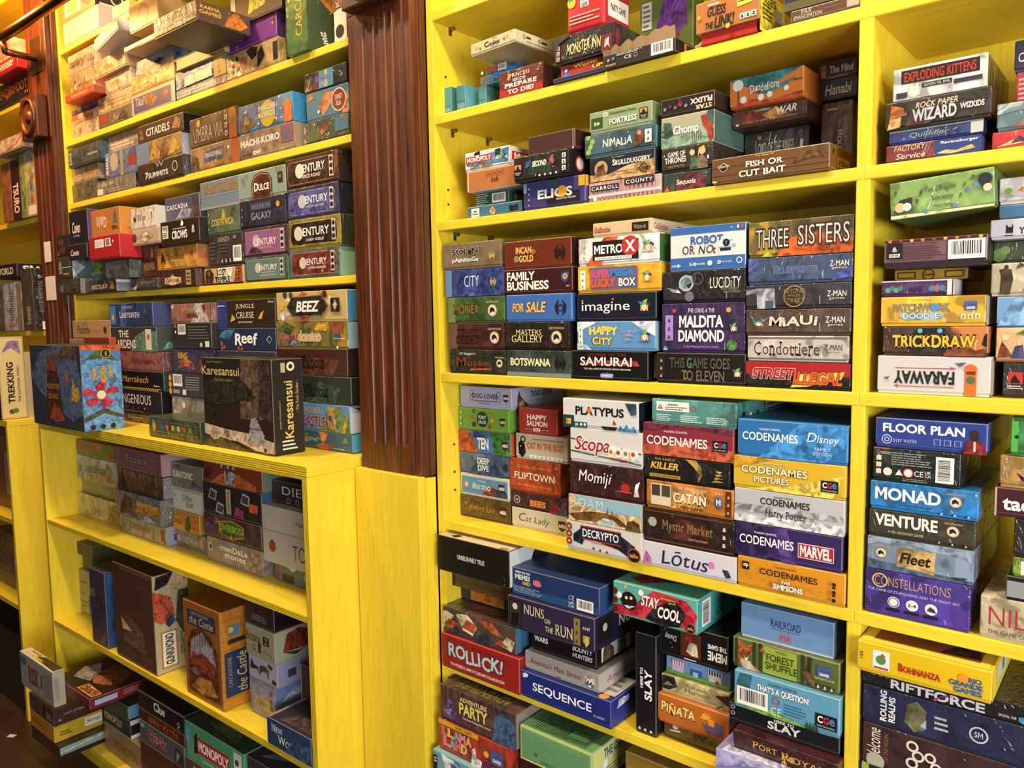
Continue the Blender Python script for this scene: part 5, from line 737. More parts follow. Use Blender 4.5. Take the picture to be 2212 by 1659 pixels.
G((-0.6428,0.034,-0.6273),(0.1189,0.15,0.0339),0.0,'#7d9bd4','light blue box with row of cartoon shops','fourth up, third stack, @M6','M6',F=(('r',0,0,1,.28,'#5f9a48'),('r',.1,.2,.29,.62,'#c9b4d4'),('r',.39,.2,.58,.62,'#3f5ea8'),('r',.68,.2,.87,.62,'#cfd8de'),('r',.09,.56,.3,.78,'#b04a7a'),('r',.38,.56,.59,.78,'#6f9ad0'),('r',.67,.56,.88,.78,'#efeae4'),('r',.11,.56,.13,.78,'#f2ecec'),('r',.15,.56,.17,.78,'#f2ecec'),('r',.19,.56,.21,.78,'#f2ecec'),('r',.23,.56,.25,.78,'#f2ecec'),('r',.27,.56,.29,.78,'#f2ecec'),('r',.69,.56,.71,.78,'#1d1d22'),('r',.73,.56,.75,.78,'#1d1d22'),('r',.77,.56,.79,.78,'#1d1d22'),('r',.81,.56,.83,.78,'#1d1d22'),('r',.85,.56,.87,.78,'#1d1d22'),('r',.44,.2,.52,.45,'#9fc4e0'),('c',.82,.24,.1,'#a83a34')))
G((-0.65,0.024,-0.5928),(0.1269,0.18,0.0609),0.0,'#121214','black box with upside down title and card picture','fifth up, third stack, @M6','M6',side='#1a2426',F=(('t','MEME',.85,.36,.27,.26,'#eeeeec','B',None,180),('t','THE GAME',.85,.62,.27,.14,'#eeeeec','B',None,180),('r',.32,.14,.62,.86,'#5a2a20'),('p','#d8c4a8',(.4,.3),(.46,.6),(.56,.55),(.58,.2),(.48,.2)),('p','#b3402a',(.34,.5),(.42,.8),(.5,.65)),('t','Disney',.17,.6,.18,.22,'#e2e6e8','i',None,180),('lines',.37,.04,.58,.12,1,'#e8e6e2'),('c',.05,.9,.012,'#cfd4d8'),('c',.08,.78,.012,'#cfd4d8'),('c',.11,.66,.012,'#cfd4d8'),('c',.14,.54,.012,'#cfd4d8'),('c',.17,.42,.012,'#cfd4d8'),('c',.2,.3,.012,'#cfd4d8')))
G((-0.7306,0.0,-0.5313),(0.1642,0.16,0.06),0.0,'#5fb0a8','turquoise and red box with grinning bomb','top, third stack, @M6','M6',side='#4aa8a4',R=(('bar',.1,.15,.3,.9,True),('t','CE',.5,.35,.14,.2,'#1c2a2c',''),('lines',.45,.5,.9,.85,4,'#2a6a68'),('c',.55,.2,.06,'#c9dc4a')),T=(('p','#8a2a34',(.1,.2),(.3,.1),(.6,.4),(.3,.6)),('c',.5,.5,.2,'#1c2a2a')),fin='gloss',F=(('p','#b3283a',(0,.05),(.25,.4),(.5,.98),(.88,.9),(1,.55),(.95,.1),(.6,.1)),('p','#b3283a',(0,0),(.3,.1),(.2,.35),(0,.3)),('p','#17141a',(.4,.1),(.5,.5),(.75,.85),(.88,.5),(.8,.1),(.6,0)),('t','STAY',.46,.62,.22,.32,'#f4f2ee','Bi','#17141a'),('t','COOL',.68,.4,.26,.34,'#f4f2ee','Bi','#17141a'),('c',.2,.5,.27,'#17141a'),('c',.17,.58,.05,'#f0dc7a'),('c',.23,.6,.05,'#f0dc7a'),('p','#f2ecdf',(.13,.34),(.2,.26),(.28,.38),(.2,.36)),('c',.08,.62,.1,'#f2f0ec'),('c',.35,.84,.09,'#f2f0ec'),('p','#e8c83a',(.14,.85),(.16,.98),(.19,.86)),('t','the multitasking',.67,.82,.18,.07,'#e4d23a','b'),('t','game!',.72,.74,.08,.07,'#e4d23a','b'),('iello',.93,.16,.3),('c',.03,.72,.1,'#5a1a1c'),('c',.03,.45,.1,'#5a1a1c'),('c',.03,.18,.1,'#5a1a1c')))
G((-0.5139,-0.04,-0.7451),(0.1822,0.2,0.0566),0.0,'#8a86c4','lavender box at the picture foot','bottom, fourth stack, @M6','M6',side='#7f7cba',T=(('p','#b3b8dc',(.05,0),(.6,.02),(.5,.3),(.1,.3)),('p','#6a6ab0',(.6,.05),(.95,.02),(.9,.3))),F=(('p','#a7a3d8',(0,.5),(.4,.9),(.8,.6),(1,1),(0,1)),('t','NINE',.62,.72,.25,.08,'#5a58a0','b')))
G((-0.493,-0.022,-0.6879),(0.1613,0.2,0.0304),0.0,'#3a151a','wine red box with gold title and anchor','second up, fourth stack, @M6','M6',fin='shrink',T=(('t','ROYAL',.6,.3,.4,.2,'#8a6a34','s'),),F=(('t','PORT',.32,.56,.24,.38,'#d8b04a','sc'),('t','ROYAL',.68,.48,.4,.4,'#d8b04a','sc'),('c',.58,.42,.16,'#b8923a'),('r',.505,.08,.52,.4,'#d8b04a'),('o',.512,.12,.13,.09,'#d8b04a')))
G((-0.5099,0.0,-0.6569),(0.173,0.2,0.0304),0.0,'#171922','black box with huge white block letters','third up, fourth stack, @M6','M6',F=(('t','SLAY',.52,.46,.3,.42,'#eef0f0','B'),('t','HERE TO',.52,.76,.18,.16,'#eef0f0','B'),('o',.04,.8,.11,.08,'#cfcfd4'),('o',.04,.48,.11,.08,'#cfcfd4')))
G((-0.4979,-0.008,-0.6259),(0.1626,0.2,0.0603),0.0,'#5f9ec4','sky blue box with white question title and barcode','fourth up, fourth stack, @M6','M6',F=(('p','#6f9a4a',(0,.1),(0,.35),(.4,.2),(.7,.06),(1,0),(.3,0)),('p','#2b5c6a',(.02,.6),(.06,.95),(.18,.98),(.16,.6)),('t','VLAADA CHVÁTIL',.48,.88,.28,.08,'#2a4a66','b'),('t',"THAT'S A QUESTION!",.48,.7,.5,.2,'#f4f4f2','B','#2a4a66'),('bar',.03,.12,.34,.6),('o',.42,.48,.1,.075,'#b3402f'),('t','CE',.42,.2,.1,.2,'#eef0ee','l'),('lines',.5,.18,.72,.5,4,'#2f6a94'),('cge',.885,.34,.36),('p','#2a4a34',(.7,.02),(.715,.24),(.73,.02)),('p','#2a4a34',(.73,.02),(.745,.24),(.76,.02)),('p','#2a4a34',(.76,.02),(.775,.24),(.79,.02)),('p','#2a4a34',(.79,.02),(.805,.24),(.82,.02))))
G((-0.5058,0.004,-0.565),(0.1658,0.2,0.048),0.0,'#5a6a34','forest photo box with fox and thin dark lettering','fifth up, fourth stack, @M6','M6',T=(('c',.35,.15,.1,'#4a4a40'),('p','#5a5a4a',(.3,0),(.6,.02),(.6,.2),(.3,.2))),F=(('r',.3,.05,.62,.95,'#93a83f'),('r',.02,0,.05,1,'#2e3a1e'),('r',.2,0,.23,1,'#2e3a1e'),('r',.26,0,.29,1,'#2e3a1e'),('r',.66,0,.69,1,'#2e3a1e'),('r',.72,0,.75,1,'#2e3a1e'),('p','#b0663a',(.06,.9),(.1,.7),(.08,.4),(.2,.2),(.3,0),(.1,0),(.05,.3)),('p','#a85a30',(.05,.95),(.14,.8),(.2,.92),(.19,.55),(.12,.4),(.06,.6)),('p','#e6ddd0',(.1,.5),(.13,.38),(.17,.5),(.14,.25)),('p','#b9a896',(.08,.3),(.18,.3),(.24,0),(.1,0)),('c',.11,.62,.03,'#241a12'),('c',.165,.6,.03,'#241a12'),('p','#6f5432',(.66,.45),(.72,.5),(.8,.3),(.98,.1),(.8,0),(.72,.2)),('p','#3a2c1a',(.7,.5),(.75,.95),(.77,.95),(.73,.5)),('p','#d07a2c',(.26,.75),(.3,.9),(.33,.7)),('t','KOSCH',.48,.86,.1,.08,'#1f2612',''),('t','FOREST',.47,.62,.26,.24,'#1c2210',''),('t','SHUFFLE',.48,.34,.3,.24,'#1c2210',''),('crown',.87,.62,.36),('t','GREENLINE',.87,.4,.18,.07,'#c9c24a','b'),('icons',.82,.14,3,.06,0,.16,'#2a3418','#dcd8c0')))
G((-0.4964,0.012,-0.5164),(0.1449,0.2,0.0563),0.0,'#6a92c4','powder blue box with navy title and red script','top, fourth stack, @M6','M6',side='#5a80b0',tray='#c9d4e0',F=(('t','RAILROAD',.5,.6,.32,.22,'#232f6a',''),('t','ink',.5,.28,.14,.26,'#c23a34','i'),('r',.34,.44,.66,.455,'#4a3a6a')))
G((-1.1559,-0.051,-1.0196),(0.2076,0.2,0.1013),0.0,'#6fa3b4','pale teal box with blue badge at the frame foot','@M7','M7',T=(('r',0,0,1,1,'#7fb2c0'),),F=(('r',0,.55,.06,.9,'#15161a'),('t','H',.035,.8,.03,.1,'#e9e9e6','B',None,90),('o',.34,.86,.1,.07,'#3f6ab0'),('p','#e8ecf0',(.12,1),(.3,.95),(.6,.6),(.2,.6)),('p','#3f6ab0',(.25,.9),(.7,.7),(.8,.4),(.3,.5))))
G((-1.1472,-0.041,-0.9177),(0.1936,0.2,0.0685),0.0,'#a03424','red box with multicoloured block capitals and llama','@M7','M7',fin='shrink',F=(('r',0,.84,.6,1,'#d8a42c'),('t','FAMILY GAME',.38,.92,.24,.08,'#4a3010','b'),('t','L',.1,.66,.08,.26,'#c94a3a','B','#f0e2d0'),('t','L',.19,.66,.08,.26,'#e0b13a','B','#f0e2d0'),('t','A',.28,.66,.08,.26,'#5a9ab0','B','#f0e2d0'),('t','M',.37,.66,.08,.26,'#d86a9a','B','#f0e2d0'),('t','A',.46,.66,.08,.26,'#e0a02a','B','#f0e2d0'),('t','L',.13,.36,.08,.28,'#d86a9a','B','#f0e2d0'),('t','A',.22,.36,.08,.28,'#5a9ab0','B','#f0e2d0'),('t','N',.31,.36,.08,.28,'#c94a3a','B','#f0e2d0'),('t','D',.4,.36,.08,.28,'#e0b13a','B','#f0e2d0'),('p','#efeae4',(.5,0),(.52,.5),(.56,.6),(.58,.3),(.66,.25),(.64,0)),('c',.72,.55,.1,'#d8b23a'),('p','#7a2a4a',(.66,.05),(.68,.4),(.78,.4),(.8,.05)),('crown',.87,.56,.4),('icons',.83,.16,3,.06,0,.16,'#d8d0c0')))
G((-1.1418,-0.039,-0.8487),(0.2091,0.2,0.0753),0.0,'#4a3036','dark fantasy box with yellow stacked lettering','@M7','M7',T=(('t','PARTY',.5,.4,.7,.3,'#6a6438','B',None,180),('t','ADVENTURE',.5,.14,.7,.16,'#6a6438','B',None,180),('r',0,.6,1,1,'#3a3a24')),side='#8a8480',R=(('t','ADVE',.6,.5,.6,.3,'#d8d26a','B'),),fin='shrink',art=('#33222a','#5f3f3a',12),F=(('p','#5a4a80',(.05,.1),(.12,.7),(.2,.6),(.25,.1)),('p','#a89ac4',(.03,.3),(.12,.2),(.16,.4)),('p','#3f5a80',(.7,0),(.74,.7),(.85,.9),(1,.7),(1,0)),('t','ADVENTURE',.46,.8,.36,.13,'#d2c884','B'),('t','PARTY',.46,.54,.38,.34,'#d8d26a','B'),('t','The Role-Playing Party Game',.5,.28,.38,.07,'#e4e0d8','b')))
G((-0.9478,-0.012,-1.0196),(0.1727,0.19,0.1568),0.0,'#3a1518','maroon box with pink outlined capitals under the green one','@M7','M7',F=(('t','SPYFALL',.45,.6,.6,.34,'#c98a80','sb','#8a2a2a'),))
G((-0.9263,-0.032,-0.8622),(0.1693,0.17,0.0695),0.0,'#74a878','mint green box with yellow edges and striped top','@M7','M7',side='#cdd68a',R=(('t','THE CHAMELEON',.6,.75,.75,.26,'#2a5a7a','B'),('c',.25,.45,.12,'#d8e4ec'),('lines',.15,.1,.7,.35,3,'#6a7a5a')),T=(('r',.02,.02,.98,.98,'#5f8f58'),('p','#2f4a38',(.02,.03),(.034,.03),(.1,.97),(.086,.97)),('p','#2f4a38',(.054,.03),(.068,.03),(.134,.97),(.12,.97)),('p','#2f4a38',(.088,.03),(.102,.03),(.168,.97),(.154,.97)),('p','#2f4a38',(.122,.03),(.136,.03),(.202,.97),(.188,.97)),('p','#2f4a38',(.156,.03),(.17,.03),(.236,.97),(.222,.97)),('p','#2f4a38',(.19,.03),(.204,.03),(.27,.97),(.256,.97)),('p','#2f4a38',(.224,.03),(.238,.03),(.304,.97),(.29,.97)),('p','#2f4a38',(.258,.03),(.272,.03),(.338,.97),(.324,.97)),('p','#2f4a38',(.292,.03),(.306,.03),(.372,.97),(.358,.97)),('p','#2f4a38',(.326,.03),(.34,.03),(.406,.97),(.392,.97)),('p','#2f4a38',(.36,.03),(.374,.03),(.44,.97),(.426,.97)),('p','#2f4a38',(.394,.03),(.408,.03),(.474,.97),(.46,.97)),('p','#2f4a38',(.428,.03),(.442,.03),(.508,.97),(.494,.97)),('p','#2f4a38',(.462,.03),(.476,.03),(.542,.97),(.528,.97)),('p','#2f4a38',(.496,.03),(.51,.03),(.576,.97),(.562,.97)),('p','#2f4a38',(.53,.03),(.544,.03),(.61,.97),(.596,.97)),('p','#2f4a38',(.564,.03),(.578,.03),(.644,.97),(.63,.97)),('p','#2f4a38',(.598,.03),(.612,.03),(.678,.97),(.664,.97)),('p','#2f4a38',(.632,.03),(.646,.03),(.712,.97),(.698,.97)),('p','#2f4a38',(.666,.03),(.68,.03),(.746,.97),(.732,.97)),('p','#2f4a38',(.7,.03),(.714,.03),(.78,.97),(.766,.97)),('p','#2f4a38',(.734,.03),(.748,.03),(.814,.97),(.8,.97)),('p','#2f4a38',(.768,.03),(.782,.03),(.848,.97),(.834,.97)),('p','#2f4a38',(.802,.03),(.816,.03),(.882,.97),(.868,.97)),('p','#2f4a38',(.836,.03),(.85,.03),(.916,.97),(.902,.97)),('p','#2f4a38',(.87,.03),(.884,.03),(.95,.97),(.936,.97)),('r',.6,.1,.85,.25,'#4a6a4a')),F=(('r',0,.93,1,1,'#cfd472'),('r',0,0,.02,1,'#cfd472'),('r',.98,0,1,1,'#cfd472'),('r',0,0,1,.06,'#cfd472'),('t',"BLEND IN, DON'T GET CAUGHT",.55,.14,.5,.09,'#2a5a66','b'),('c',.23,.3,.06,'#2a4a66'),('r',.02,.1,.98,.112,'#6a9e6f'),('r',.02,.15,.98,.162,'#6a9e6f'),('r',.02,.2,.98,.212,'#6a9e6f'),('r',.02,.25,.98,.262,'#6a9e6f'),('r',.02,.3,.98,.312,'#6a9e6f'),('r',.02,.35,.98,.362,'#6a9e6f'),('r',.02,.4,.98,.412,'#6a9e6f'),('r',.02,.45,.98,.462,'#6a9e6f'),('r',.02,.5,.98,.512,'#6a9e6f'),('r',.02,.55,.98,.562,'#6a9e6f'),('r',.02,.6,.98,.612,'#6a9e6f'),('r',.02,.65,.98,.662,'#6a9e6f'),('r',.02,.7,.98,.712,'#6a9e6f'),('r',.02,.75,.98,.762,'#6a9e6f'),('r',.02,.8,.98,.812,'#6a9e6f'),('r',.02,.85,.98,.862,'#6a9e6f')))
G((-0.7129,0.01,-1.0196),(0.1673,0.19,0.2307),0.0,'#8a6f2a','dull gold box with red outlined initial','@M7','M7',F=(('t','ALHAMBRA',.5,.7,.7,.3,'#d8c8a0','sb','#8a2a2a'),('r',.03,.1,.97,.9,'#94782e'),('t','ALHAMBRA',.5,.55,.6,.3,'#d8b0a0','sb','#8a2a2a')))
G((-0.2962,0.012,0.2004),(0.1127,0.17,0.0236),0.0,'#6a2834','half crimson half blue box with white italic words','bottom, first stack, @R3','R3',fin='shrink',side='#3a5aa0',F=(('r',.53,0,1,1,'#2b3f7c'),('t','FACTORY',.26,.78,.34,.3,'#e0c89a','i'),('t','Service',.27,.34,.32,.3,'#e8dcd2','i'),('t','Ravensburger',.78,.78,.38,.2,'#e8e6e4','b'),('p','#d8a86a',(.55,.25),(.65,.4),(.75,.3),(.9,.5),(.95,.3),(.7,.15))))
G((-0.293,0.012,0.2246),(0.1114,0.17,0.0184),0.0,'#27346e','navy box with worn script and silver corner','second up, first stack, @R3','R3',fin='shrink',F=(('r',.87,.1,1,1,'#b9bcb8'),('t','Quiddler',.44,.5,.42,.4,'#9aa09a','i'),('r',0,.85,1,1,'#5f7078')))
G((-0.2981,0.012,0.2436),(0.1239,0.17,0.0376),0.0,'#2c2320','dark box with orange bandanas and chrome title','third up, first stack, @R3','R3',fin='shrink',art=('#1d1716','#4a3422',16),F=(('p','#c9743a',(.04,.3),(.06,.9),(.18,.75),(.2,.5),(.1,.45)),('p','#d8a46a',(.02,.05),(.05,.4),(.16,.45),(.15,.1)),('p','#4a2a22',(.2,.1),(.25,.5),(.4,.6),(.45,.1)),('t','ROCK PAPER',.5,.76,.4,.2,'#d8c2a4','bi'),('t','WIZARD',.48,.42,.42,.44,'#b9bcc4','B','#3a3a44'),('t','WIZKIDS',.83,.5,.22,.2,'#e4e0da','B')))
G((-0.2892,0.012,0.2818),(0.1099,0.17,0.0416),0.0,'#c9cbd0','light grey rounded box with dark red stencil banner','top, first stack, @R3','R3',fin='shrink',side='#2a2826',kind='tuck',F=(('r',.09,.5,.92,.92,'#251614'),('t','EXPLODING KITTENS',.505,.7,.76,.3,'#b83a26','b'),('r',.32,.3,.64,.44,'#2a2524'),('t','GOOD VS. EVIL',.48,.37,.28,.08,'#c9c4b8','b'),('r',.66,.24,.95,.38,'#35323a'),('c',.23,.22,.17,'#d6d2bb'),('p','#d6d2bb',(.17,.1),(.19,.5),(.23,.36),(.28,.5),(.3,.1)),('r',.04,.06,.16,.24,'#35323a')))
G((-0.1735,0.02,0.2004),(0.1122,0.17,0.0234),0.0,'#a82c30','red box with silver edge, cut by the frame','bottom, second stack, @R3','R3',fin='shrink',F=(('p','#d8b0a0',(.05,.2),(.2,.5),(.3,.3)),('p','#3a2a34',(.18,.3),(.26,.7),(.34,.4)),('t','ROCKET',.6,.5,.4,.3,'#e8d8c8','b')))
G((-0.169,0.02,0.2244),(0.1065,0.17,0.0337),0.0,'#55737a','grey teal box with misty landscape, frame edge','second up, second stack, @R3','R3',fin='shrink',F=(('p','#7f5a50',(.12,.1),(.3,.4),(.6,.3),(.8,.1)),('p','#a9bcc0',(0,.6),(.4,.75),(.8,.6),(1,.9),(0,1))))
G((-0.1533,0.05,0.2587),(0.0879,0.14,0.0417),0.0,'#a02f3a','crimson box with ribbed lettering, frame edge','third up, second stack, @R3','R3',fin='shrink',F=(('lines',.03,.15,.3,.85,5,'#d8a8a0'),))
G((-0.1566,0.05,0.3009),(0.0896,0.14,0.0392),0.0,'#3a3e66','slate indigo box with white initial','top, second stack, @R3','R3',fin='shrink',F=(('t','CODE',.2,.45,.3,.3,'#e0e4ea','b'),))
G((-0.299,0.006,-0.1121),(0.1358,0.19,0.0518),0.0,'#cfced0','white box with upside down title and arrows','bottom, first stack, @R4','R4',side='#b9a4a4',F=(('r',.17,.68,.7,.7,'#b8383a'),('p','#b8383a',(.66,.74),(.72,.69),(.66,.66)),('r',.19,.2,.7,.22,'#b8383a'),('p','#b8383a',(.2,.26),(.16,.21),(.2,.17)),('t','FARAWAY',.43,.45,.54,.34,'#201d22','B',None,180),('r',.79,.02,.885,.68,'#dd6a26'),('c',.837,.68,.14,'#dd6a26'),('c',.837,.42,.1,'#4a6a4a'),('r',.8,.56,.875,.64,'#6a2a20'),('p','#7f6a80',(.7,.84),(.75,.74),(.8,.86)),('p','#a08aa0',(.06,.42),(.12,.46),(.1,.36))))
G((-0.2929,0.006,-0.0597),(0.1251,0.19,0.0391),0.0,'#4a2f22','dusky western box with glowing yellow slab title','second up, first stack, @R4','R4',fin='shrink',art=('#c27a44','#3a2620',9),F=(('p','#211a18',(.22,.5),(.35,.95),(.6,.95),(.72,.5),(.6,.1),(.3,.1)),('c',.37,.86,.08,'#5ab0c4'),('c',.56,.86,.08,'#5ab0c4'),('p','#7a4028',(.6,.1),(.75,.4),(.9,.2),(1,.3),(1,0),(.6,0)),('p','#17130f',(.95,.4),(.97,.7),(1,.8),(1,.3)),('t','TRICKDRAW',.5,.5,.8,.44,'#e0b83a','sB','#5a2a10')))
G((-0.2965,0.006,-0.02),(0.1255,0.19,0.0398),0.0,'#dfae30','yellow box with grey title and blue cloud','third up, first stack, @R4','R4',fin='shrink',side='#cfd0c4',F=(('t','Uwe Rosenberg',.4,.88,.2,.05,'#9a6a20','b'),('t','PATCHWORK',.4,.63,.55,.26,'#8d8474','B','#5a4a34'),('c',.53,.63,.13,'#4f8ec0'),('p','#7fa4b4',(.18,.35),(.25,.22),(.55,.18),(.62,.35),(.58,.48),(.22,.48)),('t','DOODLE',.4,.35,.34,.18,'#e8e2d2','b','#4a7a9a'),('crown',.865,.66,.3),('icons',.8,.32,3,.065,0,.14,'#dfe0d0','#6a5a3a')))
G((-0.2963,0.006,0.0204),(0.0866,0.12,0.0218),0.0,'#4a2a5a','thin purple box in rumpled white wrap','fourth up, first stack, @R4','R4',fin='shrink',R=(('r',0,0,.5,1,'#d2ccd0'),('c',.7,.5,.3,'#4a5a8a')),side='#5a4a6a',F=(('c',.1,.4,.16,'#5a9a84'),('c',.16,.5,.16,'#3f7a6a'),('c',.22,.4,.16,'#5a9a84'),('c',.28,.5,.16,'#3f7a6a'),('c',.72,.45,.18,'#4a78b0'),('c',.79,.45,.18,'#b0603a'),('c',.86,.45,.18,'#4a78b0'),('r',0,.9,1,1,'#cfc8cc'),('r',.93,0,1,1,'#d8d4d6'),('t','NUMBER NINE',.5,.4,.18,.3,'#241a34','b')))
G((-0.2921,0.056,0.0428),(0.091,0.13,0.0155),0.0,'#b98f24','mustard box with dark cartouches behind the wrap','fifth up, first stack, @R4','R4',F=(('r',.04,.2,.3,.8,'#3a2e10'),('r',.06,.3,.28,.7,'#b98f24'),('r',.7,.2,.95,.8,'#3a2e10'),('r',.72,.3,.93,.7,'#b98f24'),('o',.48,.5,.5,.42,'#3a2e10'),('t','Grand',.48,.55,.16,.3,'#3a2e10','b')))
G((-0.2938,0.006,0.0589),(0.1217,0.18,0.0379),0.0,'#7a5460','mauve box with maker logo and big barcode','sixth up, first stack, @R4','R4',side='#221a24',F=(('r',0,.9,1,1,'#3a1a16'),('c',.06,.95,.06,'#c9742c'),('c',.17,.95,.06,'#a8302a'),('c',.28,.95,.06,'#e0b04a'),('c',.39,.95,.06,'#c9742c'),('c',.5,.95,.06,'#a8302a'),('c',.61,.95,.06,'#e0b04a'),('c',.72,.95,.06,'#c9742c'),('c',.83,.95,.06,'#a8302a'),('c',.94,.95,.06,'#e0b04a'),('r',0,0,1,.2,'#1f1620'),('r',.03,.32,.19,.88,'#17151d'),('p','#efece8',(.08,.6),(.11,.76),(.14,.6),(.11,.56)),('r',.055,.38,.165,.5,'#efece8'),('t','DEVIR',.11,.44,.09,.08,'#17151d','B'),('lines',.2,.26,.62,.86,7,'#4a303c'),('bar',.64,.22,.985,.88)))
G((-0.2852,0.0,0.1232),(0.1212,0.2,0.049),0.0,'#7fa05a','green leafy box hanging tilted above a gap','@R4','R4',fin='shrink',side='#5a8a6a',roll=-3.3,F=(('p','#e2d8a4',(0,0),(1,0),(1,.07),(0,.1)),('p','#3a4a34',(.02,.1),(.1,.5),(.22,.55),(.24,.15)),('c',.1,.3,.13,'#c9b48a'),('c',.17,.3,.11,'#e0dccf'),('t','Tea Dragon',.5,.66,.3,.2,'#4a5a34','i'),('t','Society',.52,.42,.22,.18,'#4a5a34','i'),('t','CARD GAME',.52,.22,.18,.06,'#4a5a34','b'),('p','#3f5a34',(.05,.6),(.08,.74),(.06,.78)),('p','#3f5a34',(.26,.3),(.29,.44),(.27,.48)),('p','#3f5a34',(.3,.5),(.33,.64),(.31,.68)),('p','#3f5a34',(.68,.3),(.71,.44),(.69,.48)),('p','#3f5a34',(.72,.55),(.75,.69),(.73,.73)),('p','#3f5a34',(.76,.4),(.79,.54),(.77,.58)),('p','#3f5a34',(.8,.7),(.83,.84),(.81,.88)),('c',.64,.16,.06,'#5a84b4'),('c',.77,.5,.06,'#5a84b4'),('c',.84,.62,.06,'#5a84b4'),('c',.36,.1,.06,'#5a84b4'),('c',.92,.72,.16,'#25282c'),('c',.94,.5,.1,'#c9c4b0')))
G((-0.1518,0.02,-0.1121),(0.0979,0.19,0.0453),0.0,'#241f1e','black box with red castle emblem','bottom, second stack, @R4','R4',fin='shrink',F=(('r',.06,.4,.22,.72,'#b8332e'),('p','#14110f',(.08,.42),(.1,.56),(.13,.66),(.16,.56),(.2,.42)),('lines',.05,.24,.24,.36,2,'#d8d2ca')))
G((-0.1609,0.02,-0.0662),(0.1053,0.19,0.0441),0.0,'#c9a878','desert caravan picture box beyond the yellow stack','second up, second stack, @R4','R4',fin='shrink',F=(('p','#7a4030',(.02,.1),(.06,.6),(.12,.4),(.18,.15)),('p','#3a3a66',(.16,.1),(.2,.45),(.28,.5),(.3,.1)),('c',.1,.7,.09,'#e2c49a'),('p','#5a7a4a',(.2,.8),(.3,.95),(.4,.75)),('r',0,0,1,.06,'#8a4a30')))
G((-0.1612,0.02,-0.0215),(0.1039,0.19,0.0383),0.0,'#6f9bd2','plain sky blue box beside the doodle box','third up, second stack, @R4','R4',side='#5a84c0',F=(('p','#7fa8da',(0,0),(.2,1),(.6,1),(.4,0)),('r',0,0,1,.05,'#4a6fae')))
G((-0.1689,0.02,0.0174),(0.1101,0.19,0.042),0.0,'#b7ab93','sepia box with silhouetted soldier','fourth up, second stack, @R4','R4',fin='shrink',F=(('p','#4a3a26',(.09,.05),(.1,.6),(.08,.8),(.14,.85),(.2,.8),(.22,.5),(.19,.05)),('c',.15,.88,.06,'#3a2c1c'),('p','#6a5a40',(.24,.8),(.28,1),(.34,.9)),('p','#8f8468',(.3,.1),(.4,.5),(.6,.3))))
G((-0.1716,0.05,0.0601),(0.1099,0.15,0.0285),0.0,'#3f4a30','dark olive box with pale leaf print','fifth up, second stack, @R4','R4',fin='shrink',F=(('c',.06,.4,.3,'#6a8a4a'),('c',.12,.6,.2,'#7f9a5a')))
G((-0.1717,0.02,0.0892),(0.1104,0.15,0.0251),0.0,'#c3c5d6','white lidded box with black cat face','sixth up, second stack, @R4','R4',tray='#c3c5d6',F=(('t','YŌKAI',.4,.45,.24,.42,'#17151c','sb'),('p','#17151c',(.155,.3),(.16,.75),(.18,.6),(.21,.6),(.225,.78),(.225,.3)),('r',.14,.16,.23,.2,'#17151c')))
G((-0.1627,0.02,0.1149),(0.1006,0.15,0.017),0.0,'#3f6f9a','blue lid on the white cat box','seventh up, second stack, @R4','R4',F=(('r',.3,0,.62,1,'#5a86b0'),))
G((-0.1634,0.02,0.1325),(0.1002,0.15,0.0331),0.0,'#cbc4c8','white box with carrot and pear print','top, second stack, @R4','R4',fin='shrink',F=(('c',.1,.5,.12,'#7fa04a'),('p','#d8842c',(.2,.5),(.26,.62),(.26,.42)),('c',.36,.5,.1,'#c94a3a')))
G((-0.3078,0.004,-0.4281),(0.1313,0.19,0.065),0.0,'#4a3590','violet box with gold constellation title and three badges','bottom, first stack, @R5','R5',fin='shrink',F=(('t','CONSTELLATIONS',.46,.77,.72,.2,'#c9a86a','l'),('o',.15,.77,.16,.13,'#d8b87a'),('t','THE GAME OF STARGAZING AND THE NIGHT SKY',.47,.56,.88,.06,'#b0aee0','b'),('c',.29,.34,.12,'#e8e6ee'),('c',.47,.34,.12,'#e8e6ee'),('c',.65,.34,.12,'#e8e6ee'),('o',.29,.34,.1,.085,'#2a2440'),('t','2-4',.47,.34,.08,.07,'#2a2440','b'),('p','#2a2440',(.61,.3),(.64,.4),(.68,.36),(.7,.28)),('r',.22,.14,.36,.2,'#1a1530'),('r',.4,.14,.54,.2,'#1a1530'),('r',.58,.14,.72,.2,'#1a1530')))
G((-0.306,0.004,-0.3625),(0.1322,0.19,0.0466),0.0,'#74889f','misty blue sea box with parchment nameplate','second up, first stack, @R5','R5',fin='shrink',F=(('p','#8b9bb2',(0,.7),(.1,.85),(.25,.8),(.4,.92),(.6,.8),(.9,.75),(1,.6),(1,1),(0,1)),('p','#4a5c78',(0,0),(0,.3),(1,.1),(1,0)),('p','#b89a66',(.29,.18),(.3,.78),(.66,.78),(.65,.1),(.5,.16)),('t','Fleet',.47,.47,.3,.34,'#2a1e14','iB'),('medal',.14,.55,.36),('p','#33445a',(.82,.16),(.84,.1),(.92,.1),(.95,.2),(.88,.17))))
G((-0.3046,0.004,-0.3154),(0.1315,0.19,0.0387),0.0,'#37332a','dark khaki box with ribbed white title','third up, first stack, @R5','R5',fin='shrink',F=(('t','VENTURE',.36,.65,.6,.44,'#eceae4','B'),('t','A SID SACKSON GAME',.36,.24,.34,.09,'#cfc9b8',''),('medal',.8,.6,.46),('icons',.68,.12,3,.12,0,.1,'#37332a','#e8e4da')))
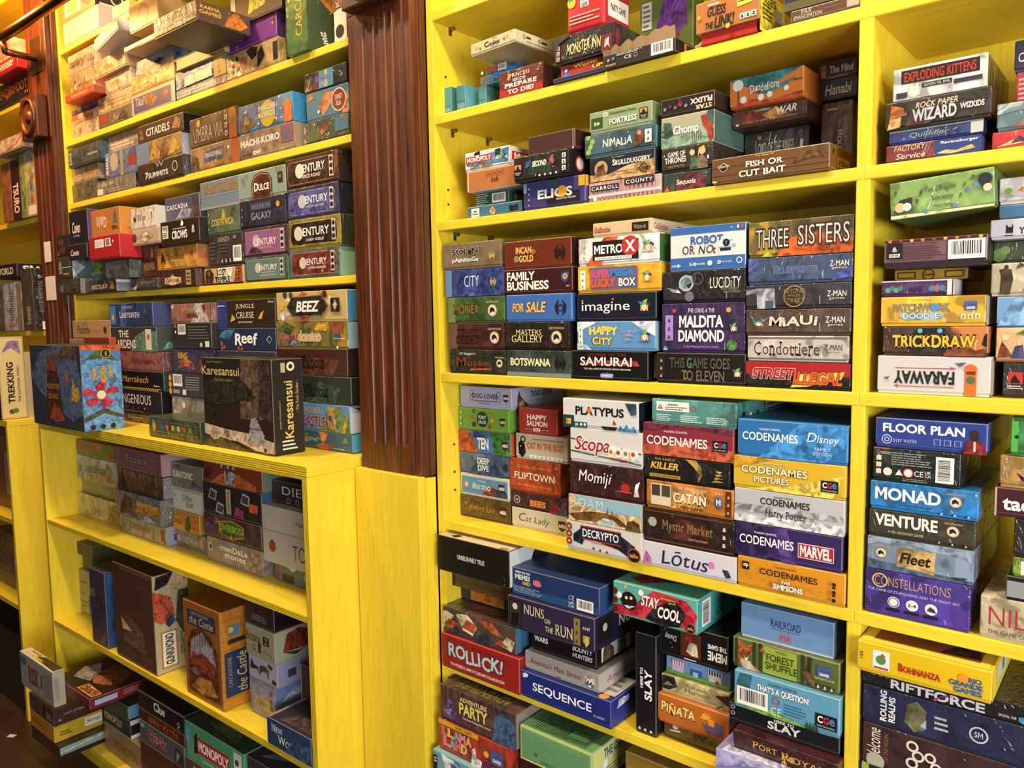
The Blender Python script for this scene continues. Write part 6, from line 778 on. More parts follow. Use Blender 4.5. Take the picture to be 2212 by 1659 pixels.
G((-0.3039,0.004,-0.276),(0.1329,0.19,0.04),0.0,'#2a7cc4','azure box with huge white techno title','fourth up, first stack, @R5','R5',fin='shrink',F=(('t','MONAD',.36,.58,.62,.44,'#eef0f4','B'),('t','A SID SACKSON GAME',.45,.24,.3,.06,'#1c4a7a','b'),('medal',.8,.6,.44),('icons',.68,.12,3,.12,0,.1,'#2a7cc4','#eef2f6'),('r',.97,.85,.985,.92,'#e2d23a')))
G((-0.301,0.004,-0.2354),(0.1083,0.15,0.0474),0.0,'#1a2224','black green box with safety symbols and barcode','fifth up, first stack, @R5','R5',fin='shrink',F=(('r',0,.96,.2,1,'#c9582a'),('t','Creatures',.13,.86,.16,.12,'#c9c4b8','s'),('r',.04,.62,.1,.76,'#d8ccae'),('r',.04,.42,.1,.56,'#d8ccae'),('r',.04,.22,.1,.36,'#d8ccae'),('lines',.22,.5,.68,.9,6,'#8a9490'),('p','#e4e4e0',(.27,.22),(.36,.22),(.315,.4)),('c',.42,.31,.13,'#e4e0dc'),('o',.42,.31,.14,.11,'#b8362f'),('t','CE',.54,.31,.1,.16,'#e6e6e2',''),('t','UK',.645,.37,.07,.08,'#e6e6e2','b'),('t','CA',.645,.27,.07,.08,'#e6e6e2','b'),('bar',.73,.12,.93,.86,True),('c',.18,.3,.12,'#d8d4ca'),('lines',.36,.06,.68,.16,2,'#8a9490')))
G((-0.2987,0.004,-0.1874),(0.1351,0.19,0.0411),0.0,'#2b3f94','royal blue box with figure in red tunic','top, first stack, @R5','R5',F=(('t','FLOOR PLAN',.44,.68,.74,.3,'#eef0f6','B'),('o',.11,.28,.16,.13,'#b9c4ea'),('o',.11,.28,.08,.05,'#b9c4ea'),('t','DEEP WATER',.28,.26,.22,.11,'#c4cdec','sw'),('r',.54,.2,.605,.4,'#8f9edc'),('r',.63,.2,.695,.4,'#8f9edc'),('r',.72,.2,.785,.4,'#8f9edc'),('r',.55,.215,.595,.385,'#2f459c'),('r',.64,.215,.685,.385,'#2f459c'),('r',.73,.215,.775,.385,'#2f459c'),('p','#8a2434',(.8,0),(.83,.42),(.9,.5),(.97,.4),(1,0)),('r',.885,.1,.905,.46,'#d8c0a0'),('c',.895,.66,.12,'#33201c'),('p','#33201c',(.87,.42),(.87,.6),(.92,.6),(.92,.42))))
G((-0.1651,0.004,-0.4281),(0.1029,0.19,0.0564),0.0,'#bdb096','cream box with tall red thin capitals','bottom, second stack, @R5','R5',fin='shrink',F=(('t','NILE',.36,.56,.52,.42,'#b02f2a','l'),('t','THE GAME OF',.3,.18,.42,.1,'#6a5a48','')))
G((-0.1379,0.004,-0.3711),(0.0804,0.17,0.0313),0.0,'#17171a','black framed box with grey honeycomb inset','second up, second stack, @R5','R5',F=(('r',.02,.12,.98,.8,'#8d9499'),('r',.26,.22,.7,.7,'#14141a'),('t','INFINITY',.48,.46,.36,.26,'#eceae6','B')))
G((-0.1312,0.004,-0.3392),(0.0726,0.16,0.0248),0.0,'#7d9a3a','lime box with white panel','third up, second stack, @R5','R5',fin='shrink',F=(('r',.12,.12,.9,.85,'#d8d8cf'),('lines',.2,.25,.7,.7,3,'#2a2a26')))
G((-0.1312,0.004,-0.3138),(0.0676,0.16,0.0491),0.0,'#2a211f','dark brown box with orange slot','fourth up, second stack, @R5','R5',fin='shrink',F=(('r',.2,.3,.5,.75,'#b5722f'),))
G((-0.1537,0.004,-0.264),(0.0884,0.18,0.0377),0.0,'#451826','burgundy box with fat white lowercase letters','fifth up, second stack, @R5','R5',F=(('t','tacto',.4,.45,.6,.42,'#f2efec','B'),('r',0,0,.03,1,'#b8a4a4')))
G((-0.1492,0.004,-0.2257),(0.0824,0.16,0.0408),0.0,'#b58d50','tan box with black swoosh at frame edge','sixth up, second stack, @R5','R5',fin='shrink',F=(('p','#1c1814',(.22,.5),(.3,.25),(.6,.2),(.6,.32),(.32,.36)),('c',.4,.7,.1,'#1c1814')))
G((-0.1393,0.004,-0.1843),(0.0708,0.15,0.0492),0.0,'#35793a','green box with bright lime band, top of pile','top, second stack, @R5','R5',fin='shrink',F=(('r',.02,.1,.12,.9,'#4fa845'),('c',.1,.5,.05,'#142a16')))
G((-0.307,0.004,-0.7451),(0.2561,0.2,0.091),0.0,'#6d8a3a','dark box with lime green edge','bottom, first stack, @R6','R6',F=(('r',0,.8,1,1,'#1c2028'),('r',0,0,.04,1,'#8fb04a')))
G((-0.306,0.004,-0.6535),(0.2522,0.2,0.0614),0.0,'#3a2628','dark maroon shrink wrapped box with moon script','second up, first stack, @R6','R6',fin='shrink',F=(('t','Welcome',.06,.52,.07,.8,'#e0d8ca','i',None,90),('t','TO THE MOON',.125,.5,.025,.7,'#8a5a3a','b',None,90),('c',.07,.12,.2,'#a9aa98'),('o',.26,.75,.13,.08,'#d8d2c8'),('o',.29,.55,.13,.08,'#d8d2c8'),('o',.26,.35,.13,.08,'#d8d2c8'),('o',.35,.6,.12,.07,'#d8d2c8'),('o',.38,.4,.12,.07,'#d8d2c8'),('o',.43,.3,.14,.11,'#d8d2c8')))
G((-0.3069,0.004,-0.5914),(0.2509,0.2,0.0563),0.0,'#262a4a','navy box with sideways title and hexagon mark','third up, first stack, @R6','R6',fin='shrink',F=(('t','ROLLING',.11,.55,.035,.8,'#eceef2','B',None,90),('t','REALMS',.155,.5,.035,.66,'#eceef2','B',None,90),('p','#6a6a4a',(.22,.3),(.23,.75),(.28,.9),(.33,.7),(.32,.2),(.27,.1)),('p','#8fa8b8',(.3,.3),(.33,.5),(.33,.25)),('lines',.37,.3,.44,.7,3,'#c9ccda'),('o',.58,.5,.2,.16,'#c9ccda'),('t','SM',.58,.5,.04,.14,'#c9ccda','b')))
G((-0.3082,0.004,-0.5346),(0.2506,0.2,0.0265),0.0,'#1c1a1d','black box with big pale title','fourth up, first stack, @R6','R6',fin='shrink',F=(('t','RIFTFORCE',.38,.36,.46,.5,'#d8dae2','B'),('p','#b0386a',(.36,.1),(.42,.5),(.47,.55),(.4,.35),(.38,.05)),('o',.06,.75,.14,.11,'#a9a6a2'),('o',.095,.75,.14,.11,'#a9a6a2'),('o',.13,.75,.14,.11,'#a9a6a2'),('t','UNUSUAL TIME',.71,.3,.08,.14,'#c9c6c2','b'),('p','#3f8ab0',(.76,.2),(.76,.4),(.79,.5),(.82,.4),(.82,.2),(.79,.1))))
G((-0.3101,-0.018,-0.5075),(0.1646,0.2,0.0433),0.0,'#e2bf1c','bright yellow box with red slab title, sticking out','top, first stack, @R6','R6',side='#e6cc3a',R=(('r',.2,.3,.7,.8,'#c4d0d8'),('c',.45,.55,.2,'#4a7a4a')),T=(('r',.03,.03,.97,.97,'#e6cf4a'),('r',.1,.1,.9,.95,'#8f5a2a'),('p','#3a2a22',(.6,.12),(.9,.15),(.8,.5)),('c',.4,.4,.1,'#d8d0b8')),F=(('t','155',.035,.55,.025,.24,'#3a3214','b',None,90),('r',.125,.2,.26,.82,'#dfe6ea'),('r',.135,.22,.25,.28,'#b0342a'),('c',.19,.52,.15,'#4a8a4a'),('p','#c9402c',(.18,.6),(.2,.75),(.23,.64)),('t','BOHNANZA',.485,.44,.32,.26,'#b3261c','sBc'),('rio',.83,.42,.6)))
G((-2.9065,-0.0344,0.9444),(0.2675,0.14,0.0763),1.3,'#a9a49c','grey box with pale lettering glowing under the lamp','@L0','L0',side='#a5a8ac',R=(('t','GRE',.6,.35,.5,.26,'#26262a','b'),),F=(('t','CURRY PALACE',.3,.25,.4,.2,'#d8c8a4',''),))
G((-2.9149,-0.0346,1.0213),(0.2565,0.14,0.07),1.3,'#b8723a','orange and cream box with black Greek key end','@L0','L0',side='#1d1f24',R=(('r',.1,.1,.9,.2,'#b9c0c4'),('o',.5,.5,.3,.22,'#b9c0c4')),F=(('r',.12,.2,.6,.9,'#d8ccb4'),('r',.2,.3,.5,.8,'#b8884a'),('p','#a8402c',(.62,.5),(.8,.9),(1,.6),(.8,.2))))
G((-2.5452,-0.0262,0.9444),(0.1136,0.16,0.0382),1.3,'#c49a5a','sandy box with diagonal brown motif high up','@L0','L0',F=(('p','#8a6a3a',(.1,.2),(.5,.8),(.6,.7),(.2,.1)),))
G((-2.91,-0.0225,0.6354),(0.2,0.16,0.0511),1.3,'#a99f88','beige box with orange flame swirl','bottom, first stack, @L1','L1',fin='shrink',F=(('c',.3,.5,.22,'#b8622c'),('o',.09,.5,.12,.09,'#6a6a5a')))
G((-2.9128,-0.0226,0.6871),(0.2086,0.16,0.0302),1.3,'#c4a08a','orange and cream panelled box','second up, first stack, @L1','L1',fin='shrink',F=(('r',0,.4,.55,1,'#c9662f'),('r',.55,0,.8,.7,'#c9622c'),('r',.25,.4,.45,1,'#d2b4a0')))
G((-2.9134,-0.0226,0.718),(0.202,0.14,0.0203),1.3,'#5a4a58','dim plum box with castle silhouettes','third up, first stack, @L1','L1',fin='shrink',F=(('p','#3a3448',(.1,0),(.15,.8),(.3,.4),(.45,.9),(.6,.3),(.8,.9),(.95,0)),))
G((-2.8382,-0.0679,0.7389),(0.2099,0.19,0.0251),1.3,'#c8481c','bright orange red box sticking out of its stack','fourth up, first stack, @L1','L1',side='#8f4a2a',F=(('t','TransAmerica',.5,.55,.6,.3,'#ecd8c4','s'),('t','Travelling by Railway',.5,.24,.5,.1,'#e0b090','')))
G((-2.9085,-0.0225,0.7646),(0.1917,0.16,0.084),1.3,'#bfa489','faded tan box with ornate brown script','fifth up, first stack, @L1','L1',fin='shrink',F=(('t','Cartagena',.5,.5,.8,.5,'#6a4a34','sic'),))
G((-2.9149,-0.0226,0.8492),(0.2089,0.16,0.0679),1.3,'#cfb48a','warm beige box with brown scrawled title','top, first stack, @L1','L1',fin='shrink',F=(('t','topiary',.32,.5,.5,.5,'#5a4a34','i'),('c',.75,.4,.06,'#8a5a3a'),('r',.82,.3,.97,.4,'#8d7c60')))
G((-2.6913,-0.0255,0.6354),(0.2276,0.17,0.0476),1.3,'#6a5a48','sepia box with small red picture','bottom, second stack, @L1','L1',fin='shrink',art=('#4f4338','#8a7a66',14),F=(('r',.02,.3,.28,.85,'#8f3a32'),('p','#8d7c66',(.4,.2),(.5,.8),(.62,.3)),('p','#3f3a34',(.6,.2),(.75,.9),(.9,.2))))
G((-2.6886,-0.0255,0.6836),(0.2277,0.17,0.0486),1.3,'#c49f72','honey coloured box in crinkled film','second up, second stack, @L1','L1',fin='shrink',F=(('c',.17,.4,.2,'#8a6640'),('lines',.3,.3,.95,.7,2,'#a47c50')))
G((-2.6287,-0.0241,0.7329),(0.1717,0.17,0.0535),1.3,'#c2a584','pale tan box tilted in crinkled film','third up, second stack, @L1','L1',fin='shrink',roll=-1,F=(('t','LETTERS',.4,.5,.4,.24,'#8a6a4a',''),))
G((-2.6649,-0.0389,0.787),(0.2087,0.17,0.0534),1.3,'#cba877','sand coloured box with brown wide title','fourth up, second stack, @L1','L1',fin='shrink',roll=-1,F=(('t','FRANK',.6,.42,.6,.34,'#8f6a40','b'),))
G((-2.5586,-0.0765,0.8409),(0.1595,0.14,0.038),1.3,'#d4c8b0','white box with shining end tilted over its stack','top, second stack, @L1','L1',side='#c9c4bc',R=(('o',.5,.5,.4,.3,'#3a3a40'),('t','CO',.5,.5,.4,.3,'#3a3a40','i')),roll=-12)
G((-2.4604,-0.0203,0.6354),(0.2613,0.18,0.0621),1.3,'#b9a68c','beige box with purple painted map panel','bottom, third stack, @L1','L1',side='#3a3c44',F=(('r',.05,.12,.92,.88,'#4f4668'),('p','#8a5a34',(.3,.8),(.36,.3),(.5,.2),(.62,.5),(.5,.85)),('p','#8a5a34',(.7,.3),(.8,.8),(.9,.6)),('t','Tikal',.2,.62,.2,.4,'#c9b8a4','i')))
G((-2.4564,-0.0202,0.6981),(0.2605,0.18,0.0549),1.3,'#b58f4a','golden box in shiny film','second up, third stack, @L1','L1',fin='shrink',F=(('p','#c9a45c',(0,.3),(.5,.5),(1,.3),(1,.6),(0,.8)),('lines',.3,.1,.95,.3,1,'#8a6a34')))
G((-2.4356,-0.0137,0.7535),(0.2333,0.18,0.0428),1.3,'#8a8d94','torn grey dark splashed box','third up, third stack, @L1','L1',fin='shrink',F=(('p','#2a2a2e',(.4,.4),(.6,.7),(.75,.5),(.6,.2)),('p','#c9a878',(0,0),(.3,.25),(.6,.15),(1,.4),(1,0))))
G((-2.3749,-0.0724,0.7969),(0.2888,0.2,0.0148),1.3,'#c8b286','beige box with oval panel overhanging the golden one','top, third stack, @L1','L1',side='#a89a7a',F=(('p','#b79a72',(.04,.3),(.06,.7),(.36,.8),(.4,.5),(.34,.2),(.08,.1)),('t','YEARS',.24,.62,.2,.2,'#7a6040','b'),('t','GIFTS',.24,.36,.18,.16,'#7a6040',''),('r',.62,.4,.74,.9,'#3a4250')))
G((-2.3335,-0.0714,0.84),(0.1676,0.2,0.075),1.3,'#b89058','tan box with round portrait, lid ajar near the rail','@L1','L1',F=(('c',.5,.5,.42,'#8a6a4a'),('c',.5,.55,.22,'#a88a66')))
G((-1.9985,-0.1638,0.722),(0.2063,0.1452,0.0473),1.3,'#554b3c','large olive brown box overhanging with orange dragon end','@L1','L1',side='#5a4434',R=(('p','#c9742c',(.5,.1),(.6,.7),(.75,.95),(.95,.4),(.8,.1)),('t','KARMA',.25,.75,.36,.18,'#d8a44a','B'),('t','GAMES',.25,.5,.4,.18,'#d8a44a','B')),fin='shrink',F=(('lines',.02,.1,.98,.5,2,'#857a66'),))
G((-2.191,-0.0142,0.6354),(0.2619,0.18,0.0248),1.3,'#8a8884','flat clear wrapped grey box at stack foot','bottom, fourth stack, @L1','L1',fin='shrink',F=(('lines',.1,.2,.9,.8,2,'#b0aca4'),))
G((-2.1911,-0.0142,0.6608),(0.2635,0.18,0.0516),1.3,'#4a6a7c','teal blue box with pale curly title','second up, fourth stack, @L1','L1',fin='shrink',F=(('r',.78,0,1,1,'#a89a4a'),('icons',.86,.75,3,0,-.26,.16,'#a89a4a','#4a4430'),('p','#c9b48c',(.18,.1),(.2,.6),(.36,.5),(.5,.62),(.72,.55),(.75,.15)),('t','trailblunds',.5,.5,.5,.4,'#d8cfba','i'),('p','#17181c',(.12,.2),(.15,.6),(.2,.2))))
G((-2.1671,-0.0216,0.713),(0.249,0.16,0.03),1.3,'#c4a36a','torn straw coloured strip box','third up, fourth stack, @L1','L1',fin='matte',F=(('p','#8a6a40',(0,0),(1,0),(1,.25),(0,.2)),))
G((-2.1927,-0.0142,0.7436),(0.2428,0.18,0.044),1.3,'#4f7ea6','blue box with cartoon black creature and red badge','top, fourth stack, @L1','L1',side='#7f9cc4',F=(('p','#17181c',(.62,.3),(.66,.8),(.76,.98),(.86,.9),(.97,.5),(.9,.2),(.8,.4)),('t','SMASH',.42,.45,.34,.4,'#8fae4a','Bi','#1c2418'),('t','UP',.62,.66,.12,.4,'#c9d4d8','Bi','#1c2418'),('aeg',.9,.45,.3),('p','#2a4a66',(0,0),(.08,.6),(.14,.5),(.2,.2),(.2,0))))
G((-1.9271,-0.0082,0.6354),(0.2356,0.18,0.0663),1.3,'#ad8a58','kraft box with cats and round seal','bottom, fifth stack, @L1','L1',fin='shrink',F=(('c',.34,.5,.26,'#8a5a38'),('p','#2a1c14',(.4,.9),(.5,1),(.62,.9),(.6,.6),(.5,.5)),('p','#2a1c14',(.6,.1),(.62,.7),(.7,.9),(.75,.5)),('c',.22,.75,.1,'#3a2c4a'),('c',.22,.35,.1,'#3a2c4a'),('r',.9,.2,.98,.85,'#2a2420'),('icons',.12,.8,3,0,-.24,.14,'#ad8a58','#3a3a2a')))
G((-1.9074,-0.0077,0.7023),(0.21,0.18,0.0566),1.3,'#6a2a74','purple box with white outlined stacked title','second up, fifth stack, @L1','L1',side='#4a2a55',F=(('t','SHELFIE',.17,.72,.28,.14,'#d8cfe0','b'),('t','STACKER',.17,.5,.3,.18,'#e4dcea','B'),('o',.17,.15,.12,.09,'#b890c8'),('c',.93,.8,.12,'#3a2a2c'),('c',.93,.62,.08,'#b86a4a'),('c',.85,.12,.05,'#4a3a8a')))
G((-1.8801,-0.0154,0.7595),(0.2191,0.1743,0.085),1.3,'#4a3a24','dark box with yellow green figure above the purple one','top, fifth stack, @L1','L1',side='#2a1c14',F=(('p','#b0a02c',(.35,.2),(.4,.7),(.5,.6),(.62,.9),(.7,.3)),('r',0,.2,.1,1,'#b9b4a8'),('p','#6a2c4a',(.62,.8),(.7,1),(.8,.8))))
G((-1.684,0.0133,0.6354),(0.0018,0.18,0.24),1.3,'#23263a','dark navy standing box with sideways letters','@L1','L1',fin='shrink',kind='tuck',F=(('t','MOON',.5,.3,.6,.34,'#c9ccd4','l',None,90),('r',.2,.04,.8,.1,'#a8324a')))
G((-1.6352,-0.0176,0.6354),(0.0799,0.18,0.25),1.3,'#3f6428','green standing box with yellow spine title','@L1','L1',fin='shrink',side='#4a5a3a',R=(('p','#c98a3a',(.2,.5),(.3,.9),(.7,.8),(.8,.5),(.4,.4)),('p','#4a2a1a',(.4,.3),(.6,.5),(.95,.35),(.9,.2)),('t','ZMAN',.28,.14,.2,.06,'#eceae4','Bi',None,-70),('c',.6,.22,.03,'#c9322a')),kind='tuck',F=(('t','CARCASSONNE',.62,.55,.3,.8,'#d8b02c','s',None,90),('t','Hunters',.3,.7,.2,.36,'#c9c08a','i',None,90),('c',.18,.5,.02,'#d8b02c'),('c',.18,.62,.02,'#d8b02c'),('c',.18,.74,.02,'#d8b02c')))
G((-1.4864,0.0098,0.6354),(0.0447,0.18,0.25),1.3,'#7a2c1c','red brown standing box beside the pilaster','@L1','L1',kind='tuck',F=(('t','KNIGHT',.32,.5,.3,.36,'#d8b884','b',None,90),('t','CHAIR',.7,.5,.26,.3,'#d8b884','b',None,90),('c',.5,.1,.2,'#e0d4bc'),('c',.45,.1,.06,'#1c1412')))
G((-2.9461,-0.0233,0.4234),(0.1905,0.17,0.0652),1.3,'#4a4440','dark grey box with faint gold mark','bottom, first stack, @L2','L2',fin='shrink',F=(('c',.18,.5,.2,'#7a6030'),('t','SPLIT',.6,.5,.4,.24,'#7f776a','')))
G((-2.9325,-0.023,0.4892),(0.1995,0.17,0.0509),1.3,'#a08a6c','beige box with faint orange lettering','second up, first stack, @L2','L2',fin='shrink',F=(('t','CATAN',.5,.55,.6,.3,'#8a6040','i'),))
G((-2.9197,-0.0387,0.5407),(0.2513,0.17,0.0598),1.3,'#474e52','slate box with sideways white letters','top, first stack, @L2','L2',fin='shrink',side='#2a4a50',F=(('t','DIVE',.07,.5,.07,.7,'#b9bcbc','b',None,90),('lines',.6,.3,.9,.6,1,'#8a8f90')))
G((-2.7425,-0.0247,0.4234),(0.2732,0.17,0.0487),1.3,'#7a746c','grey sketch box with white classic lettering','bottom, second stack, @L2','L2',fin='shrink',side='#2a2826',F=(('t','CLASSIC ART',.26,.72,.42,.24,'#e4e0d8','l'),('r',.03,.1,.18,.5,'#cfcac0'),('lines',.3,.1,.9,.4,2,'#9a948a')))
G((-2.6681,-0.023,0.4727),(0.2143,0.17,0.0816),1.3,'#6a7494','blue grey box with beige vase and red block','second up, second stack, @L2','L2',fin='shrink',F=(('c',.3,.6,.35,'#a89a8a'),('r',.75,.3,1,.7,'#8a3a34'),('t','SMALL',.07,.5,.08,.7,'#d4d0d0','B',None,90),('r',.5,0,.6,1,'#8f8a6a')))
G((-2.6685,-0.009,0.5549),(0.2004,0.17,0.0545),1.3,'#a08a74','tan box with grey lettering behind the slim ones','third up, second stack, @L2','L2',fin='shrink',F=(('lines',.1,.2,.9,.6,2,'#cfc4b0'),))
G((-2.6636,0.0011,0.6099),(0.1788,0.17,0.0061),1.3,'#2c2c2e','black box with small white marks under the shelf','top, second stack, @L2','L2',F=(('r',.45,.3,.6,.7,'#b9b7b2'),))
G((-2.427,-0.0275,0.4234),(0.2679,0.18,0.0587),1.3,'#33291f','dark brown box with mountain crest and white title','bottom, third stack, @L2','L2',fin='shrink',side='#4a5258',R=(('c',.5,.5,.3,'#b0b8c0'),),F=(('t','7SUMMITS',.42,.4,.52,.34,'#c9c6c0','Bc'),('o',.83,.55,.26,.2,'#b0aca4'),('t','W',.5,.84,.2,.3,'#8f8a80','b')))
G((-2.4303,-0.0276,0.4827),(0.2683,0.18,0.0635),1.3,'#9a7a4a','colourful caravan box with bright blue end','second up, third stack, @L2','L2',fin='shrink',side='#c4ccd8',R=(('r',.3,0,1,1,'#5f86b8'),('r',.45,.1,.85,.9,'#d4dae2')),F=(('r',0,0,.3,1,'#6a7a9a'),('p','#b8923a',(.3,.1),(.4,.9),(.5,.2)),('p','#6a4a34',(.5,0),(.6,.8),(.7,.1)),('p','#b08a44',(.7,.1),(.85,.9),(1,.3))))
G((-2.4161,-0.0273,0.5468),(0.2693,0.18,0.0506),1.3,'#4a3424','brown box with white art deco title','top, third stack, @L2','L2',side='#1f1d1c',R=(('t','CIT',.4,.5,.4,.4,'#d8d4cc','B'),('c',.75,.5,.25,'#a8823a')),F=(('t','CITADELS',.46,.5,.52,.44,'#ded8cf','b'),('p','#8a5a34',(.03,.2),(.06,.8),(.12,.6),(.13,.2)),('p','#8f6a44',(.76,.3),(.85,.9),(.97,.6),(.92,.2))))
G((-2.1323,-0.0128,0.4234),(0.2483,0.18,0.0658),1.3,'#8a6a4a','painted dinosaur box with blue nameplate and orange tab','bottom, fourth stack, @L2','L2',fin='shrink',F=(('p','#3f4a6a',(.28,.3),(.3,.75),(.7,.85),(.68,.4)),('t','DRAGOMINO',.49,.6,.36,.2,'#c9b48a','b'),('t','KINGDOMINO',.5,.2,.34,.16,'#c98a3a','bi'),('r',.86,0,1,1,'#a8502a'),('p','#5a4a3a',(0,0),(.05,.8),(.16,.6),(.2,0)),('c',.8,.7,.08,'#d8d0c4')))
G((-2.1284,-0.0128,0.4898),(0.241,0.18,0.0803),1.3,'#54402c','brown box with tall thin letters and tarot symbols','top, fourth stack, @L2','L2',fin='shrink',F=(('r',.06,.12,.74,.7,'#4a3626'),('t','UMBRA VIA',.4,.42,.62,.5,'#a59a88','l'),('c',.2,.8,.12,'#c98f3a'),('icons',.78,.74,3,0,-.26,.17,'#d4cec2'),('r',.84,0,1,.9,'#a8522a'),('c',.92,.85,.2,'#b8642f'),('c',.92,.6,.13,'#5a6a3a')))
G((-1.8799,-0.0071,0.4234),(0.238,0.19,0.0663),1.3,'#8f7862','mocha box with rounded cream capitals and violet panel','bottom, fifth stack, @L2','L2',side='#a08a74',R=(('t','M',.4,.7,.5,.24,'#eae4da','B'),('t','IDW',.4,.3,.5,.16,'#efeae2','B')),fin='shrink',F=(('t','MACHI KORO',.38,.62,.72,.26,'#eae4da','B'),('t','5-18',.13,.18,.16,.1,'#2a2420','b'),('t','IDW',.32,.2,.14,.14,'#efeae2','B'),('r',.77,.3,.98,.95,'#7a4a66'),('p','#4a5a70',(.8,.5),(.88,.75),(.96,.6),(.9,.4))))
G((-1.883,-0.0072,0.4903),(0.2376,0.19,0.0714),1.3,'#4a7aa4','medium blue box with sun disc and cartoon cottage','top, fifth stack, @L2','L2',side='#3f8fc4',R=(('c',.4,.5,.5,'#d8c83a'),('t','MACHI',.6,.55,.6,.34,'#f2eee6','B',None,0)),fin='shrink',F=(('c',.56,.5,.46,'#d8b83a'),('t','MACHI',.55,.72,.3,.2,'#f2eee6','B','#3a4a5a'),('t','KORO2',.55,.48,.3,.2,'#f2eee6','B','#3a4a5a'),('p','#6a5a2c',(.04,.1),(.08,.45),(.25,.5),(.33,.25),(.15,0)),('p','#c9a878',(.1,.3),(.14,.6),(.2,.55),(.22,.3)),('r',.86,.02,.99,.7,'#c9622a'),('c',.925,.68,.13,'#c9622a'),('c',.925,.68,.08,'#6a8a4a')))
G((-1.6016,0.0012,0.4234),(0.1618,0.18,0.0512),1.3,'#3a4434','dark jungle box with round animal icons','bottom, sixth stack, @L2','L2',fin='shrink',art=('#2a3226','#4f5a3a',14),F=(('o',.05,.8,.13,.1,'#8d8a7a'),('o',.05,.52,.13,.1,'#8d8a7a'),('o',.05,.24,.13,.1,'#8d8a7a'),('p','#6a3a24',(.35,.2),(.4,.7),(.5,.8),(.55,.5)),('c',.4,.45,.12,'#a86a3a'),('r',.7,.3,1,.9,'#3f6a80')))
G((-1.5929,0.0014,0.4752),(0.1553,0.18,0.0655),1.3,'#3f6f86','teal map box with round red badge','second up, sixth stack, @L2','L2',fin='gloss',F=(('p','#a86a3c',(.3,.4),(.45,.9),(.7,.85),(.6,.5),(.42,.1)),('p','#b0703c',(.85,0),(.9,.6),(1,.8),(1,0)),('p','#a86a3c',(.02,.7),(.1,.98),(.2,.8)),('c',.78,.52,.4,'#d8cfc0'),('c',.78,.52,.36,'#7a2420'),('t','LAND',.78,.62,.16,.16,'#e8e0d4','s'),('t','SEA',.78,.4,.12,.16,'#e8e0d4','s'),('c',.3,.28,.06,'#e8e0d4')))
G((-1.5982,0.0013,0.5412),(0.1565,0.18,0.0459),1.3,'#1f1c26','black box with striped centre and cursive title','top, sixth stack, @L2','L2',fin='shrink',F=(('r',.26,.1,.36,.95,'#5a2440'),('r',.36,.1,.5,.95,'#4a8a9a'),('r',.5,.1,.56,.95,'#b8b04a'),('r',.56,.1,.7,.95,'#4a8a9a'),('t','DUNGEON',.47,.58,.38,.24,'#3a3a8a','B','#d8d4e0'),('t','Dice',.47,.3,.2,.2,'#c9a8c4','i')))
G((-2.9447,-0.0853,0.1054),(0.1677,0.2,0.0526),1.3,'#45413c','dark grey box in cellophane jutting past the pilaster','bottom, first stack, @L3','L3',side='#7a7a7a',fin='shrink',F=(('r',.04,.2,.2,.6,'#6a6862'),('lines',.4,.3,.9,.7,2,'#55504a')))
G((-2.9447,-0.0853,0.1586),(0.1147,0.2,0.0755),1.3,'#3f3c38','charcoal box with grey block lettering and film band','second up, first stack, @L3','L3',side='#5a6a70',fin='shrink',R=(('p','#6a8a34',(.3,.2),(.35,.8),(.5,.7),(.48,.2)),('p','#a9b8bc',(0,0),(.2,.5),(0,1))),F=(('t','BIG',.17,.68,.2,.22,'#b9b4ac','b'),('t','BOX',.18,.36,.22,.24,'#b9b4ac','b'),('r',.35,.18,.75,.26,'#a88a4a'),('r',.78,.6,.95,.9,'#5a4a5a'),('r',0,.5,.95,.53,'#d8cfc0')))
G((-2.9447,-0.0853,0.2346),(0.1147,0.2,0.0728),1.3,'#3a2c2a','maroon black box with swirled red lettering','top, first stack, @L3','L3',fin='shrink',F=(('t','ROSE',.32,.68,.34,.26,'#8a6a60','sj'),('p','#7a3430',(.1,.2),(.3,.5),(.6,.4),(.55,.2)),('r',.04,.08,.1,.2,'#9a8f84')))
G((-2.7767,-0.0665,0.1054),(0.2271,0.16,0.0417),1.3,'#33282c','dark box with white spiky hand lettering','bottom, second stack, @L3','L3',side='#8a90a0',R=(('t','ZMAN',.6,.45,.6,.34,'#f0eeea','B'),('r',0,.7,1,.9,'#d8d8dc')),fin='shrink',F=(('t','NOCTILUCA',.48,.45,.5,.4,'#d8d0c4','bj'),('p','#b07a3a',(.8,.2),(.84,.8),(.92,.7),(.94,.2))))
G((-2.6528,-0.0487,0.1477),(0.1712,0.17,0.0567),1.3,'#75766c','frosty grey green box with embossed letters','second up, second stack, @L3','L3',fin='shrink',F=(('t','RIVER',.45,.6,.5,.24,'#a9aaa0','b'),('t','OF GOLD',.6,.3,.5,.24,'#8f8d80','b')))
G((-2.6431,-0.0985,0.205),(0.2113,0.19,0.0719),1.3,'#a8242a','bright red box with white sticker and barcode','third up, second stack, @L3','L3',side='#b8262c',fin='gloss',F=(('r',.2,.5,.5,.86,'#ece6e4'),('lines',.22,.54,.48,.8,4,'#b0a4a4'),('bar',.55,.52,.72,.86,True),('c',.8,.7,.06,'#ece6e4'),('c',.74,.55,.04,'#ece6e4')))
G((-2.6801,-0.0743,0.2775),(0.2028,0.18,0.0876),1.3,'#b3743a','caramel box with white thin lettering and grey cone','top, second stack, @L3','L3',side='#c98a3f',R=(('c',.6,.5,.2,'#3a2a20'),('p','#d8a45a',(.1,.2),(.3,.8),(.4,.3))),F=(('t','VIVID',.38,.56,.36,.42,'#f0e6da','j'),('p','#5a6068',(.76,.45),(.83,.9),(.87,.9),(.92,.45)),('t','DEKAL',.83,.3,.2,.14,'#2f3440','B')))
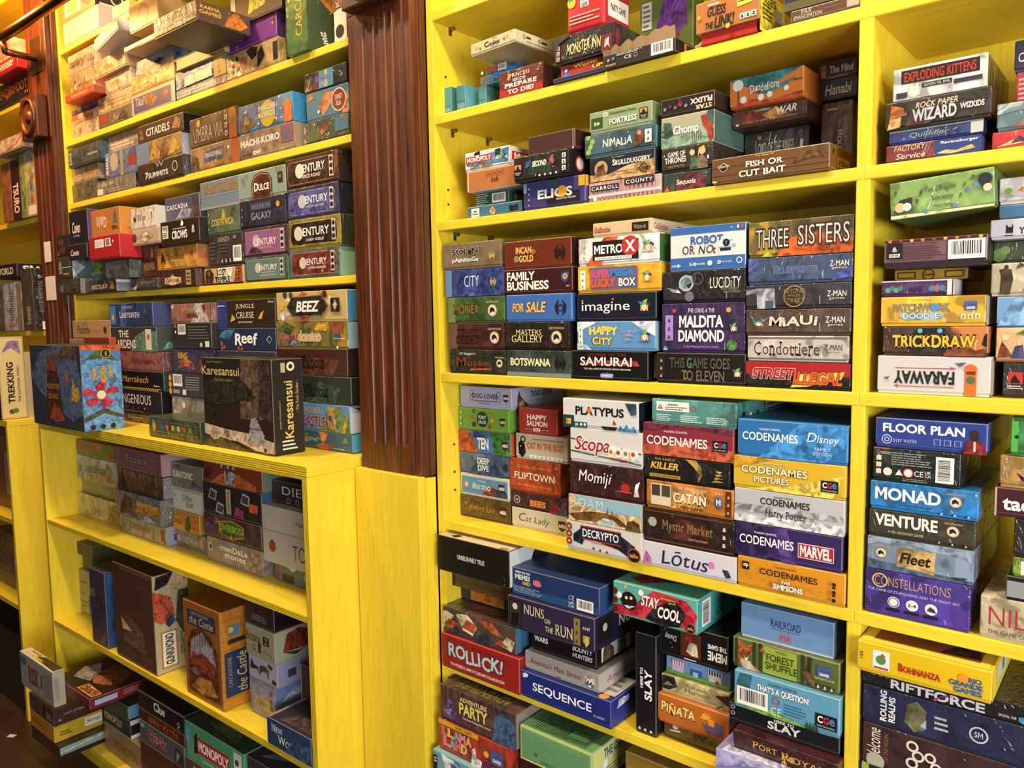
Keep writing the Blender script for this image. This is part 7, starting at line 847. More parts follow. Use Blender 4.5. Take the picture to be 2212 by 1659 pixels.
G((-2.8293,-0.0927,0.217),(0.1454,0.08,0.05),1.3,'#2c2228','small black box with curly white word, lower of a pair','@L3','L3',F=(('t','Coven',.36,.45,.42,.4,'#e8e4de','bi'),))
G((-2.8208,-0.0875,0.2676),(0.1405,0.08,0.1087),1.3,'#211f2a','small black box with curly white word, upper of a pair','@L3','L3',side='#5a3a6a',F=(('t','Coven',.38,.5,.42,.34,'#e8e4de','bi'),('t','trick taking',.38,.25,.3,.1,'#c9c4bc','')))
G((-2.4845,-0.0448,0.1054),(0.1713,0.18,0.0348),1.3,'#4a3e38','dim brown box with ghosted capitals','bottom, third stack, @L3','L3',fin='shrink',F=(('t','LIBRARY',.6,.6,.66,.26,'#8a7a60','b'),('p','#b9b8b4',(0,.1),(.3,.5),(.2,0))))
G((-2.4329,-0.0277,0.1408),(0.1003,0.18,0.0975),1.3,'#4f221c','red brown box with tan capitals and bear paw','second up, third stack, @L3','L3',fin='shrink',F=(('t','BARENPARK',.44,.36,.7,.24,'#a58058','b'),('p','#b08a58',(.55,.6),(.6,.9),(.7,.95),(.74,.65)),('r',0,0,.03,1,'#6a3a30'),('r',.85,.55,1,.95,'#6a5a4a')))
G((-2.4323,-0.0537,0.2389),(0.1647,0.18,0.0452),1.3,'#b8a58a','cream box with diamond lined card title','third up, third stack, @L3','L3',F=(('p','#5a4a38',(.18,.5),(.5,.9),(.8,.5),(.5,.1)),('p','#c4b296',(.2,.5),(.5,.87),(.78,.5),(.5,.13)),('t','TRUMPET',.5,.5,.4,.2,'#3a2e24','s'),('c',.08,.5,.3,'#5a2020'),('c',.92,.7,.03,'#5a4a38')))
G((-2.4385,-0.0538,0.2847),(0.1567,0.18,0.0656),1.3,'#cfc6b8','white box with tiny print and film corner','top, third stack, @L3','L3',side='#d6d0c8',R=(('lines',.2,.1,.9,.9,4,'#8a8680'),),fin='shrink',F=(('c',.17,.5,.12,'#2c3440'),('lines',.3,.4,.45,.7,4,'#8a8480'),('t','DICE',.55,.5,.14,.16,'#5a5650','b'),('bar',.8,.3,.92,.8,True)))
G((-2.313,-0.0309,0.1054),(0.2018,0.18,0.0534),1.3,'#3f231a','dark brown box with cream ticket shaped title','bottom, fourth stack, @L3','L3',side='#6a4a48',fin='shrink',F=(('p','#c9ae84',(.13,.25),(.13,.55),(.3,.6),(.36,.75),(.42,.6),(.6,.55),(.6,.25),(.36,.12)),('t','CARNIVAL',.36,.4,.34,.2,'#3a2416','s'),('r',.74,.1,.88,.9,'#a58a66'),('lines',.76,.2,.86,.8,3,'#4a2c1c')))
G((-2.3243,-0.0312,0.1594),(0.2268,0.18,0.0657),1.3,'#c4913a','amber gold box with cursive title and winged figure','second up, fourth stack, @L3','L3',side='#d88a4a',fin='shrink',F=(('p','#2a1a16',(.08,.2),(.13,.85),(.18,.55),(.22,.2),(.15,.4)),('t','SpellBook',.48,.52,.42,.34,'#2a1c12','i'),('c',.88,.6,.13,'#a84a30'),('r',0,0,.1,1,'#b8722c'),('o',.82,.22,.08,.06,'#8a5a20'),('o',.88,.22,.08,.06,'#8a5a20'),('o',.94,.22,.08,.06,'#8a5a20')))
G((-2.2672,-0.0449,0.2257),(0.2156,0.18,0.0701),1.3,'#2c1e17','black brown box with bold title and bird','third up, fourth stack, @L3','L3',side='#221c1c',F=(('t','CROWS',.5,.4,.4,.34,'#eeeae4','B'),('t',"TYLER SJOSTROM'S",.5,.64,.34,.08,'#d8d2c8','b'),('p','#efeae4',(.54,.75),(.57,.98),(.62,.85),(.6,.72)),('r',.05,.3,.21,.82,'#d8d2c8'),('lines',.06,.34,.2,.56,3,'#2c2420'),('t','VVX',.13,.7,.14,.16,'#2a221e','B'),('p','#d8d2c8',(.82,.4),(.84,.7),(.88,.7),(.89,.4))))
G((-2.2819,-0.0202,0.2965),(0.1949,0.18,0.0713),1.3,'#4f5068','night sky box with antlered deer and white capitals','top, fourth stack, @L3','L3',F=(('t','CASCADIA',.36,.6,.62,.2,'#ece8e4','bw'),('p','#8a8fa8',(.3,.1),(.5,.5),(.8,.4),(.7,.1)),('p','#5a3320',(.82,.1),(.85,.5),(.9,.55),(1,.1)),('p','#4a2a1c',(.84,.5),(.8,.95),(.82,.95),(.87,.5)),('p','#4a2a1c',(.89,.5),(.86,.95),(.88,.95),(.91,.5)),('p','#4a2a1c',(.94,.5),(.92,.95),(.94,.95),(.95,.5))))
G((-2.0847,-0.0158,0.1054),(0.1994,0.18,0.0501),1.3,'#cfa67c','black edged movie poster box with temple guardian','bottom, fifth stack, @L3','L3',F=(('r',0,0,1,.07,'#1c1512'),('r',0,.93,1,1,'#1c1512'),('r',0,0,.025,1,'#1c1512'),('p','#4a3018',(.04,.1),(.06,.8),(.18,.9),(.27,.6),(.24,.1)),('c',.15,.65,.13,'#7a5c2a'),('p','#efe2cc',(.36,.1),(.4,.9),(.76,.9),(.7,.1)),('t','LOST',.48,.66,.24,.34,'#17120f','B'),('t','TEMPLE',.49,.27,.38,.32,'#17120f','B'),('p','#a04a1c',(.78,.1),(.84,.9),(.98,.9),(.98,.1)),('icons',.87,.72,2,0,-.34,.22,'#2a1c14','#d8b88a')))
G((-2.0517,-0.015,0.1561),(0.1704,0.18,0.0858),1.3,'#38302f','dim charcoal box with icons and barcode sticker','second up, fifth stack, @L3','L3',fin='shrink',F=(('t','UNEARTH',.46,.83,.34,.16,'#b0aaa4',''),('t','CE',.78,.86,.08,.1,'#d4d0cc',''),('bar',.72,.1,.96,.6),('icons',.4,.16,3,.12,0,.18,'#38302f','#c9c4c0'),('lines',.04,.2,.24,.8,5,'#5f5552'),('lines',.34,.4,.62,.7,3,'#5f5552')))
G((-2.0517,-0.015,0.2425),(0.1613,0.18,0.0705),1.3,'#55604a','moss green box with gold lettering and mountain','third up, fifth stack, @L3','L3',fin='shrink',side='#3a4034',F=(('t','COSTA RICA',.48,.46,.68,.26,'#c9b44a','b'),('p','#a08f3c',(.44,.5),(.5,.95),(.56,.85),(.6,.55)),('icons',.06,.8,3,0,-.28,.14,'#55604a','#a8a890')))
G((-2.0816,-0.0157,0.3136),(0.1945,0.18,0.0762),1.3,'#71808e','steel grey box with worn orange western title','top, fifth stack, @L3','L3',F=(('t','MOST WANTED',.54,.7,.86,.3,'#a8742c','sB','#5f6a74'),('r',0,.46,1,.48,'#8fa0b0'),('r',0,0,1,.1,'#8a8f98')))
G((-1.8761,-0.011,0.1054),(0.1897,0.18,0.0646),1.3,'#4c5550','grey framed box with teal window and three icons','bottom, sixth stack, @L3','L3',fin='shrink',side='#4a8070',F=(('r',.05,.1,.93,.9,'#a89a84'),('r',.056,.12,.924,.88,'#5f7a74'),('c',.32,.55,.2,'#c4bcae'),('t','ENTURY',.56,.55,.42,.22,'#e8e4dc','b'),('t','GOLEM EDITION',.55,.36,.3,.06,'#cfc8bc','b'),('t','AN ENDLESS WORLD',.55,.24,.38,.07,'#d8d2c6','s'),('r',.84,.2,.91,.86,'#cfc9c0'),('c',.875,.74,.08,'#2a2422'),('c',.875,.53,.08,'#2a2422'),('c',.875,.32,.08,'#2a2422')))
G((-1.8784,-0.0111,0.1706),(0.1994,0.18,0.0739),1.3,'#4a2c38','wine framed box with orchid window','second up, sixth stack, @L3','L3',fin='shrink',F=(('r',.05,.1,.93,.9,'#a89a84'),('r',.056,.12,.924,.88,'#8a5a84'),('c',.3,.55,.22,'#b9a0b0'),('t','CENTURY',.5,.5,.5,.24,'#e8dce4','b'),('t','GOLEM EDITION',.5,.3,.3,.07,'#c9a8c0','b'),('p','#4a2a3c',(.1,.12),(.2,.35),(.34,.3),(.45,.12)),('r',.84,.2,.91,.86,'#cfc9c0'),('c',.875,.74,.08,'#2a2422'),('c',.875,.53,.08,'#2a2422'),('c',.875,.32,.08,'#2a2422')))
G((-1.8844,-0.0112,0.2451),(0.2004,0.18,0.0743),1.3,'#262436','dark indigo box with thin futuristic title','third up, sixth stack, @L3','L3',fin='shrink',F=(('r',.24,.6,.7,.86,'#3c3c54'),('t','RACE FOR THE',.47,.72,.4,.14,'#8f94b4','l'),('t','GALAXY',.47,.4,.44,.24,'#b4b8d0','l'),('c',.84,.7,.1,'#d89a3a'),('t','RIO GRANDE',.86,.52,.2,.1,'#3a5aa0','b'),('icons',.04,.7,3,0,-.26,.13,'#262436','#a9a6b4')))
G((-1.887,-0.0113,0.32),(0.208,0.18,0.0702),1.3,'#879a90','sage box with arched maroon centre label','top, sixth stack, @L3','L3',F=(('p','#4a1f1a',(.28,0),(.28,.6),(.36,.85),(.5,.92),(.64,.85),(.72,.6),(.72,0)),('p','#c9a070',(.3,0),(.3,.58),(.37,.8),(.5,.87),(.63,.8),(.7,.58),(.7,0)),('p','#4a1f1a',(.31,0),(.31,.57),(.375,.78),(.5,.85),(.625,.78),(.69,.57),(.69,0)),('t','DULCE',.5,.4,.32,.3,'#efe4d4','Bc'),('r',.84,.4,.94,.78,'#3a1c18'),('c',.89,.62,.07,'#8a6a5a'),('o',.1,.75,.08,.06,'#55685f'),('o',.18,.85,.08,.06,'#55685f'),('o',.82,.88,.08,.06,'#55685f'),('o',.9,.9,.08,.06,'#55685f'),('o',.12,.6,.08,.06,'#55685f')))
G((-1.677,-0.0065,0.1054),(0.195,0.18,0.0712),1.3,'#5a625c','green grey box with russet plaque and white title','bottom, seventh stack, @L3','L3',side='#86b09a',R=(('p','#5a2a24',(.6,.2),(.7,.7),(1,.8),(1,.1)),),fin='shrink',F=(('p','#b88a60',(.04,.3),(.08,.12),(.9,.12),(.94,.3),(.94,.72),(.9,.88),(.08,.88),(.04,.72)),('p','#6a2a20',(.048,.3),(.085,.14),(.895,.14),(.932,.3),(.932,.72),(.895,.86),(.085,.86),(.048,.72)),('c',.28,.52,.2,'#c9beb0'),('t','ENTURY',.56,.55,.4,.22,'#ece6de','b'),('t','EASTERN WONDERS',.56,.34,.36,.08,'#e0d8cc','b'),('c',.67,.22,.05,'#d88a3a'),('r',.84,.2,.91,.86,'#cfc9c0'),('c',.875,.74,.08,'#2a2422'),('c',.875,.53,.08,'#2a2422'),('c',.875,.32,.08,'#2a2422')))
G((-1.6761,-0.0065,0.1772),(0.2025,0.18,0.0726),1.3,'#8a7a34','olive gold box with black plaque and white title','second up, seventh stack, @L3','L3',side='#2e3428',fin='shrink',F=(('p','#c9a860',(.04,.3),(.08,.12),(.9,.12),(.94,.3),(.94,.72),(.9,.88),(.08,.88),(.04,.72)),('p','#1f1713',(.048,.3),(.085,.14),(.895,.14),(.932,.3),(.932,.72),(.895,.86),(.085,.86),(.048,.72)),('c',.2,.52,.24,'#cfc8bc'),('t','ENTURY',.54,.55,.5,.28,'#f0ece4','b'),('t','A NEW WORLD',.52,.28,.34,.09,'#e4dccf','b'),('r',.84,.2,.91,.86,'#cfc9c0'),('c',.875,.74,.08,'#2a2422'),('c',.875,.53,.08,'#2a2422'),('c',.875,.32,.08,'#2a2422')))
G((-1.6761,-0.0065,0.2504),(0.1986,0.18,0.0737),1.3,'#3a3858','violet blue box with winged plaque and white title','third up, seventh stack, @L3','L3',side='#1f2430',fin='shrink',F=(('p','#8a8fb8',(.04,.3),(.08,.12),(.9,.12),(.94,.3),(.94,.72),(.9,.88),(.08,.88),(.04,.72)),('p','#4f5088',(.048,.3),(.085,.14),(.895,.14),(.932,.3),(.932,.72),(.895,.86),(.085,.86),(.048,.72)),('c',.3,.55,.22,'#b9b8c4'),('t','ENTURY',.58,.58,.44,.24,'#e8e8f0','b'),('t','GOLEM EDITION',.56,.36,.34,.07,'#b9bcd4','b'),('r',.84,.2,.91,.86,'#cfc9c0'),('c',.875,.74,.08,'#2a2422'),('c',.875,.53,.08,'#2a2422'),('c',.875,.32,.08,'#2a2422')))
G((-1.6786,-0.0065,0.3247),(0.2043,0.18,0.0724),1.3,'#3a241e','dark brown box with rust corners and white title','top, seventh stack, @L3','L3',side='#33291f',fin='shrink',F=(('p','#c98a60',(.04,.3),(.08,.12),(.9,.12),(.94,.3),(.94,.72),(.9,.88),(.08,.88),(.04,.72)),('p','#33201b',(.048,.3),(.085,.14),(.895,.14),(.932,.3),(.932,.72),(.895,.86),(.085,.86),(.048,.72)),('p','#7a3a24',(.85,.88),(1,1),(1,.2),(.94,.4),(.94,.7)),('c',.28,.55,.24,'#d8d0c6'),('t','ENTURY',.55,.6,.42,.28,'#f0ebe4','b'),('t','SPICE ROAD',.5,.34,.34,.11,'#e8e0d6','b'),('r',.84,.2,.91,.86,'#cfc9c0'),('c',.875,.74,.08,'#2a2422'),('c',.875,.53,.08,'#2a2422'),('c',.875,.32,.08,'#2a2422')))
G((-2.9451,-0.0653,-0.3111),(0.2929,0.18,0.16),1.3,'#5a4a48','plain brown box behind the monster cover box','@CT','CT')
G((-2.9451,-0.0653,-0.1505),(0.3147,0.18,0.1027),1.3,'#a06a60','thin dusty pink box under the kraft one','@CT','CT',F=(('lines',.1,.3,.8,.7,1,'#6a4440'),))
G((-2.9099,-0.0645,-0.0472),(0.2894,0.18,0.0618),1.3,'#ad8a60','kraft box with brown hand lettering and small portrait','@CT','CT',F=(('t','Pastiche',.3,.5,.34,.44,'#4a3422','i'),('c',.52,.42,.04,'#5a4430'),('c',.58,.42,.04,'#5a4430'),('c',.64,.42,.04,'#5a4430'),('c',.7,.42,.04,'#5a4430'),('c',.87,.48,.18,'#3a2a1c'),('o',.36,.72,.2,.17,'#4a3422')))
G((-2.5811,-0.057,-0.3111),(0.1875,0.18,0.0258),1.3,'#6a5444','brown box with figures and outlined cream title','bottom, second stack, @CT','CT',fin='shrink',F=(('p','#8a6a54',(0,0),(.1,.6),(.25,.3),(.3,0)),('t','Damask',.55,.62,.56,.3,'#d8ccb8','sb','#3a2a20'),('t','Cup',.6,.28,.22,.28,'#d8ccb8','sb','#3a2a20')))
G((-2.5821,-0.0571,-0.2847),(0.2749,0.18,0.078),1.3,'#201f2e','black box with large white serif capitals and four dots','second up, second stack, @CT','CT',side='#17171c',F=(('t','INGENIOUS',.4,.62,.72,.38,'#e4e2dc','s'),('c',.18,.27,.05,'#8a3a34'),('c',.32,.27,.05,'#3a6a8a'),('c',.46,.27,.05,'#a8603a'),('c',.6,.27,.05,'#c9b03a'),('lines',.14,.1,.6,.16,1,'#8f8fa0')))
G((-2.5755,-0.0569,-0.2061),(0.2882,0.18,0.0595),1.3,'#15141a','black box with yellow thread lettering and fringe','third up, second stack, @CT','CT',side='#2a4a40',F=(('t','Marrakech',.37,.56,.6,.34,'#d8b42c','i'),('r',.05,0,.075,.1,'#c9a43a'),('r',.095,0,.12,.1,'#c9a43a'),('r',.14,0,.165,.1,'#c9a43a'),('r',.185,0,.21,.1,'#c9a43a'),('r',.23,0,.255,.1,'#c9a43a'),('r',.275,0,.3,.1,'#c9a43a'),('r',.32,0,.345,.1,'#c9a43a'),('r',.365,0,.39,.1,'#c9a43a'),('r',.41,0,.435,.1,'#c9a43a'),('r',.455,0,.48,.1,'#c9a43a'),('r',.5,0,.525,.1,'#c9a43a'),('r',.545,0,.57,.1,'#c9a43a'),('r',.59,0,.615,.1,'#c9a43a'),('r',.635,0,.66,.1,'#c9a43a'),('r',.68,0,.705,.1,'#c9a43a'),('r',.725,0,.75,.1,'#c9a43a'),('r',.77,0,.795,.1,'#c9a43a'),('r',.815,0,.84,.1,'#c9a43a'),('r',.86,0,.885,.1,'#c9a43a'),('r',.03,.1,.95,.13,'#c9a43a'),('t','Gigamic',.86,.28,.13,.1,'#e4e2dc','b')))
G((-2.5677,-0.0567,-0.146),(0.283,0.18,0.0598),1.3,'#8f5a5c','dusty rose box with dark scrolled title','fourth up, second stack, @CT','CT',side='#6a4448',R=(('lines',.2,.1,.8,.9,3,'#c9a8a8'),),fin='shrink',F=(('t','Shogunate',.5,.5,.44,.36,'#5a3038','si'),))
G((-2.62,-0.0579,-0.0855),(0.3023,0.18,0.0768),1.3,'#3a3432','dark box with tall cream letters and green hillside','fifth up, second stack, @CT','CT',side='#4a5552',R=(('p','#6fb09a',(.1,.1),(.2,.4),(.5,.2)),),F=(('p','#5a7a6a',(.45,0),(.55,.6),(.8,.9),(1,.8),(1,0)),('t','THE',.3,.72,.22,.28,'#eae4d8','b'),('t','GARDENS',.31,.3,.5,.36,'#eae4d8','b'),('r',.78,.08,.9,.9,'#d4ccc4'),('c',.84,.6,.12,'#a8604a')))
G((-2.6201,-0.0579,-0.0081),(0.2877,0.18,0.0745),1.3,'#2c3c6a','royal blue box with enchanted forest and white title','top, second stack, @CT','CT',side='#4a4f84',R=(('c',.65,.5,.34,'#3f9ad8'),('p','#d8c83a',(.4,.5),(.6,.4),(.9,.5),(.65,.3)),('t','2009',.65,.3,.2,.1,'#eef2f4','b')),F=(('p','#3f5a9a',(.25,0),(.3,1),(.42,1),(.4,0)),('p','#24305a',(.5,0),(.52,1),(.64,1),(.6,0)),('t','THE MAGIC',.44,.82,.24,.1,'#b9c0dc','s'),('t','LABYRINTH',.48,.52,.46,.28,'#eceaf0','sc'),('p','#3a5a34',(.8,.5),(.83,.95),(.88,.6)),('p','#2a3a34',(.78,.1),(.82,.5),(.9,.45),(.92,.1)),('r',.02,.1,.16,.9,'#4a78b0'),('c',.09,.4,.12,'#c9a43a')))
G((-2.2431,-0.0501,-0.3111),(0.2327,0.1557,0.0968),1.3,'#8a8680','grey picture box with red cones and white tower','bottom, third stack, @CT','CT',fin='shrink',F=(('p','#a8a4a0',(.02,.2),(.04,.6),(.3,.5),(.28,.2)),('p','#a84034',(.32,.15),(.36,.7),(.42,.15)),('p','#4a5a4a',(.5,.2),(.55,.6),(.62,.2)),('p','#c9c6c0',(.72,.1),(.8,.8),(.92,.2)),('c',.3,.75,.1,'#d8cfc0')))
G((-2.2484,-0.0545,-0.2137),(0.202,0.18,0.0688),1.3,'#26282a','black box with yellow tabs and barcode','second up, third stack, @CT','CT',fin='shrink',F=(('c',.05,.78,.13,'#c9962c'),('c',.05,.5,.13,'#c9962c'),('c',.05,.22,.13,'#c9962c'),('bar',.14,.45,.4,.95),('lines',.5,.3,.95,.9,6,'#8f9094'),('r',.14,.14,.32,.3,'#8a8fa8'),('r',.4,.1,.5,.32,'#e0dedc')))
G((-2.2159,-0.0538,-0.1444),(0.2097,0.18,0.0716),1.3,'#2f2a4a','midnight box with orange arched monster title','third up, third stack, @CT','CT',fin='shrink',F=(('t','KING',.28,.72,.24,.26,'#e0a42c','B','#3a1c14'),('p','#c9742a',(.14,.2),(.18,.5),(.35,.62),(.55,.45),(.58,.15),(.35,.3)),('t','NEW YORK',.36,.36,.4,.2,'#3a1c14','B'),('p','#6a2c24',(.6,.1),(.75,.6),(.9,.3),(.95,0))))
G((-2.2048,-0.0585,-0.0722),(0.215,0.18,0.0731),1.3,'#2c2a2b','dark box with white barcode and grey icons','fourth up, third stack, @CT','CT',F=(('bar',.17,.55,.37,.95),('t','CE',.1,.88,.06,.1,'#cfccc8',''),('c',.11,.65,.06,'#e0dcd8'),('lines',.44,.35,.95,.9,5,'#6a6664'),('c',.75,.16,.09,'#cfccc8'),('r',.85,.08,.95,.3,'#e0dedc')))
G((-2.2128,-0.0537,0.0015),(0.2208,0.18,0.054),1.3,'#9a6a5c','rose box with cream gown and leather strap picture','top, third stack, @CT','CT',fin='shrink',F=(('p','#b9b4b0',(.5,0),(.6,1),(.8,1),(.95,0)),('p','#8a3a2c',(.76,.9),(.84,.4),(.86,.9)),('p','#7a4a34',(.3,.25),(.36,.6),(.62,.6),(.68,.25)),('t','TONGIA',.5,.62,.2,.2,'#3a3234','b','#d8d0cc'),('c',.05,.85,.1,'#d8d4d0')))
G((-2.1413,-0.1683,-0.3111),(0.2711,0.12,0.0568),1.3,'#37442c','dark green box with row of coloured shields','@CT','CT',side='#243a24',R=(('r',.2,.2,.8,.8,'#3a5a2a'),('c',.5,.5,.15,'#c9c02c')),fin='shrink',F=(('r',.12,.3,.95,.32,'#b0a04a'),('r',.12,.78,.95,.8,'#8a7a3a'),('c',.27,.56,.14,'#4a6a9a'),('c',.38,.56,.14,'#b05a7a'),('c',.49,.56,.14,'#c9a43a'),('c',.6,.56,.14,'#a8b0b4'),('c',.71,.56,.14,'#b0502c'),('c',.82,.56,.14,'#6a8a3a'),('c',.12,.55,.2,'#c98f2c'),('t','QUEENZ',.11,.55,.05,.6,'#d8b04a','b',None,90)))
G((-2.006,-0.034,-0.3111),(0.283,0.17,0.235),1.3,'#3a3a48','plain slate box behind the garden picture box','@CT','CT')
G((-1.9864,-0.0335,-0.0755),(0.2668,0.17,0.0603),1.3,'#24304f','deep sea box with rounded white script','@CT','CT',F=(('p','#3f7a9a',(0,.6),(.1,.9),(.3,.95),(.2,.5)),('c',.05,.3,.09,'#b05a34'),('c',.1,.15,.09,'#b05a34'),('c',.36,.1,.09,'#b05a34'),('c',.42,.06,.09,'#b05a34'),('c',.06,.1,.09,'#b05a34'),('t','Reef',.5,.5,.4,.56,'#f0f2f4','Bj'),('p','#a9b4c0',(.85,.5),(.9,.68),(.95,.5),(.9,.32)),('p','#1c2038',(.865,.5),(.9,.63),(.935,.5),(.9,.37))))
G((-1.9897,-0.0336,-0.0146),(0.2723,0.17,0.0746),1.3,'#33261a','jungle river box with blue end band and cream title','@CT','CT',F=(('r',0,0,.19,1,'#2c3a78'),('t','JUNGLE',.5,.74,.32,.2,'#ecdcbc','s'),('t','CRUISE',.5,.45,.3,.22,'#ecdcbc','s'),('t','ADVENTURE GAME',.5,.2,.24,.07,'#d8c8a8','b'),('p','#c9a43a',(.72,.3),(.76,.5),(.82,.6),(.78,.3)),('p','#b8903a',(.24,.2),(.28,.5),(.34,.3)),('t','Disney',.94,.88,.09,.1,'#e4e0d8','i'),('lines',.02,.75,.17,.85,1,'#c9d0e4')))
G((-1.6283,-0.0254,-0.3111),(0.1955,0.19,0.0443),1.3,'#3f5a6c','sea blue box with coppery creature and sand title','bottom, fifth stack, @CT','CT',side='#5aa4d0',F=(('p','#6a8a3a',(.02,.55),(.1,.85),(.2,.6)),('p','#5a7a6a',(.25,.5),(.34,.72),(.4,.5)),('p','#b8743a',(.35,1),(.55,1),(.48,.45),(.42,.4)),('p','#a8582c',(.3,.2),(.45,.4),(.6,.3),(.68,.6),(.58,.05),(.42,0)),('p','#5f7a4a',(.8,.5),(.88,.9),(.95,.5)),('t','Lagoon',.14,.5,.34,.4,'#d8c08a','j'),('t','blue orange',.75,.15,.2,.07,'#e4e4e0','b')))
G((-1.6299,-0.0254,-0.2662),(0.1908,0.19,0.0669),1.3,'#5a88b4','fairy tale castle box with red outlined letters','second up, fifth stack, @CT','CT',side='#c9ccd4',R=(('p','#2a2a30',(0,1),(.5,.4),(1,.2),(1,.4),(.4,.7)),('p','#c9b84a',(.2,1),(1,.5),(1,.9))),F=(('p','#5f7a44',(.4,0),(.55,.7),(.8,.95),(1,.4),(1,0)),('p','#a8884a',(.56,.1),(.56,.9),(.72,.9),(.72,.1)),('t','ONCE UPON A',.28,.74,.4,.2,'#7a2c34','s','#d8c8c4'),('t','CASTLE',.28,.34,.5,.4,'#8a2c34','sB','#d8c8c4'),('p','#b0943a',(.8,0),(.95,.6),(1,.6),(.9,0)),('r',.6,.4,.66,.6,'#3a4a8a')))
G((-1.6281,-0.0254,-0.1986),(0.1972,0.19,0.0666),1.3,'#27322c','dark green villain box with black spiky title','third up, fifth stack, @CT','CT',side='#1c2422',F=(('p','#33443a',(.1,0),(.4,.8),(.8,.6),(.7,0)),('t','Villainous',.32,.46,.5,.46,'#101412','sb')))
G((-1.7152,-0.0274,-0.1314),(0.2739,0.19,0.0651),1.3,'#3f241a','dark copper villain box with black spiky title','fourth up, fifth stack, @CT','CT',side='#2a1c18',F=(('p','#55301f',(.2,0),(.5,.7),(.9,.6),(.8,0)),('t','Villainous',.49,.5,.4,.5,'#140d0c','sb')))
G((-1.716,-0.0274,-0.0657),(0.2787,0.19,0.0644),1.3,'#7a6a34','mosaic meadow box with outlined red and cream title','fifth up, fifth stack, @CT','CT',side='#8fb0c4',fin='shrink',art=('#4a5028','#a8802c',18),F=(('p','#4a5a2a',(0,.7),(.15,1),(.3,.8),(.2,.5)),('p','#c9a02c',(.55,.7),(.62,1),(.75,.95),(.72,.65)),('p','#8a4a2c',(.75,1),(.82,.5),(.95,.6),(.95,1)),('p','#5a7ab0',(.2,.1),(.25,.35),(.32,.2)),('p','#3f4f8a',(.84,.4),(.88,.6),(.92,.4)),('t','Queen',.2,.42,.28,.32,'#8f2a34','sB','#e8dcc4'),('t','domino',.49,.46,.32,.4,'#c9a878','sB','#f0e6d0'),('t','blue orange',.9,.38,.14,.06,'#e8e6dc','b'),('c',.87,.05,.06,'#e8e6e0')))
G((-1.711,-0.0273,-0.0007),(0.2752,0.19,0.0729),1.3,'#c9ae72','honeycomb flower box with dark hexagon nameplate','top, fifth stack, @CT','CT',side='#4a8ab4',R=(('c',.5,.5,.3,'#8fb8c8'),('c',.5,.5,.16,'#c9b48a')),F=(('p','#d8a83a',(.03,.5),(.08,.65),(.13,.5),(.08,.32)),('p','#e0cf9a',(.13,.7),(.18,.85),(.23,.7),(.18,.52)),('p','#d8a83a',(.23,.5),(.28,.65),(.33,.5),(.28,.32)),('p','#e0cf9a',(.33,.7),(.38,.85),(.43,.7),(.38,.52)),('p','#d8a83a',(.43,.5),(.48,.65),(.53,.5),(.48,.32)),('p','#e0cf9a',(.53,.7),(.58,.85),(.63,.7),(.58,.52)),('p','#d8a83a',(.63,.5),(.68,.65),(.73,.5),(.68,.32)),('p','#e0cf9a',(.73,.7),(.78,.85),(.83,.7),(.78,.52)),('p','#d8a83a',(.83,.5),(.88,.65),(.93,.5),(.88,.32)),('c',.14,.92,.12,'#33424a'),('c',.23,.9,.1,'#33424a'),('p','#e4e2e4',(.1,.02),(.02,.32),(.05,.32)),('p','#e4e2e4',(.1,.02),(.055,.34),(.085,.34)),('p','#e4e2e4',(.1,.02),(.09,.36),(.12,.36)),('p','#e4e2e4',(.1,.02),(.125,.34),(.155,.34)),('p','#e4e2e4',(.1,.02),(.16,.32),(.19,.32)),('p','#e4e2e4',(.1,.02),(.195,.3),(.225,.3)),('p','#a84a2c',(.33,0),(.38,.16),(.5,.16),(.45,0)),('p','#b8502c',(.35,.85),(.4,1),(.5,.9)),('p','#d8a82c',(.72,.85),(.6,1),(.64,1)),('p','#d8a82c',(.72,.85),(.66,.9),(.7,1)),('p','#d8a82c',(.72,.85),(.72,1),(.76,1)),('p','#d8a82c',(.72,.85),(.78,.9),(.82,1)),('p','#d8a82c',(.72,.85),(.84,1),(.88,1)),('c',.72,.88,.12,'#4a2c1a'),('p','#8a6a4a',(.17,.5),(.25,.84),(.68,.86),(.77,.5),(.68,.18),(.25,.16)),('p','#2a2420',(.185,.5),(.257,.81),(.675,.83),(.755,.5),(.675,.21),(.257,.19)),('t','BEEZ',.48,.5,.34,.36,'#f2f0ec','Bi'),('p','#2a2420',(.8,.3),(.8,.75),(.92,.75),(.92,.3)),('p','#b8b0a4',(.83,.52),(.86,.7),(.89,.52),(.86,.36))))
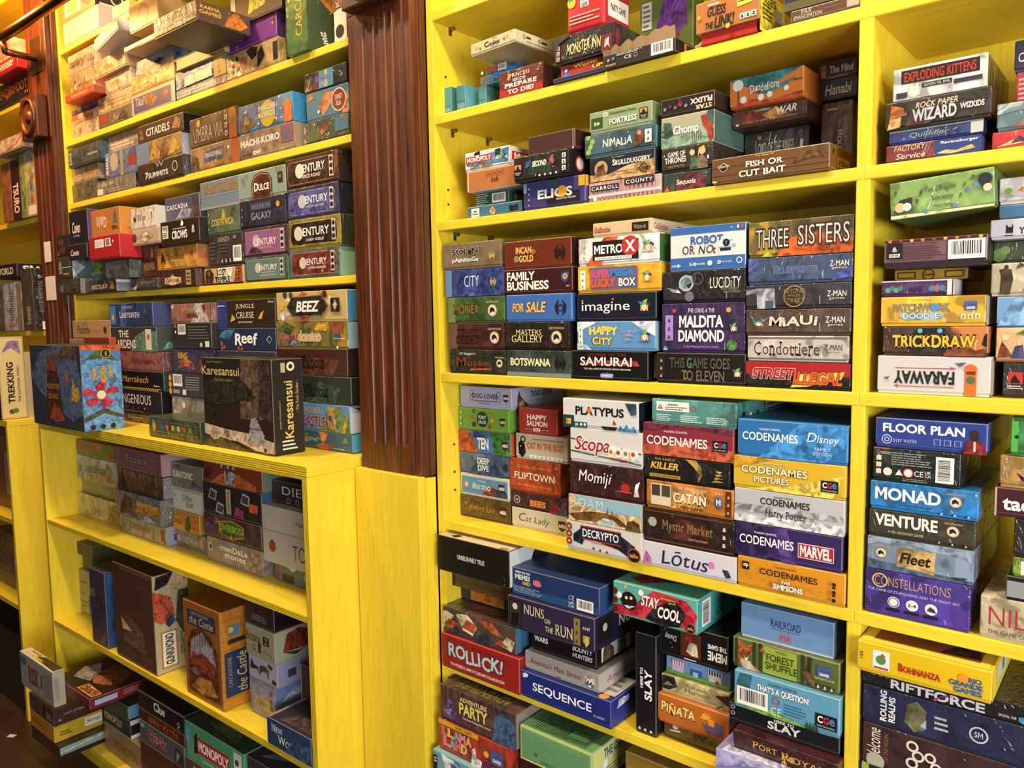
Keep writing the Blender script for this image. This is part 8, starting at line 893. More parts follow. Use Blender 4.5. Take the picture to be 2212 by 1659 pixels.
G((-2.7524,-0.2544,-0.3111),(0.3726,0.115,0.2515),1.3,'#2f3440','big standing box with dark monster cover and jungle flower spine','@CT','CT',R=(('p','#5f90c4',(0,0),(0,.9),(1,.8),(1,0)),('p','#3f5a34',(.05,.82),(.5,.98),(.95,.8),(.5,.85)),('p','#c9582c',(0,.95),(0,1),(1,1),(1,.93)),('p','#3f4a38',(0,.1),(.5,.2),(1,.12),(1,.16),(.5,.26),(0,.16)),('c',.62,.9,.055,'#d8a83a'),('c',.62,.9,.047,'#17130f'),('t','iello',.62,.9,.05,.06,'#e8c06a','b',None,90),('t','ISLAND',.72,.68,.1,.15,'#e8a82c','B','#3a1c14',-90),('t','MONSTER',.52,.65,.14,.2,'#e8a82c','B','#3a1c14',-90),('t','KING',.32,.66,.1,.12,'#e8a82c','B','#3a1c14',-90),('p','#b3304a',(.45,.42),(.868,.433),(.9,.49),(.699,.514)),('p','#b3304a',(.45,.42),(.602,.541),(.46,.58),(.284,.529)),('p','#b3304a',(.45,.42),(.14,.508),(-.0122,.481),(.0507,.413)),('p','#b3304a',(.45,.42),(.0734,.362),(.105,.304),(.327,.306)),('p','#b3304a',(.45,.42),(.487,.29),(.662,.275),(.76,.344)),('c',.45,.42,.05,'#e4d8b0'),('p','#8a2a40',(.4,.36),(.5,.22),(.6,.36)),('c',.2,.045,.03,'#241a14'),('c',.45,.045,.03,'#241a14'),('c',.7,.045,.03,'#241a14')),side='#4f7fb8',kind='lid',fin='gloss',F=(('p','#4a5a7a',(0,.6),(.2,.9),(.5,1),(.9,1),(1,.5),(1,.2),(.8,.1),(.2,.4)),('p','#3a2418',(.3,.1),(.34,.6),(.4,.85),(.52,.85),(.58,.5),(.64,.1)),('p','#7a3a24',(.36,.7),(.38,.98),(.42,.85),(.48,.85),(.53,.98),(.54,.68)),('p','#8a3a24',(.34,.1),(.45,.3),(.55,.25),(.66,.1),(.5,.06)),('p','#a8502c',(.7,.55),(.72,.72),(.76,.7),(.75,.55)),('p','#5a4438',(.55,.85),(.7,1),(.95,1),(.95,.85)),('p','#b08a3a',(.8,.35),(.82,.5),(.85,.62),(.88,.5),(.93,.52),(.97,.4),(.9,.33)),('t','MONSTER',.45,.5,.26,.07,'#a86a34','B','#2a1a14'),('t','ISLAND',.46,.38,.2,.07,'#a86a34','B','#2a1a14'),('o',.94,.05,.05,.04,'#6a4a2c')))
G((-2.7642,-0.0862,-0.3111),(0.1886,0.022,0.27),1.3,'#7a2a1c','standing box with red and orange flame spine','@CT','CT',side='#b8451f',R=(('p','#2a1c1c',(0,.3),(.3,.75),(1,.8),(1,.35),(.6,.3)),('p','#e0a42c',(.2,.04),(.4,.18),(.8,.2),(.8,.05)),('p','#e8e2dc',(.2,.26),(.9,.3),(.9,.34),(.3,.3))))
G((-1.8581,-0.1552,-0.3111),(0.3015,0.085,0.2246),1.3,'#2a211a','big standing box with bonsai and rock garden cover','@CT','CT',side='#26221e',R=(('t','Karesansui',.5,.47,.28,.6,'#d8bc74','b',None,90),('t',"Joseph Kisenwether's",.22,.42,.08,.3,'#b8a268','',None,90),('t','- The Rock Garden -',.78,.6,.1,.34,'#c9b074','',None,90),('c',.6,.92,.05,'#d8c07a'),('c',.6,.92,.042,'#e8e2d0'),('c',.6,.92,.025,'#2a2420'),('r',.28,.86,.42,.96,'#b8ac94'),('lines',.25,.04,.75,.16,3,'#e4e0d8')),kind='lid',fin='gloss',F=(('p','#5a4638',(.55,.35),(.58,1),(.95,1),(.95,.4),(.8,.35)),('p','#3a2c26',(.8,.4),(.84,1),(.98,1),(.98,.35)),('p','#6a5444',(.62,.5),(.66,1),(.72,1),(.7,.45)),('p','#26281a',(.02,.5),(.06,.72),(.2,.82),(.4,.85),(.62,.75),(.78,.6),(.7,.55),(.55,.55),(.4,.5),(.2,.48)),('p','#20180f',(.1,.48),(.16,.34),(.24,.24),(.26,.12),(.33,.14),(.3,.26),(.2,.38),(.16,.5)),('p','#b9a894',(0,.26),(.3,.22),(.7,.2),(1,.14),(1,.02),(.75,.03),(.5,.1),(.2,.1),(0,.14)),('p','#4a4420',(0,.12),(.3,.12),(.55,.05),(.7,0),(0,0)),('p','#8d9094',(.65,.12),(.7,.36),(.77,.38),(.88,.2),(.85,.09),(.7,.07)),('p','#c9b49a',(.09,.12),(.13,.2),(.2,.18),(.22,.1),(.14,.08)),('p','#8f7464',(.28,.14),(.32,.22),(.38,.2),(.38,.12)),('p','#9a7a70',(.66,.07),(.68,.13),(.73,.12),(.72,.06)),('r',0,.255,1,.262,'#1d1612'),('r',.02,.262,.023,.3,'#4a4038'),('r',.07,.262,.073,.3,'#4a4038'),('r',.12,.262,.123,.3,'#4a4038'),('r',.17,.262,.173,.3,'#4a4038'),('r',.22,.262,.223,.3,'#4a4038'),('r',.27,.262,.273,.3,'#4a4038'),('r',.32,.262,.323,.3,'#4a4038'),('r',.37,.262,.373,.3,'#4a4038'),('r',.42,.262,.423,.3,'#4a4038'),('r',.47,.262,.473,.3,'#4a4038'),('r',.52,.262,.523,.3,'#4a4038'),('r',.57,.262,.573,.3,'#4a4038'),('r',.62,.262,.623,.3,'#4a4038'),('r',.67,.262,.673,.3,'#4a4038'),('r',.72,.262,.723,.3,'#4a4038'),('r',.77,.262,.773,.3,'#4a4038'),('r',.82,.262,.823,.3,'#4a4038'),('r',.87,.262,.873,.3,'#4a4038'),('r',.92,.262,.923,.3,'#4a4038'),('r',.97,.262,.973,.3,'#4a4038'),('t','Karesansui',.3,.86,.56,.1,'#c9b074','b'),('t','- The Rock Garden -',.34,.765,.3,.035,'#a8925a',''),('t',"Joseph Kisenwether's",.22,.955,.24,.025,'#a8925a',''),('r',.87,.02,.94,.1,'#b0a084'),('c',.9,.05,.025,'#2a2018')))
G((-2.8322,-0.112,-0.6486),(0.3152,0.15,0.0766),1.3,'#b8a468','straw yellow box with faint number print','bottom, first stack, @K1','K1',fin='shrink',F=(('t','HARVEST',.5,.62,.5,.2,'#cfc090','b'),('t','2-4',.4,.2,.12,.2,'#d8cca0','b'),('p','#9a7a3a',(.7,0),(.75,.7),(.9,.9),(1,.5),(1,0))))
G((-2.8163,-0.1016,-0.5714),(0.2594,0.15,0.0488),1.3,'#7a7444','olive box with spaced grey lettering','second up, first stack, @K1','K1',fin='shrink',F=(('t','CAMEL WELL',.5,.5,.7,.22,'#b8b48c',''),))
G((-2.8217,-0.1117,-0.522),(0.2998,0.15,0.0821),1.3,'#9aa49a','pale grey green box with arched olive title','third up, first stack, @K1','K1',fin='shrink',F=(('p','#b89c5a',(.2,0),(.3,.3),(.6,.4),(1,.2),(1,0)),('t','CHALLENGERS!',.48,.5,.5,.26,'#6a6a34','B','#b8b48a'),('c',.08,.5,.14,'#7a8a74'),('p','#a8743a',(.72,.1),(.75,.8),(.8,.9),(.86,.1))))
G((-2.8186,-0.1116,-0.4393),(0.2917,0.15,0.0515),1.3,'#7a7a34','green and orange box with white round badge','top, first stack, @K1','K1',F=(('r',.05,.45,.6,.95,'#a8642c'),('t','MERCADO',.3,.7,.44,.26,'#8a4a24','b'),('c',.62,.66,.18,'#b9b49a'),('c',.62,.62,.09,'#3a3a2c'),('p','#a8582c',(.72,.3),(.85,.6),(1,.4),(.95,.2))))
G((-2.4668,-0.1227,-0.6486),(0.281,0.15,0.058),1.3,'#8a8274','grey beige box with orange lettering and blue end','bottom, second stack, @K1','K1',side='#8a94b4',R=(('t','TEN',.4,.5,.5,.5,'#7a2434','B',None,90),),fin='shrink',F=(('t','ORLEANS',.42,.55,.46,.3,'#8a5a3a','b'),('r',.88,.2,.97,.8,'#8a4a2c')))
G((-2.4771,-0.1329,-0.59),(0.2857,0.15,0.0792),1.3,'#6a6a6a','harbour picture box with golden lettering','second up, second stack, @K1','K1',fin='shrink',F=(('p','#5a3a24',(.1,.1),(.2,.9),(.4,.8),(.36,.2)),('p','#a8742c',(.45,.3),(.5,.8),(.98,.7),(.98,.3)),('t','TREASURE ISLAND',.72,.66,.46,.16,'#c9a85a','B'),('p','#a84a24',(.3,.1),(.36,.45),(.42,.1)),('p','#8fa8b8',(.55,0),(.7,.3),(.9,.1)),('p','#5a7aa0',(.5,.8),(.9,.98),(1,.85))))
G((-2.4787,-0.1229,-0.5102),(0.2894,0.15,0.0645),1.3,'#4f332c','dark red brown box with dim fantasy lettering','third up, second stack, @K1','K1',fin='shrink',side='#7a8088',F=(('t','ARCHMAGE',.5,.55,.5,.26,'#6a4434','B'),('t','ASCENDANT',.52,.28,.3,.12,'#6a4434',''),('p','#3a2824',(0,0),(.1,.9),(.2,.5),(.22,0)),('p','#6a4a40',(.8,.1),(.88,.8),(.95,.2))))
G((-2.4852,-0.1231,-0.4451),(0.2926,0.15,0.0668),1.3,'#7a5056','dusty mauve box with ornate grey title','top, second stack, @K1','K1',side='#a88a9a',F=(('t','Eriantys',.5,.5,.48,.5,'#a8909a','s','#3f2a30'),('o',.07,.8,.1,.07,'#a88a90'),('o',.07,.54,.1,.07,'#a88a90'),('o',.07,.28,.1,.07,'#a88a90'),('c',.93,.8,.06,'#4a2c34'),('c',.93,.54,.06,'#4a2c34'),('c',.93,.28,.06,'#4a2c34')))
G((-2.1796,-0.0896,-0.6486),(0.1673,0.15,0.0516),1.3,'#6f6a62','stone grey box with carved antique title','bottom, third stack, @K1','K1',fin='shrink',F=(('c',.1,.5,.2,'#a8a294'),('t','ORBIS',.58,.5,.56,.36,'#c9ba8c','s')))
G((-2.1858,-0.0931,-0.5964),(0.1468,0.15,0.0581),1.3,'#a8802a','yellow brown jungle box with orange half disc','second up, third stack, @K1','K1',F=(('c',.2,.1,.62,'#c98a24'),('t','KARUBA',.2,.45,.32,.26,'#2a1c10','b'),('p','#3f4a1c',(.45,.1),(.5,.6),(.6,.9),(.68,.4),(.62,.05)),('r',.7,.1,.95,.85,'#b07428'),('t','HABA',.82,.62,.16,.16,'#9c2a20','b'),('lines',.74,.2,.9,.45,3,'#7a3a1c')))
G((-2.1894,-0.0898,-0.5378),(0.1666,0.15,0.0675),1.3,'#9aa0a0','pale grey box with black handwritten coffee title','third up, third stack, @K1','K1',fin='gloss',F=(('r',.02,0,1,.86,'#b8b8b4'),('t','Coffee',.5,.6,.3,.26,'#1f1d1c','i'),('t','Rush',.58,.32,.22,.24,'#1f1d1c','i'),('c',.08,.62,.05,'#5a3a34')))
G((-2.1895,-0.0898,-0.4697),(0.1719,0.15,0.0688),1.3,'#6f7060','grey olive box with cream capitals and red atom blots','top, third stack, @K1','K1',F=(('t','SUBATOMIC',.38,.54,.64,.28,'#dcd8cc','B'),('p','#8a2c2c',(.62,.1),(.7,.4),(.8,.3),(.9,.15)),('r',.65,.08,.98,.2,'#4a5a90'),('p','#34406a',(.1,.9),(.3,.95),(.28,.75))))
G((-1.9803,-0.1015,-0.6486),(0.2653,0.15,0.0681),1.3,'#7a7272','grey marbled box with outlined stone lettering','bottom, fourth stack, @K1','K1',fin='shrink',art=('#8a8282','#6a6262',24),F=(('t','manDaLa',.5,.7,.5,.24,'#e0dcd6','sB','#3a2424'),('t','stones',.52,.42,.38,.22,'#e0dcd6','sB','#3a2424'),('c',.08,.6,.16,'#d8d4ce'),('c',.08,.6,.12,'#3a3434'),('o',.8,.2,.07,.05,'#7a3a34'),('o',.85,.2,.07,.05,'#c9c4bc'),('o',.9,.2,.07,.05,'#4a2c2c'),('o',.95,.2,.07,.05,'#7a3a34'),('o',.8,.4,.07,.05,'#c9c4bc'),('o',.85,.4,.07,.05,'#4a2c2c'),('o',.9,.4,.07,.05,'#7a3a34'),('o',.95,.4,.07,.05,'#c9c4bc'),('o',.8,.6,.07,.05,'#4a2c2c'),('o',.85,.6,.07,.05,'#7a3a34'),('o',.9,.6,.07,.05,'#c9c4bc'),('o',.95,.6,.07,.05,'#4a2c2c'),('o',.8,.8,.07,.05,'#7a3a34'),('o',.85,.8,.07,.05,'#c9c4bc'),('o',.9,.8,.07,.05,'#4a2c2c'),('o',.95,.8,.07,.05,'#7a3a34')))
G((-1.9918,-0.1018,-0.5799),(0.2756,0.15,0.0652),1.3,'#4a3a3a','dark monster box with slime green crest title','second up, fourth stack, @K1','K1',art=('#33282c','#5a4a4a',16),F=(('p','#c9742c',(.28,.3),(.5,.1),(.72,.3),(.72,.75),(.5,.9),(.28,.75)),('p','#3f5a2c',(.3,.34),(.5,.16),(.7,.34),(.7,.72),(.5,.84),(.3,.72)),('t','OVERBOSS',.5,.55,.42,.3,'#8fae3a','B','#1f2a14'),('p','#a85a2c',(.2,.6),(.24,.95),(.3,.7)),('p','#6a4a8a',(.02,.4),(.05,.6),(.2,.6),(.18,.4)),('c',.5,.2,.08,'#c98a3a')))
G((-1.9881,-0.1017,-0.514),(0.2785,0.15,0.0846),1.3,'#2a2424','black box with pinned photographs and orange tag','third up, fourth stack, @K1','K1',side='#3f5a7a',F=(('p','#a8a8b4',(.1,.5),(.14,.84),(.26,.76),(.23,.44)),('p','#a8a8b4',(.66,.55),(.7,.89),(.82,.81),(.79,.49)),('p','#a8a8b4',(.22,.1),(.26,.44),(.38,.36),(.35,.04)),('p','#3a3a44',(.12,.54),(.15,.78),(.24,.72),(.22,.5)),('p','#3a3a44',(.68,.59),(.71,.83),(.8,.77),(.78,.55)),('p','#3a3a44',(.24,.14),(.27,.38),(.36,.32),(.34,.1)),('p','#8a3a64',(.55,.1),(.58,.4),(.72,.34),(.7,.04)),('p','#b8562c',(.8,.35),(.81,.62),(.95,.6),(.94,.32)),('r',.42,.12,.5,.9,'#b8a884'),('t','THE FOX EXPERIMENT',.46,.5,.04,.7,'#2a2420','b',None,-90)))
G((-1.9771,-0.1014,-0.4288),(0.2745,0.15,0.0711),1.3,'#7a3424','desert red box with pale blue bold letters','top, fourth stack, @K1','K1',side='#6a7a70',F=(('p','#a8582c',(.1,0),(.3,.4),(.6,.5),(.9,.2),(.9,0)),('t','UP',.46,.3,.18,.5,'#8fb8bc','B','#2a2a34'),('t','PIT',.46,.8,.3,.3,'#8fb8bc','B','#2a2a34'),('p','#4a2020',(0,.2),(.06,.8),(.14,.6),(.12,.1))))
G((-1.681,-0.0834,-0.6486),(0.266,0.16,0.0486),1.3,'#5a6670','desert blue box with gold lettering at the corner','bottom, fifth stack, @K1','K1',F=(('t','CAMEL UP',.7,.6,.5,.34,'#c98a2c','B'),('r',.12,.1,.3,.5,'#3a2a20'),('p','#a9b4b8',(.15,.95),(.35,.9),(.28,.7)),('r',0,.1,.06,.9,'#7a3a34')))
G((-1.7091,-0.0961,-0.5994),(0.2944,0.16,0.1448),1.3,'#aeaaa4','white lidded box with thin lettering and red mask','second up, fifth stack, @K1','K1',F=(('r',0,.56,1,.575,'#8a8680'),('t','TOKAIDO',.72,.28,.6,.26,'#3a3430','l'),('c',.14,.3,.1,'#8a3a2a'),('p','#5a241c',(.11,.36),(.14,.42),(.17,.36)),('t','Namiji',.58,.78,.2,.1,'#3f6a74','i')))
G((-1.7027,-0.0689,-0.454),(0.2815,0.16,0.0574),1.3,'#2f2628','black brown box with white serif word and rings','top, fifth stack, @K1','K1',F=(('t','DIE',.3,.62,.28,.36,'#c9c4c0','s'),('t','OF THE',.68,.6,.3,.16,'#8a8480','s'),('o',.25,.2,.13,.1,'#a8a4a0'),('o',.38,.2,.13,.1,'#a8a4a0'),('o',.51,.2,.13,.1,'#a8a4a0')))
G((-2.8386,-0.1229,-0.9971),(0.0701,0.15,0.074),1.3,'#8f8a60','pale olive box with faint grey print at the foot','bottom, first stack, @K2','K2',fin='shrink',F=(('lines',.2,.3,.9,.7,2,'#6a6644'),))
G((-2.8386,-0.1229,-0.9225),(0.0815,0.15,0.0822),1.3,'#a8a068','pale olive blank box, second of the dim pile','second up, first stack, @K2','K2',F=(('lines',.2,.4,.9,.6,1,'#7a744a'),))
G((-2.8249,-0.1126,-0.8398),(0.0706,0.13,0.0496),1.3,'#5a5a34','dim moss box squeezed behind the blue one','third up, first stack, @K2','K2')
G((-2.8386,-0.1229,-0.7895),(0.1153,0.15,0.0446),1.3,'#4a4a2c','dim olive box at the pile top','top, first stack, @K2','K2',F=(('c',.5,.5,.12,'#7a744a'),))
G((-2.5441,-0.1992,-0.9971),(0.1091,0.075,0.24),1.3,'#3a3444','dark standing box with night cover and blue spine','@K2','K2',side='#27457a',R=(('r',.1,.84,.9,.98,'#2f5288'),('c',.5,.3,.1,'#2a2a30')),F=(('r',0,.62,.35,.74,'#6a5444'),('p','#5a4a34',(0,0),(.3,.2),(.7,.15),(1,.3),(1,0)),('p','#2a2a44',(.2,.3),(.5,.7),(.9,.5))))
G((-2.3795,-0.1945,-0.9971),(0.2451,0.105,0.29),1.3,'#4a2f26','brown standing box with warrior spine and wooden plaque','@K2','K2',side='#b8a88a',R=(('p','#a84a30',(0,.55),(0,.85),(.5,.75),(.6,.55),(.2,.5)),('p','#20181a',(.05,.85),(.1,.98),(.6,1),(.4,.88)),('p','#b89a74',(.4,.8),(.7,.98),(.95,.9),(.6,.78)),('p','#4a4434',(.6,.5),(.7,.8),(1,.8),(1,.3),(.8,.35)),('p','#27406a',(.3,.5),(.5,.6),(.6,.5),(.4,.45)),('p','#6a7a5a',(.8,.05),(.75,.3),(1,.3),(1,.02)),('r',.16,.05,.62,.42,'#a86a4a'),('r',.2,.065,.58,.405,'#e4ddcc'),('t','GUNKIMONO',.39,.235,.24,.31,'#17130f','B',None,90),('t','WAR TALES',.72,.26,.08,.24,'#5a4434','b',None,90)),F=(('p','#5f4234',(.2,.2),(.3,.5),(.7,.4),(.8,.15)),('o',.12,.93,.03,.022,'#2a1814'),('p','#a8956a',(.18,.45),(.44,.34),(.2,.32)),('t','GUNKIMONO',.8,.12,.3,.05,'#7a4a34','b'),('r',.2,.95,.98,.99,'#5a3a2c')))
G((-1.9798,-0.1794,-0.9971),(0.1824,0.095,0.262),1.3,'#8a5420','ochre standing box with arched castle gate picture','@K2','K2',side='#b87a28',R=(('r',0,.1,1,.104,'#7a4a18'),('r',0,.2,1,.204,'#7a4a18'),('r',0,.3,1,.304,'#7a4a18'),('r',0,.4,1,.404,'#7a4a18'),('r',0,.5,1,.504,'#7a4a18'),('r',0,.6,1,.604,'#7a4a18'),('r',0,.7,1,.704,'#7a4a18'),('r',0,.8,1,.804,'#7a4a18'),('r',0,.9,1,.904,'#7a4a18'),('r',.3,.1,.31,.2,'#7a4a18'),('r',.6,.2,.61,.3,'#7a4a18'),('r',.3,.3,.31,.4,'#7a4a18'),('r',.6,.4,.61,.5,'#7a4a18'),('r',.3,.5,.31,.6,'#7a4a18'),('r',.6,.6,.61,.7,'#7a4a18'),('r',.3,.7,.31,.8,'#7a4a18'),('r',.6,.8,.61,.9,'#7a4a18'),('r',.3,.9,.31,1,'#7a4a18'),('r',.22,.74,.55,.84,'#4a78a8'),('c',.3,.8,.03,'#d8b02c'),('r',.2,.66,.72,.7,'#2a2420'),('r',.08,.13,.84,.58,'#27305a'),('t','the Castle',.58,.35,.3,.4,'#d8bc5a','i',None,90),('t','CARCASSONNE',.22,.38,.12,.3,'#8a8a5a','s',None,90)),F=(('r',.12,.76,.88,.92,'#27305a'),('t','the Castle',.5,.82,.64,.08,'#c9b46a','i'),('t','CARCASSONNE',.45,.89,.5,.03,'#a8a064','s'),('p','#5a2c14',(.1,.06),(.1,.56),(.25,.72),(.5,.76),(.75,.72),(.92,.55),(.92,.06)),('p','#8a8690',(.16,.4),(.2,.6),(.5,.72),(.8,.6),(.86,.42),(.5,.5)),('r',.24,.6,.255,.7,'#3a2418'),('r',.31,.6,.325,.7,'#3a2418'),('r',.38,.6,.395,.7,'#3a2418'),('r',.45,.6,.465,.7,'#3a2418'),('r',.52,.6,.535,.7,'#3a2418'),('r',.59,.6,.605,.7,'#3a2418'),('r',.66,.6,.675,.7,'#3a2418'),('r',.73,.6,.745,.7,'#3a2418'),('p','#7a3420',(.2,.35),(.24,.5),(.4,.46),(.6,.5),(.8,.4),(.84,.3),(.4,.3)),('p','#6a5a6a',(.14,.28),(.3,.34),(.46,.28),(.3,.24)),('p','#a8762c',(.14,.1),(.4,.24),(.7,.26),(.88,.12),(.5,.07))))
G((-1.75,-0.1275,-0.9971),(0.1109,0.12,0.0946),1.3,'#7a7a8a','hazy blue landscape box at the foot of the pile','bottom, second stack, @K2','K2',side='#6a82b4',R=(('p','#a8b4cc',(.1,.5),(.5,.8),(.9,.6)),),fin='shrink',F=(('p','#b09a6a',(.1,.3),(.4,.6),(.8,.5),(.9,.2)),('r',.8,.1,.88,.22,'#5a5a64'),('r',.8,.3,.88,.42,'#5a5a64'),('r',.8,.5,.88,.62,'#5a5a64'),('r',.8,.7,.88,.82,'#5a5a64')))
G((-1.7492,-0.1275,-0.9019),(0.125,0.12,0.0619),1.3,'#a8a8bc','white box with terrier and brown dog drawings','second up, second stack, @K2','K2',side='#8f94bc',R=(('r',.25,.3,.45,.62,'#3a3a4a'),('lines',.55,.4,.85,.6,2,'#3a3a4a')),F=(('p','#2a2826',(.05,.4),(.1,.85),(.2,.6),(.34,.55),(.36,.3),(.3,.45),(.15,.4)),('p','#6a4034',(.36,.2),(.4,.65),(.6,.72),(.72,.6),(.7,.2),(.6,.45),(.44,.4)),('p','#3a3634',(.68,.75),(.72,.9),(.86,.78),(.8,.65)),('p','#2a2a2c',(.8,.12),(.84,.3),(.95,.22),(.95,.08))))
G((-1.7504,-0.1325,-0.8394),(0.126,0.12,0.079),1.3,'#9a9678','cream box with curled script and flower end','third up, second stack, @K2','K2',side='#a3aa8f',R=(('p','#7a3424',(.2,.3),(.3,.85),(.6,.95),(.95,.7),(.8,.25)),('p','#2a3a24',(.2,.3),(.5,.1),(.9,.3),(.6,.2))),F=(('t','Botany',.28,.6,.5,.4,'#3a3024','i'),('r',.62,.5,.82,.78,'#24221e'),('t','Z',.72,.64,.1,.2,'#9a9678','B'),('p','#2a2a28',(.44,.2),(.46,.55),(.54,.5),(.53,.15)),('o',.3,.3,.1,.08,'#3a3024'),('r',.02,.04,.03,.96,'#5a5440'),('icons',.64,.28,3,.12,-.02,.1,'#9a9678','#24221e')))
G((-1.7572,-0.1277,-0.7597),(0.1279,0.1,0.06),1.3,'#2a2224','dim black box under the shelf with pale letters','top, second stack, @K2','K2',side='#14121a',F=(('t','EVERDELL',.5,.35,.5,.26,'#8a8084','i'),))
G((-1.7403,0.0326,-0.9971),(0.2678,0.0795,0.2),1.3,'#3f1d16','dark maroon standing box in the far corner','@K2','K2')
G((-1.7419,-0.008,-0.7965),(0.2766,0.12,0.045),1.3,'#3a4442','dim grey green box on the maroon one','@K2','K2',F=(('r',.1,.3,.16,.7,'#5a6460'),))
G((-1.6001,-0.0748,-0.9971),(0.185,0.02,0.15),1.3,'#4a1a18','standing game box with red portrait cover by the post','@K2','K2',F=(('c',.4,.55,.1,'#b8a48a'),('r',.02,.02,.3,.1,'#6a80a0'),('r',0,0,.02,1,'#a8a098')))
G((-1.5828,-0.1844,-0.9971),(0.1701,0.1092,0.066),1.3,'#1f3a5e','deep blue worn box with white swash lettering','@K2','K2',T=(('r',.02,.02,.98,.98,'#2a2426'),('p','#4a3a34',(.2,.1),(.4,.5),(.8,.4),(.9,.1)),('r',0,0,.06,1,'#8a8684')),F=(('t','NEW',.24,.7,.26,.28,'#e4e2da','sc'),('t','WORLD',.5,.36,.5,.3,'#e4e2da','sc'),('r',0,0,.012,1,'#c9ccd0'),('p','#2c4a6a',(.4,0),(.6,.6),(1,.7),(1,0))))
G((-2.8345,-0.3009,-1.3716),(0.2313,0.2,0.0408),1.3,'#26221f','black box in crackling film at the foot of the loose pile','','K3',fin='shrink',side='#8f9a98',R=(('p','#7ab8b4',(0,.75),(1,.95),(1,1),(0,.85)),('p','#d8e0e0',(0,.55),(1,.85),(1,.9),(0,.62)),('p','#6aa8a4',(0,.4),(.9,.7),(1,.75),(0,.45)),('r',0,0,1,.35,'#1c1a1a'),('c',.72,.2,.16,'#8a9a3a')))
G((-2.8345,-0.3009,-1.3302),(0.192,0.15,0.0561),1.3,'#b07a2c','yellow end cartoon box second in the loose pile','','K3',side='#c9a82c',R=(('r',.62,.3,.98,.8,'#e4e0d4'),('t','Simp',.8,.55,.3,.3,'#17130f','i'),('lines',.12,.3,.35,.6,2,'#3a3014')),F=(('t','SIMPSONS',.4,.5,.6,.3,'#8a4a24','i'),))
G((-2.8345,-0.3009,-1.2735),(0.1998,0.15,0.058),1.3,'#4a3a30','dark brown box with faint trivia print, third in the loose pile','','K3',side='#3f1f24',R=(('t','A PARTY CONVERSATION',.45,.55,.5,.14,'#b8a8a4',''),('c',.12,.3,.06,'#b8a8a4')),T=(('r',.03,.03,.97,.97,'#3a2c22'),('p','#6a5f3f',(.1,.4),(.4,.1),(.6,.4),(.4,.8))),fin='shrink',F=(('r',.6,.1,.66,.9,'#2a1c18'),('r',.7,.2,.9,.6,'#6a6460')))
G((-2.7724,-0.1914,-1.2149),(0.1382,0.1,0.035),1.3,'#2a211c','small dark filler box below the conquest game','','K3')
G((-2.8291,-0.3207,-1.1793),(0.2641,0.0352,0.114),1.3,'#8a8884','white conquest game box with yellow starburst on the loose pile','','K3',side='#a8a49c',R=(('r',.1,.2,.5,.8,'#8d8a86'),),T=(('r',0,0,1,1,'#cfc8bc'),('p','#2a2620',(.3,.3),(.5,.95),(.98,.98),(.98,.15),(.7,.2)),('p','#d8c23a',(.2,.22),(.34,.3),(.42,.16),(.5,.3),(.62,.26),(.55,.4),(.64,.5),(.45,.46),(.34,.52),(.3,.42),(.16,.42),(.26,.34)),('t','RISK',.3,.75,.3,.2,'#8f2a20','sB'),('t','Parker',.16,.3,.16,.06,'#4a443c','i')),F=(('t','RISK',.42,.5,.34,.5,'#6a2c28','sB'),('t','&',.66,.5,.08,.4,'#2a2420','i'),('r',.74,.2,.95,.8,'#6f7078'),('r',0,.7,.2,.9,'#4a5a66')))
G((-2.6532,-0.2807,-1.1493),(0.257,0.18,0.0355),1.3,'#5a1a1c','red edged box with portrait painting on its lid','','K3',side='#6f1f2c',R=(('r',.08,.3,.45,.75,'#8fa8c4'),('lines',.55,.3,.9,.8,4,'#b88a94')),T=(('r',.02,.02,.98,.98,'#241a16'),('p','#8a8680',(.03,.5),(.2,.2),(.5,.3),(.4,.55),(.1,.75)),('p','#6a3424',(.4,.4),(.75,.35),(.9,.6),(.7,.9),(.3,.9)),('p','#9a5a3c',(.35,.45),(.6,.3),(.85,.45),(.6,.62)),('p','#c98a5a',(.56,.05),(.97,.05),(.97,.22),(.56,.25)),('t','MASTERPIECE',.77,.14,.36,.12,'#3a1a12','sB',None,180)),F=(('t','MASTERPIECE',.55,.5,.7,.4,'#7f3030','s'),('r',.02,.3,.1,.7,'#6a7484')))
G((-2.5613,-0.1766,-1.3716),(0.2586,0.17,0.0944),1.3,'#8f6f48','kraft box with thin dark capitals on the cabinet floor','','K3',side='#a08a64',F=(('t','MONOPOLY',.6,.45,.7,.3,'#4a3a28','l'),('r',.06,.5,.12,.8,'#a88a64')))
G((-2.5547,-0.1765,-1.2766),(0.1811,0.15,0.0587),1.3,'#201f1f','black property game box with white striped end','','K3',side='#16161a',R=(('r',0,0,1,.2,'#c4c4c0'),('r',0,.75,1,1,'#b8b8b8'),('r',.2,.4,.9,.6,'#2a2c2c')),F=(('t','MONOPOLY',.35,.5,.7,.4,'#b0aca4','B'),))
G((-2.5358,-0.176,-1.2173),(0.1524,0.15,0.0421),1.3,'#2f3a2a','dark green box with bright blue end panel','','K3',side='#5a90b8',R=(('r',.3,.3,1,.75,'#1f2430'),('t','M',.7,.52,.4,.3,'#e4e2dc','b'),('p','#2a4a7a',(.1,0),(.4,.2),(.7,0))))
G((-2.3021,-0.1757,-1.3716),(0.2598,0.17,0.1248),1.3,'#4a2a22','dim red brown box under the grey conquest game','','K3')
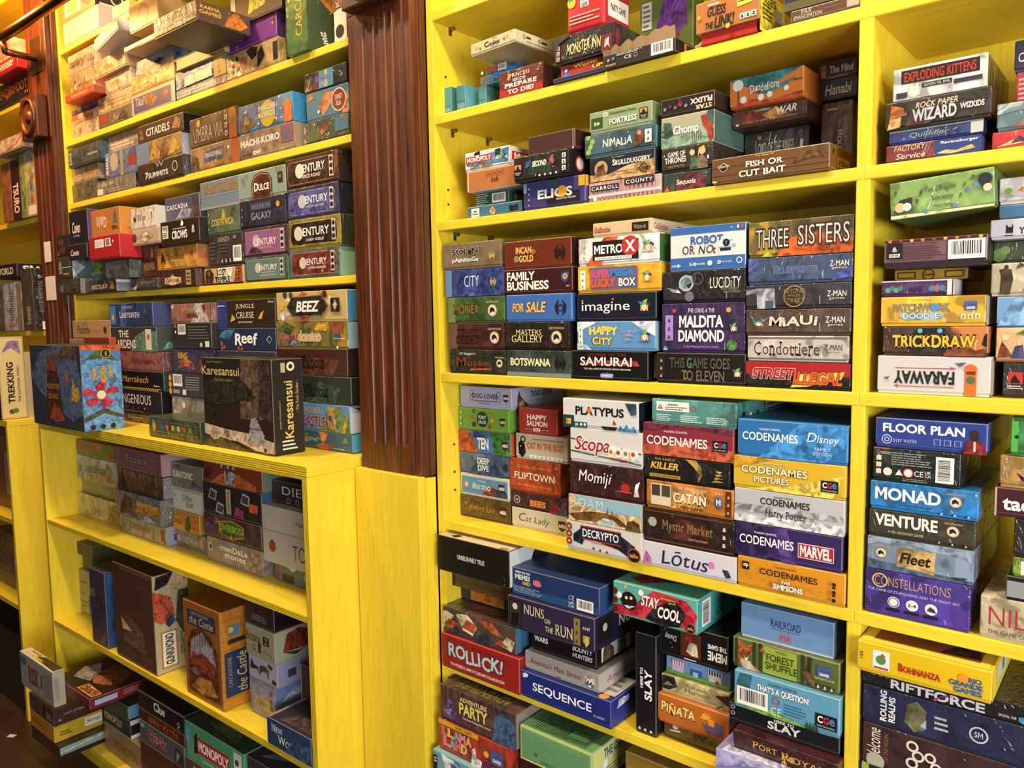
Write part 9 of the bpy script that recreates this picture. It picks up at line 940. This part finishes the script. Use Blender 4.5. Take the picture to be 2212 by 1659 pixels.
G((-2.2988,-0.1757,-1.2462),(0.2638,0.17,0.0653),1.3,'#4a5054','grey conquest game box with red slab title','','K3',T=(('p','#3a3c3a',(.1,.1),(.4,.4),(.8,.2)),),F=(('t','Risk',.42,.52,.4,.5,'#8f2428','sB','#c9c4c0'),('r',.03,.7,.12,.9,'#7f98a4'),('p','#2a2c2c',(.78,0),(.8,.7),(.88,.8),(.96,.6),(.98,0)),('p','#7a8088',(.82,.1),(.84,.6),(.9,.5))))
G((-2.3003,-0.1757,-1.1803),(0.27,0.17,0.0367),1.3,'#451c1a','dark red box with orange wizard lettering','','K3',F=(('t','HARRY POTTER',.55,.5,.66,.6,'#b8641c','sj'),))
G((-2.2995,-0.1757,-1.143),(0.2728,0.14,0.0555),1.3,'#141315','black mystery game box with rounded white title','','K3',F=(('t','Clue',.48,.56,.24,.5,'#e8e6e2','B'),('o',.88,.36,.13,.09,'#cfccc8'),('r',.86,.12,.875,.28,'#cfccc8'),('r',0,.93,1,1,'#8a8884')))
G((-2.0345,-0.1697,-1.3716),(0.3074,0.17,0.1691),1.3,'#4a4038','brown property game box with red title banner at the picture foot','','K3',F=(('r',.06,.2,.7,.72,'#a03028'),('t','MONOPOLY',.38,.46,.58,.36,'#eceae4','B'),('t','FAMILY',.3,.85,.3,.14,'#c9a45a','b'),('r',0,.3,.05,.8,'#7a98b0')))
G((-2.0228,-0.1694,-1.2019),(0.2891,0.17,0.107),1.3,'#4f9a72','green property game box with red title banner','','K3',T=(('r',.01,.02,.99,.98,'#2a3c2c'),('p','#4a5a34',(.2,.2),(.6,.5),(.8,.1))),F=(('r',.2,.3,.76,.72,'#a32c28'),('t','MONOPOLY',.49,.51,.52,.28,'#f0eee8','B'),('r',0,.45,.09,.85,'#5a9ac0'),('p','#1f1a18',(.15,.25),(.16,.7),(.21,.85),(.22,.3)),('r',.84,0,.97,.95,'#d4d2cc'),('c',.9,.25,.16,'#3f7a4a'),('c',.89,.7,.08,'#3a3a3a'),('lines',.3,.14,.7,.22,1,'#a9d0b4')))
G((-1.7267,-0.1577,-1.3716),(0.3134,0.17,0.2776),1.3,'#33343a','dark grey box in the cabinet corner by the post','','K3',T=(('p','#5a6a80',(.1,.1),(.4,.3),(.3,.6)),),F=(('r',.06,.1,.16,.5,'#d8d6d2'),))
G((-3.5874,-0.0599,0.8454),(0.3902,0.17,0.0817),1.3,'#2f2420','dark orange lettered box in the far bay','','F1',fin='shrink',F=(('t','TENDERFOOT',.55,.55,.8,.4,'#c9702c','b'),('p','#a8582c',(.4,.2),(.5,.8),(.6,.4)),('icons',.9,.2,2,.05,0,.2,'#2a1c14','#d8b08a')))
G((-3.4438,-0.0966,0.9277),(0.2629,0.17,0.0486),1.3,'#a8202a','red box with raccoon portraits in the far bay','','F1',side='#b8242c',R=(('p','#d8ccc4',(.2,.6),(.3,.9),(.4,.6)),('p','#c9a43a',(.5,.4),(.7,.6),(.9,.35)),('p','#e4dcd4',(.55,.35),(.75,.5),(.7,.3))),F=(('t','RACCOON',.5,.66,.7,.22,'#ecd8d0','B'),('t','TYCOON',.52,.42,.6,.2,'#ecd8d0','B'),('c',.94,.5,.12,'#3a2420')))
G((-3.5263,-0.0685,0.9769),(0.2205,0.17,0.0939),1.3,'#b8a088','pale box with fragment of brown script in the far bay','','F1',fin='shrink',F=(('t','Wonder',.5,.5,.6,.3,'#8a5a34',''),))
G((-3.5238,-0.0634,0.4074),(0.0945,0.17,0.225),1.3,'#8f5a30','brown standing book box in the far bay','','F2',kind='tuck',fin='shrink')
G((-3.4269,-0.0612,0.4078),(0.0908,0.17,0.225),1.3,'#3f1620','dark wine standing box with white vertical word','','F2',kind='tuck',fin='shrink',F=(('t','TSURO',.5,.36,.6,.5,'#e0d8d0','B',None,-90),))
G((-3.333,-0.0591,0.4078),(0.0528,0.17,0.235),1.3,'#7a8a4a','green grey standing box in shiny film','','F2',kind='tuck',fin='shrink')
G((-3.2732,-0.0577,0.4078),(0.0893,0.17,0.24),1.3,'#a8a488','standing box with round painted faces','','F2',kind='tuck',fin='shrink',F=(('c',.5,.25,.06,'#b0402c'),('c',.5,.45,.06,'#4a6a8a'),('c',.5,.65,.06,'#7a8a4a'),('r',.1,.02,.9,.16,'#d8d4cc')))
G((-3.4772,-0.0974,0.65),(0.2964,0.17,0.05),1.3,'#a89c94','pale box with red suspension bridge across the books','','F2',fin='shrink',F=(('p','#a84a3c',(.5,.2),(.75,.35),(.99,.9),(.99,.8),(.78,.3),(.5,.12)),('r',.78,.1,.8,.8,'#a84a3c'),('r',.94,.3,.955,.95,'#a84a3c'),('c',.55,.4,.12,'#c98a4a')))
G((-3.7298,-0.0631,-0.0196),(0.1217,0.18,0.19),1.3,'#6a6460','grey film wrapped standing box at the picture edge','','F3',kind='tuck',fin='shrink')
G((-3.6051,-0.0603,-0.0192),(0.13,0.18,0.195),1.3,'#a8b0bc','pale blue standing box with sideways city word','','F3',kind='tuck',fin='shrink',F=(('t','suburbia',.55,.5,.4,.6,'#3a4048','',None,90),('p','#a8603c',(.3,.05),(.5,.2),(.8,.1))))
G((-3.4738,-0.0573,-0.0192),(0.0556,0.18,0.185),1.3,'#8f8468','tan standing box in creased film','','F3',kind='tuck',fin='shrink')
G((-3.3522,-0.0745,-0.0192),(0.1096,0.13,0.235),1.3,'#4a4038','dark standing box with sideways pale script and black back panel','','F3',kind='tuck',fin='shrink',side='#1c1b1c',R=(('p','#e4e0d8',(.3,.9),(.5,.97),(.7,.9)),('t','Summit',.5,.87,.7,.05,'#eceae4','s'),('lines',.15,.3,.9,.8,18,'#8a8884'),('bar',.2,.02,.9,.15,True)),F=(('t','Summit',.5,.25,.4,.3,'#cfc4b4','s',None,90),))
G((-3.6683,-0.0717,0.19),(0.2564,0.18,0.055),1.3,'#2a1c2c','black fantasy box with white bubble lettering across the standing row','','F3',side='#1f1824',R=(('t','SMALL',.5,.55,.8,.6,'#e8e4dc','Bj'),),F=(('t','WORLD',.5,.5,.7,.5,'#e4dcd4','B'),))
G((-3.2935,-0.2232,-0.3366),(0.1156,0.085,0.3),1.3,'#2a241c','cream standing box with park trail spine lettering','','F4',side='#c9b070',R=(('r',.08,.03,.92,.97,'#d4c496'),('r',.1,.04,.9,.96,'#cfbc84'),('p','#8a7090',(.15,.8),(.4,.94),(.8,.95),(.85,.78),(.5,.86)),('t','TREKKING',.42,.44,.26,.5,'#2a1814','B',None,90),('t','THE NATIONAL PARKS',.72,.42,.1,.44,'#3a2418','b',None,90),('c',.4,.09,.03,'#6a3a2a'),('c',.55,.1,.03,'#4a7a3a')),kind='lid',F=(('p','#5a4a34',(.5,.2),(.7,.6),(.95,.4)),))
G((-3.2549,-0.1368,-0.337),(0.075,0.0845,0.24),1.3,'#b8a888','thin beige standing box with faint vertical capitals','','F4',kind='tuck',F=(('t','BLUE MOON HALL',.5,.5,.3,.7,'#8f8264','',None,-90),))
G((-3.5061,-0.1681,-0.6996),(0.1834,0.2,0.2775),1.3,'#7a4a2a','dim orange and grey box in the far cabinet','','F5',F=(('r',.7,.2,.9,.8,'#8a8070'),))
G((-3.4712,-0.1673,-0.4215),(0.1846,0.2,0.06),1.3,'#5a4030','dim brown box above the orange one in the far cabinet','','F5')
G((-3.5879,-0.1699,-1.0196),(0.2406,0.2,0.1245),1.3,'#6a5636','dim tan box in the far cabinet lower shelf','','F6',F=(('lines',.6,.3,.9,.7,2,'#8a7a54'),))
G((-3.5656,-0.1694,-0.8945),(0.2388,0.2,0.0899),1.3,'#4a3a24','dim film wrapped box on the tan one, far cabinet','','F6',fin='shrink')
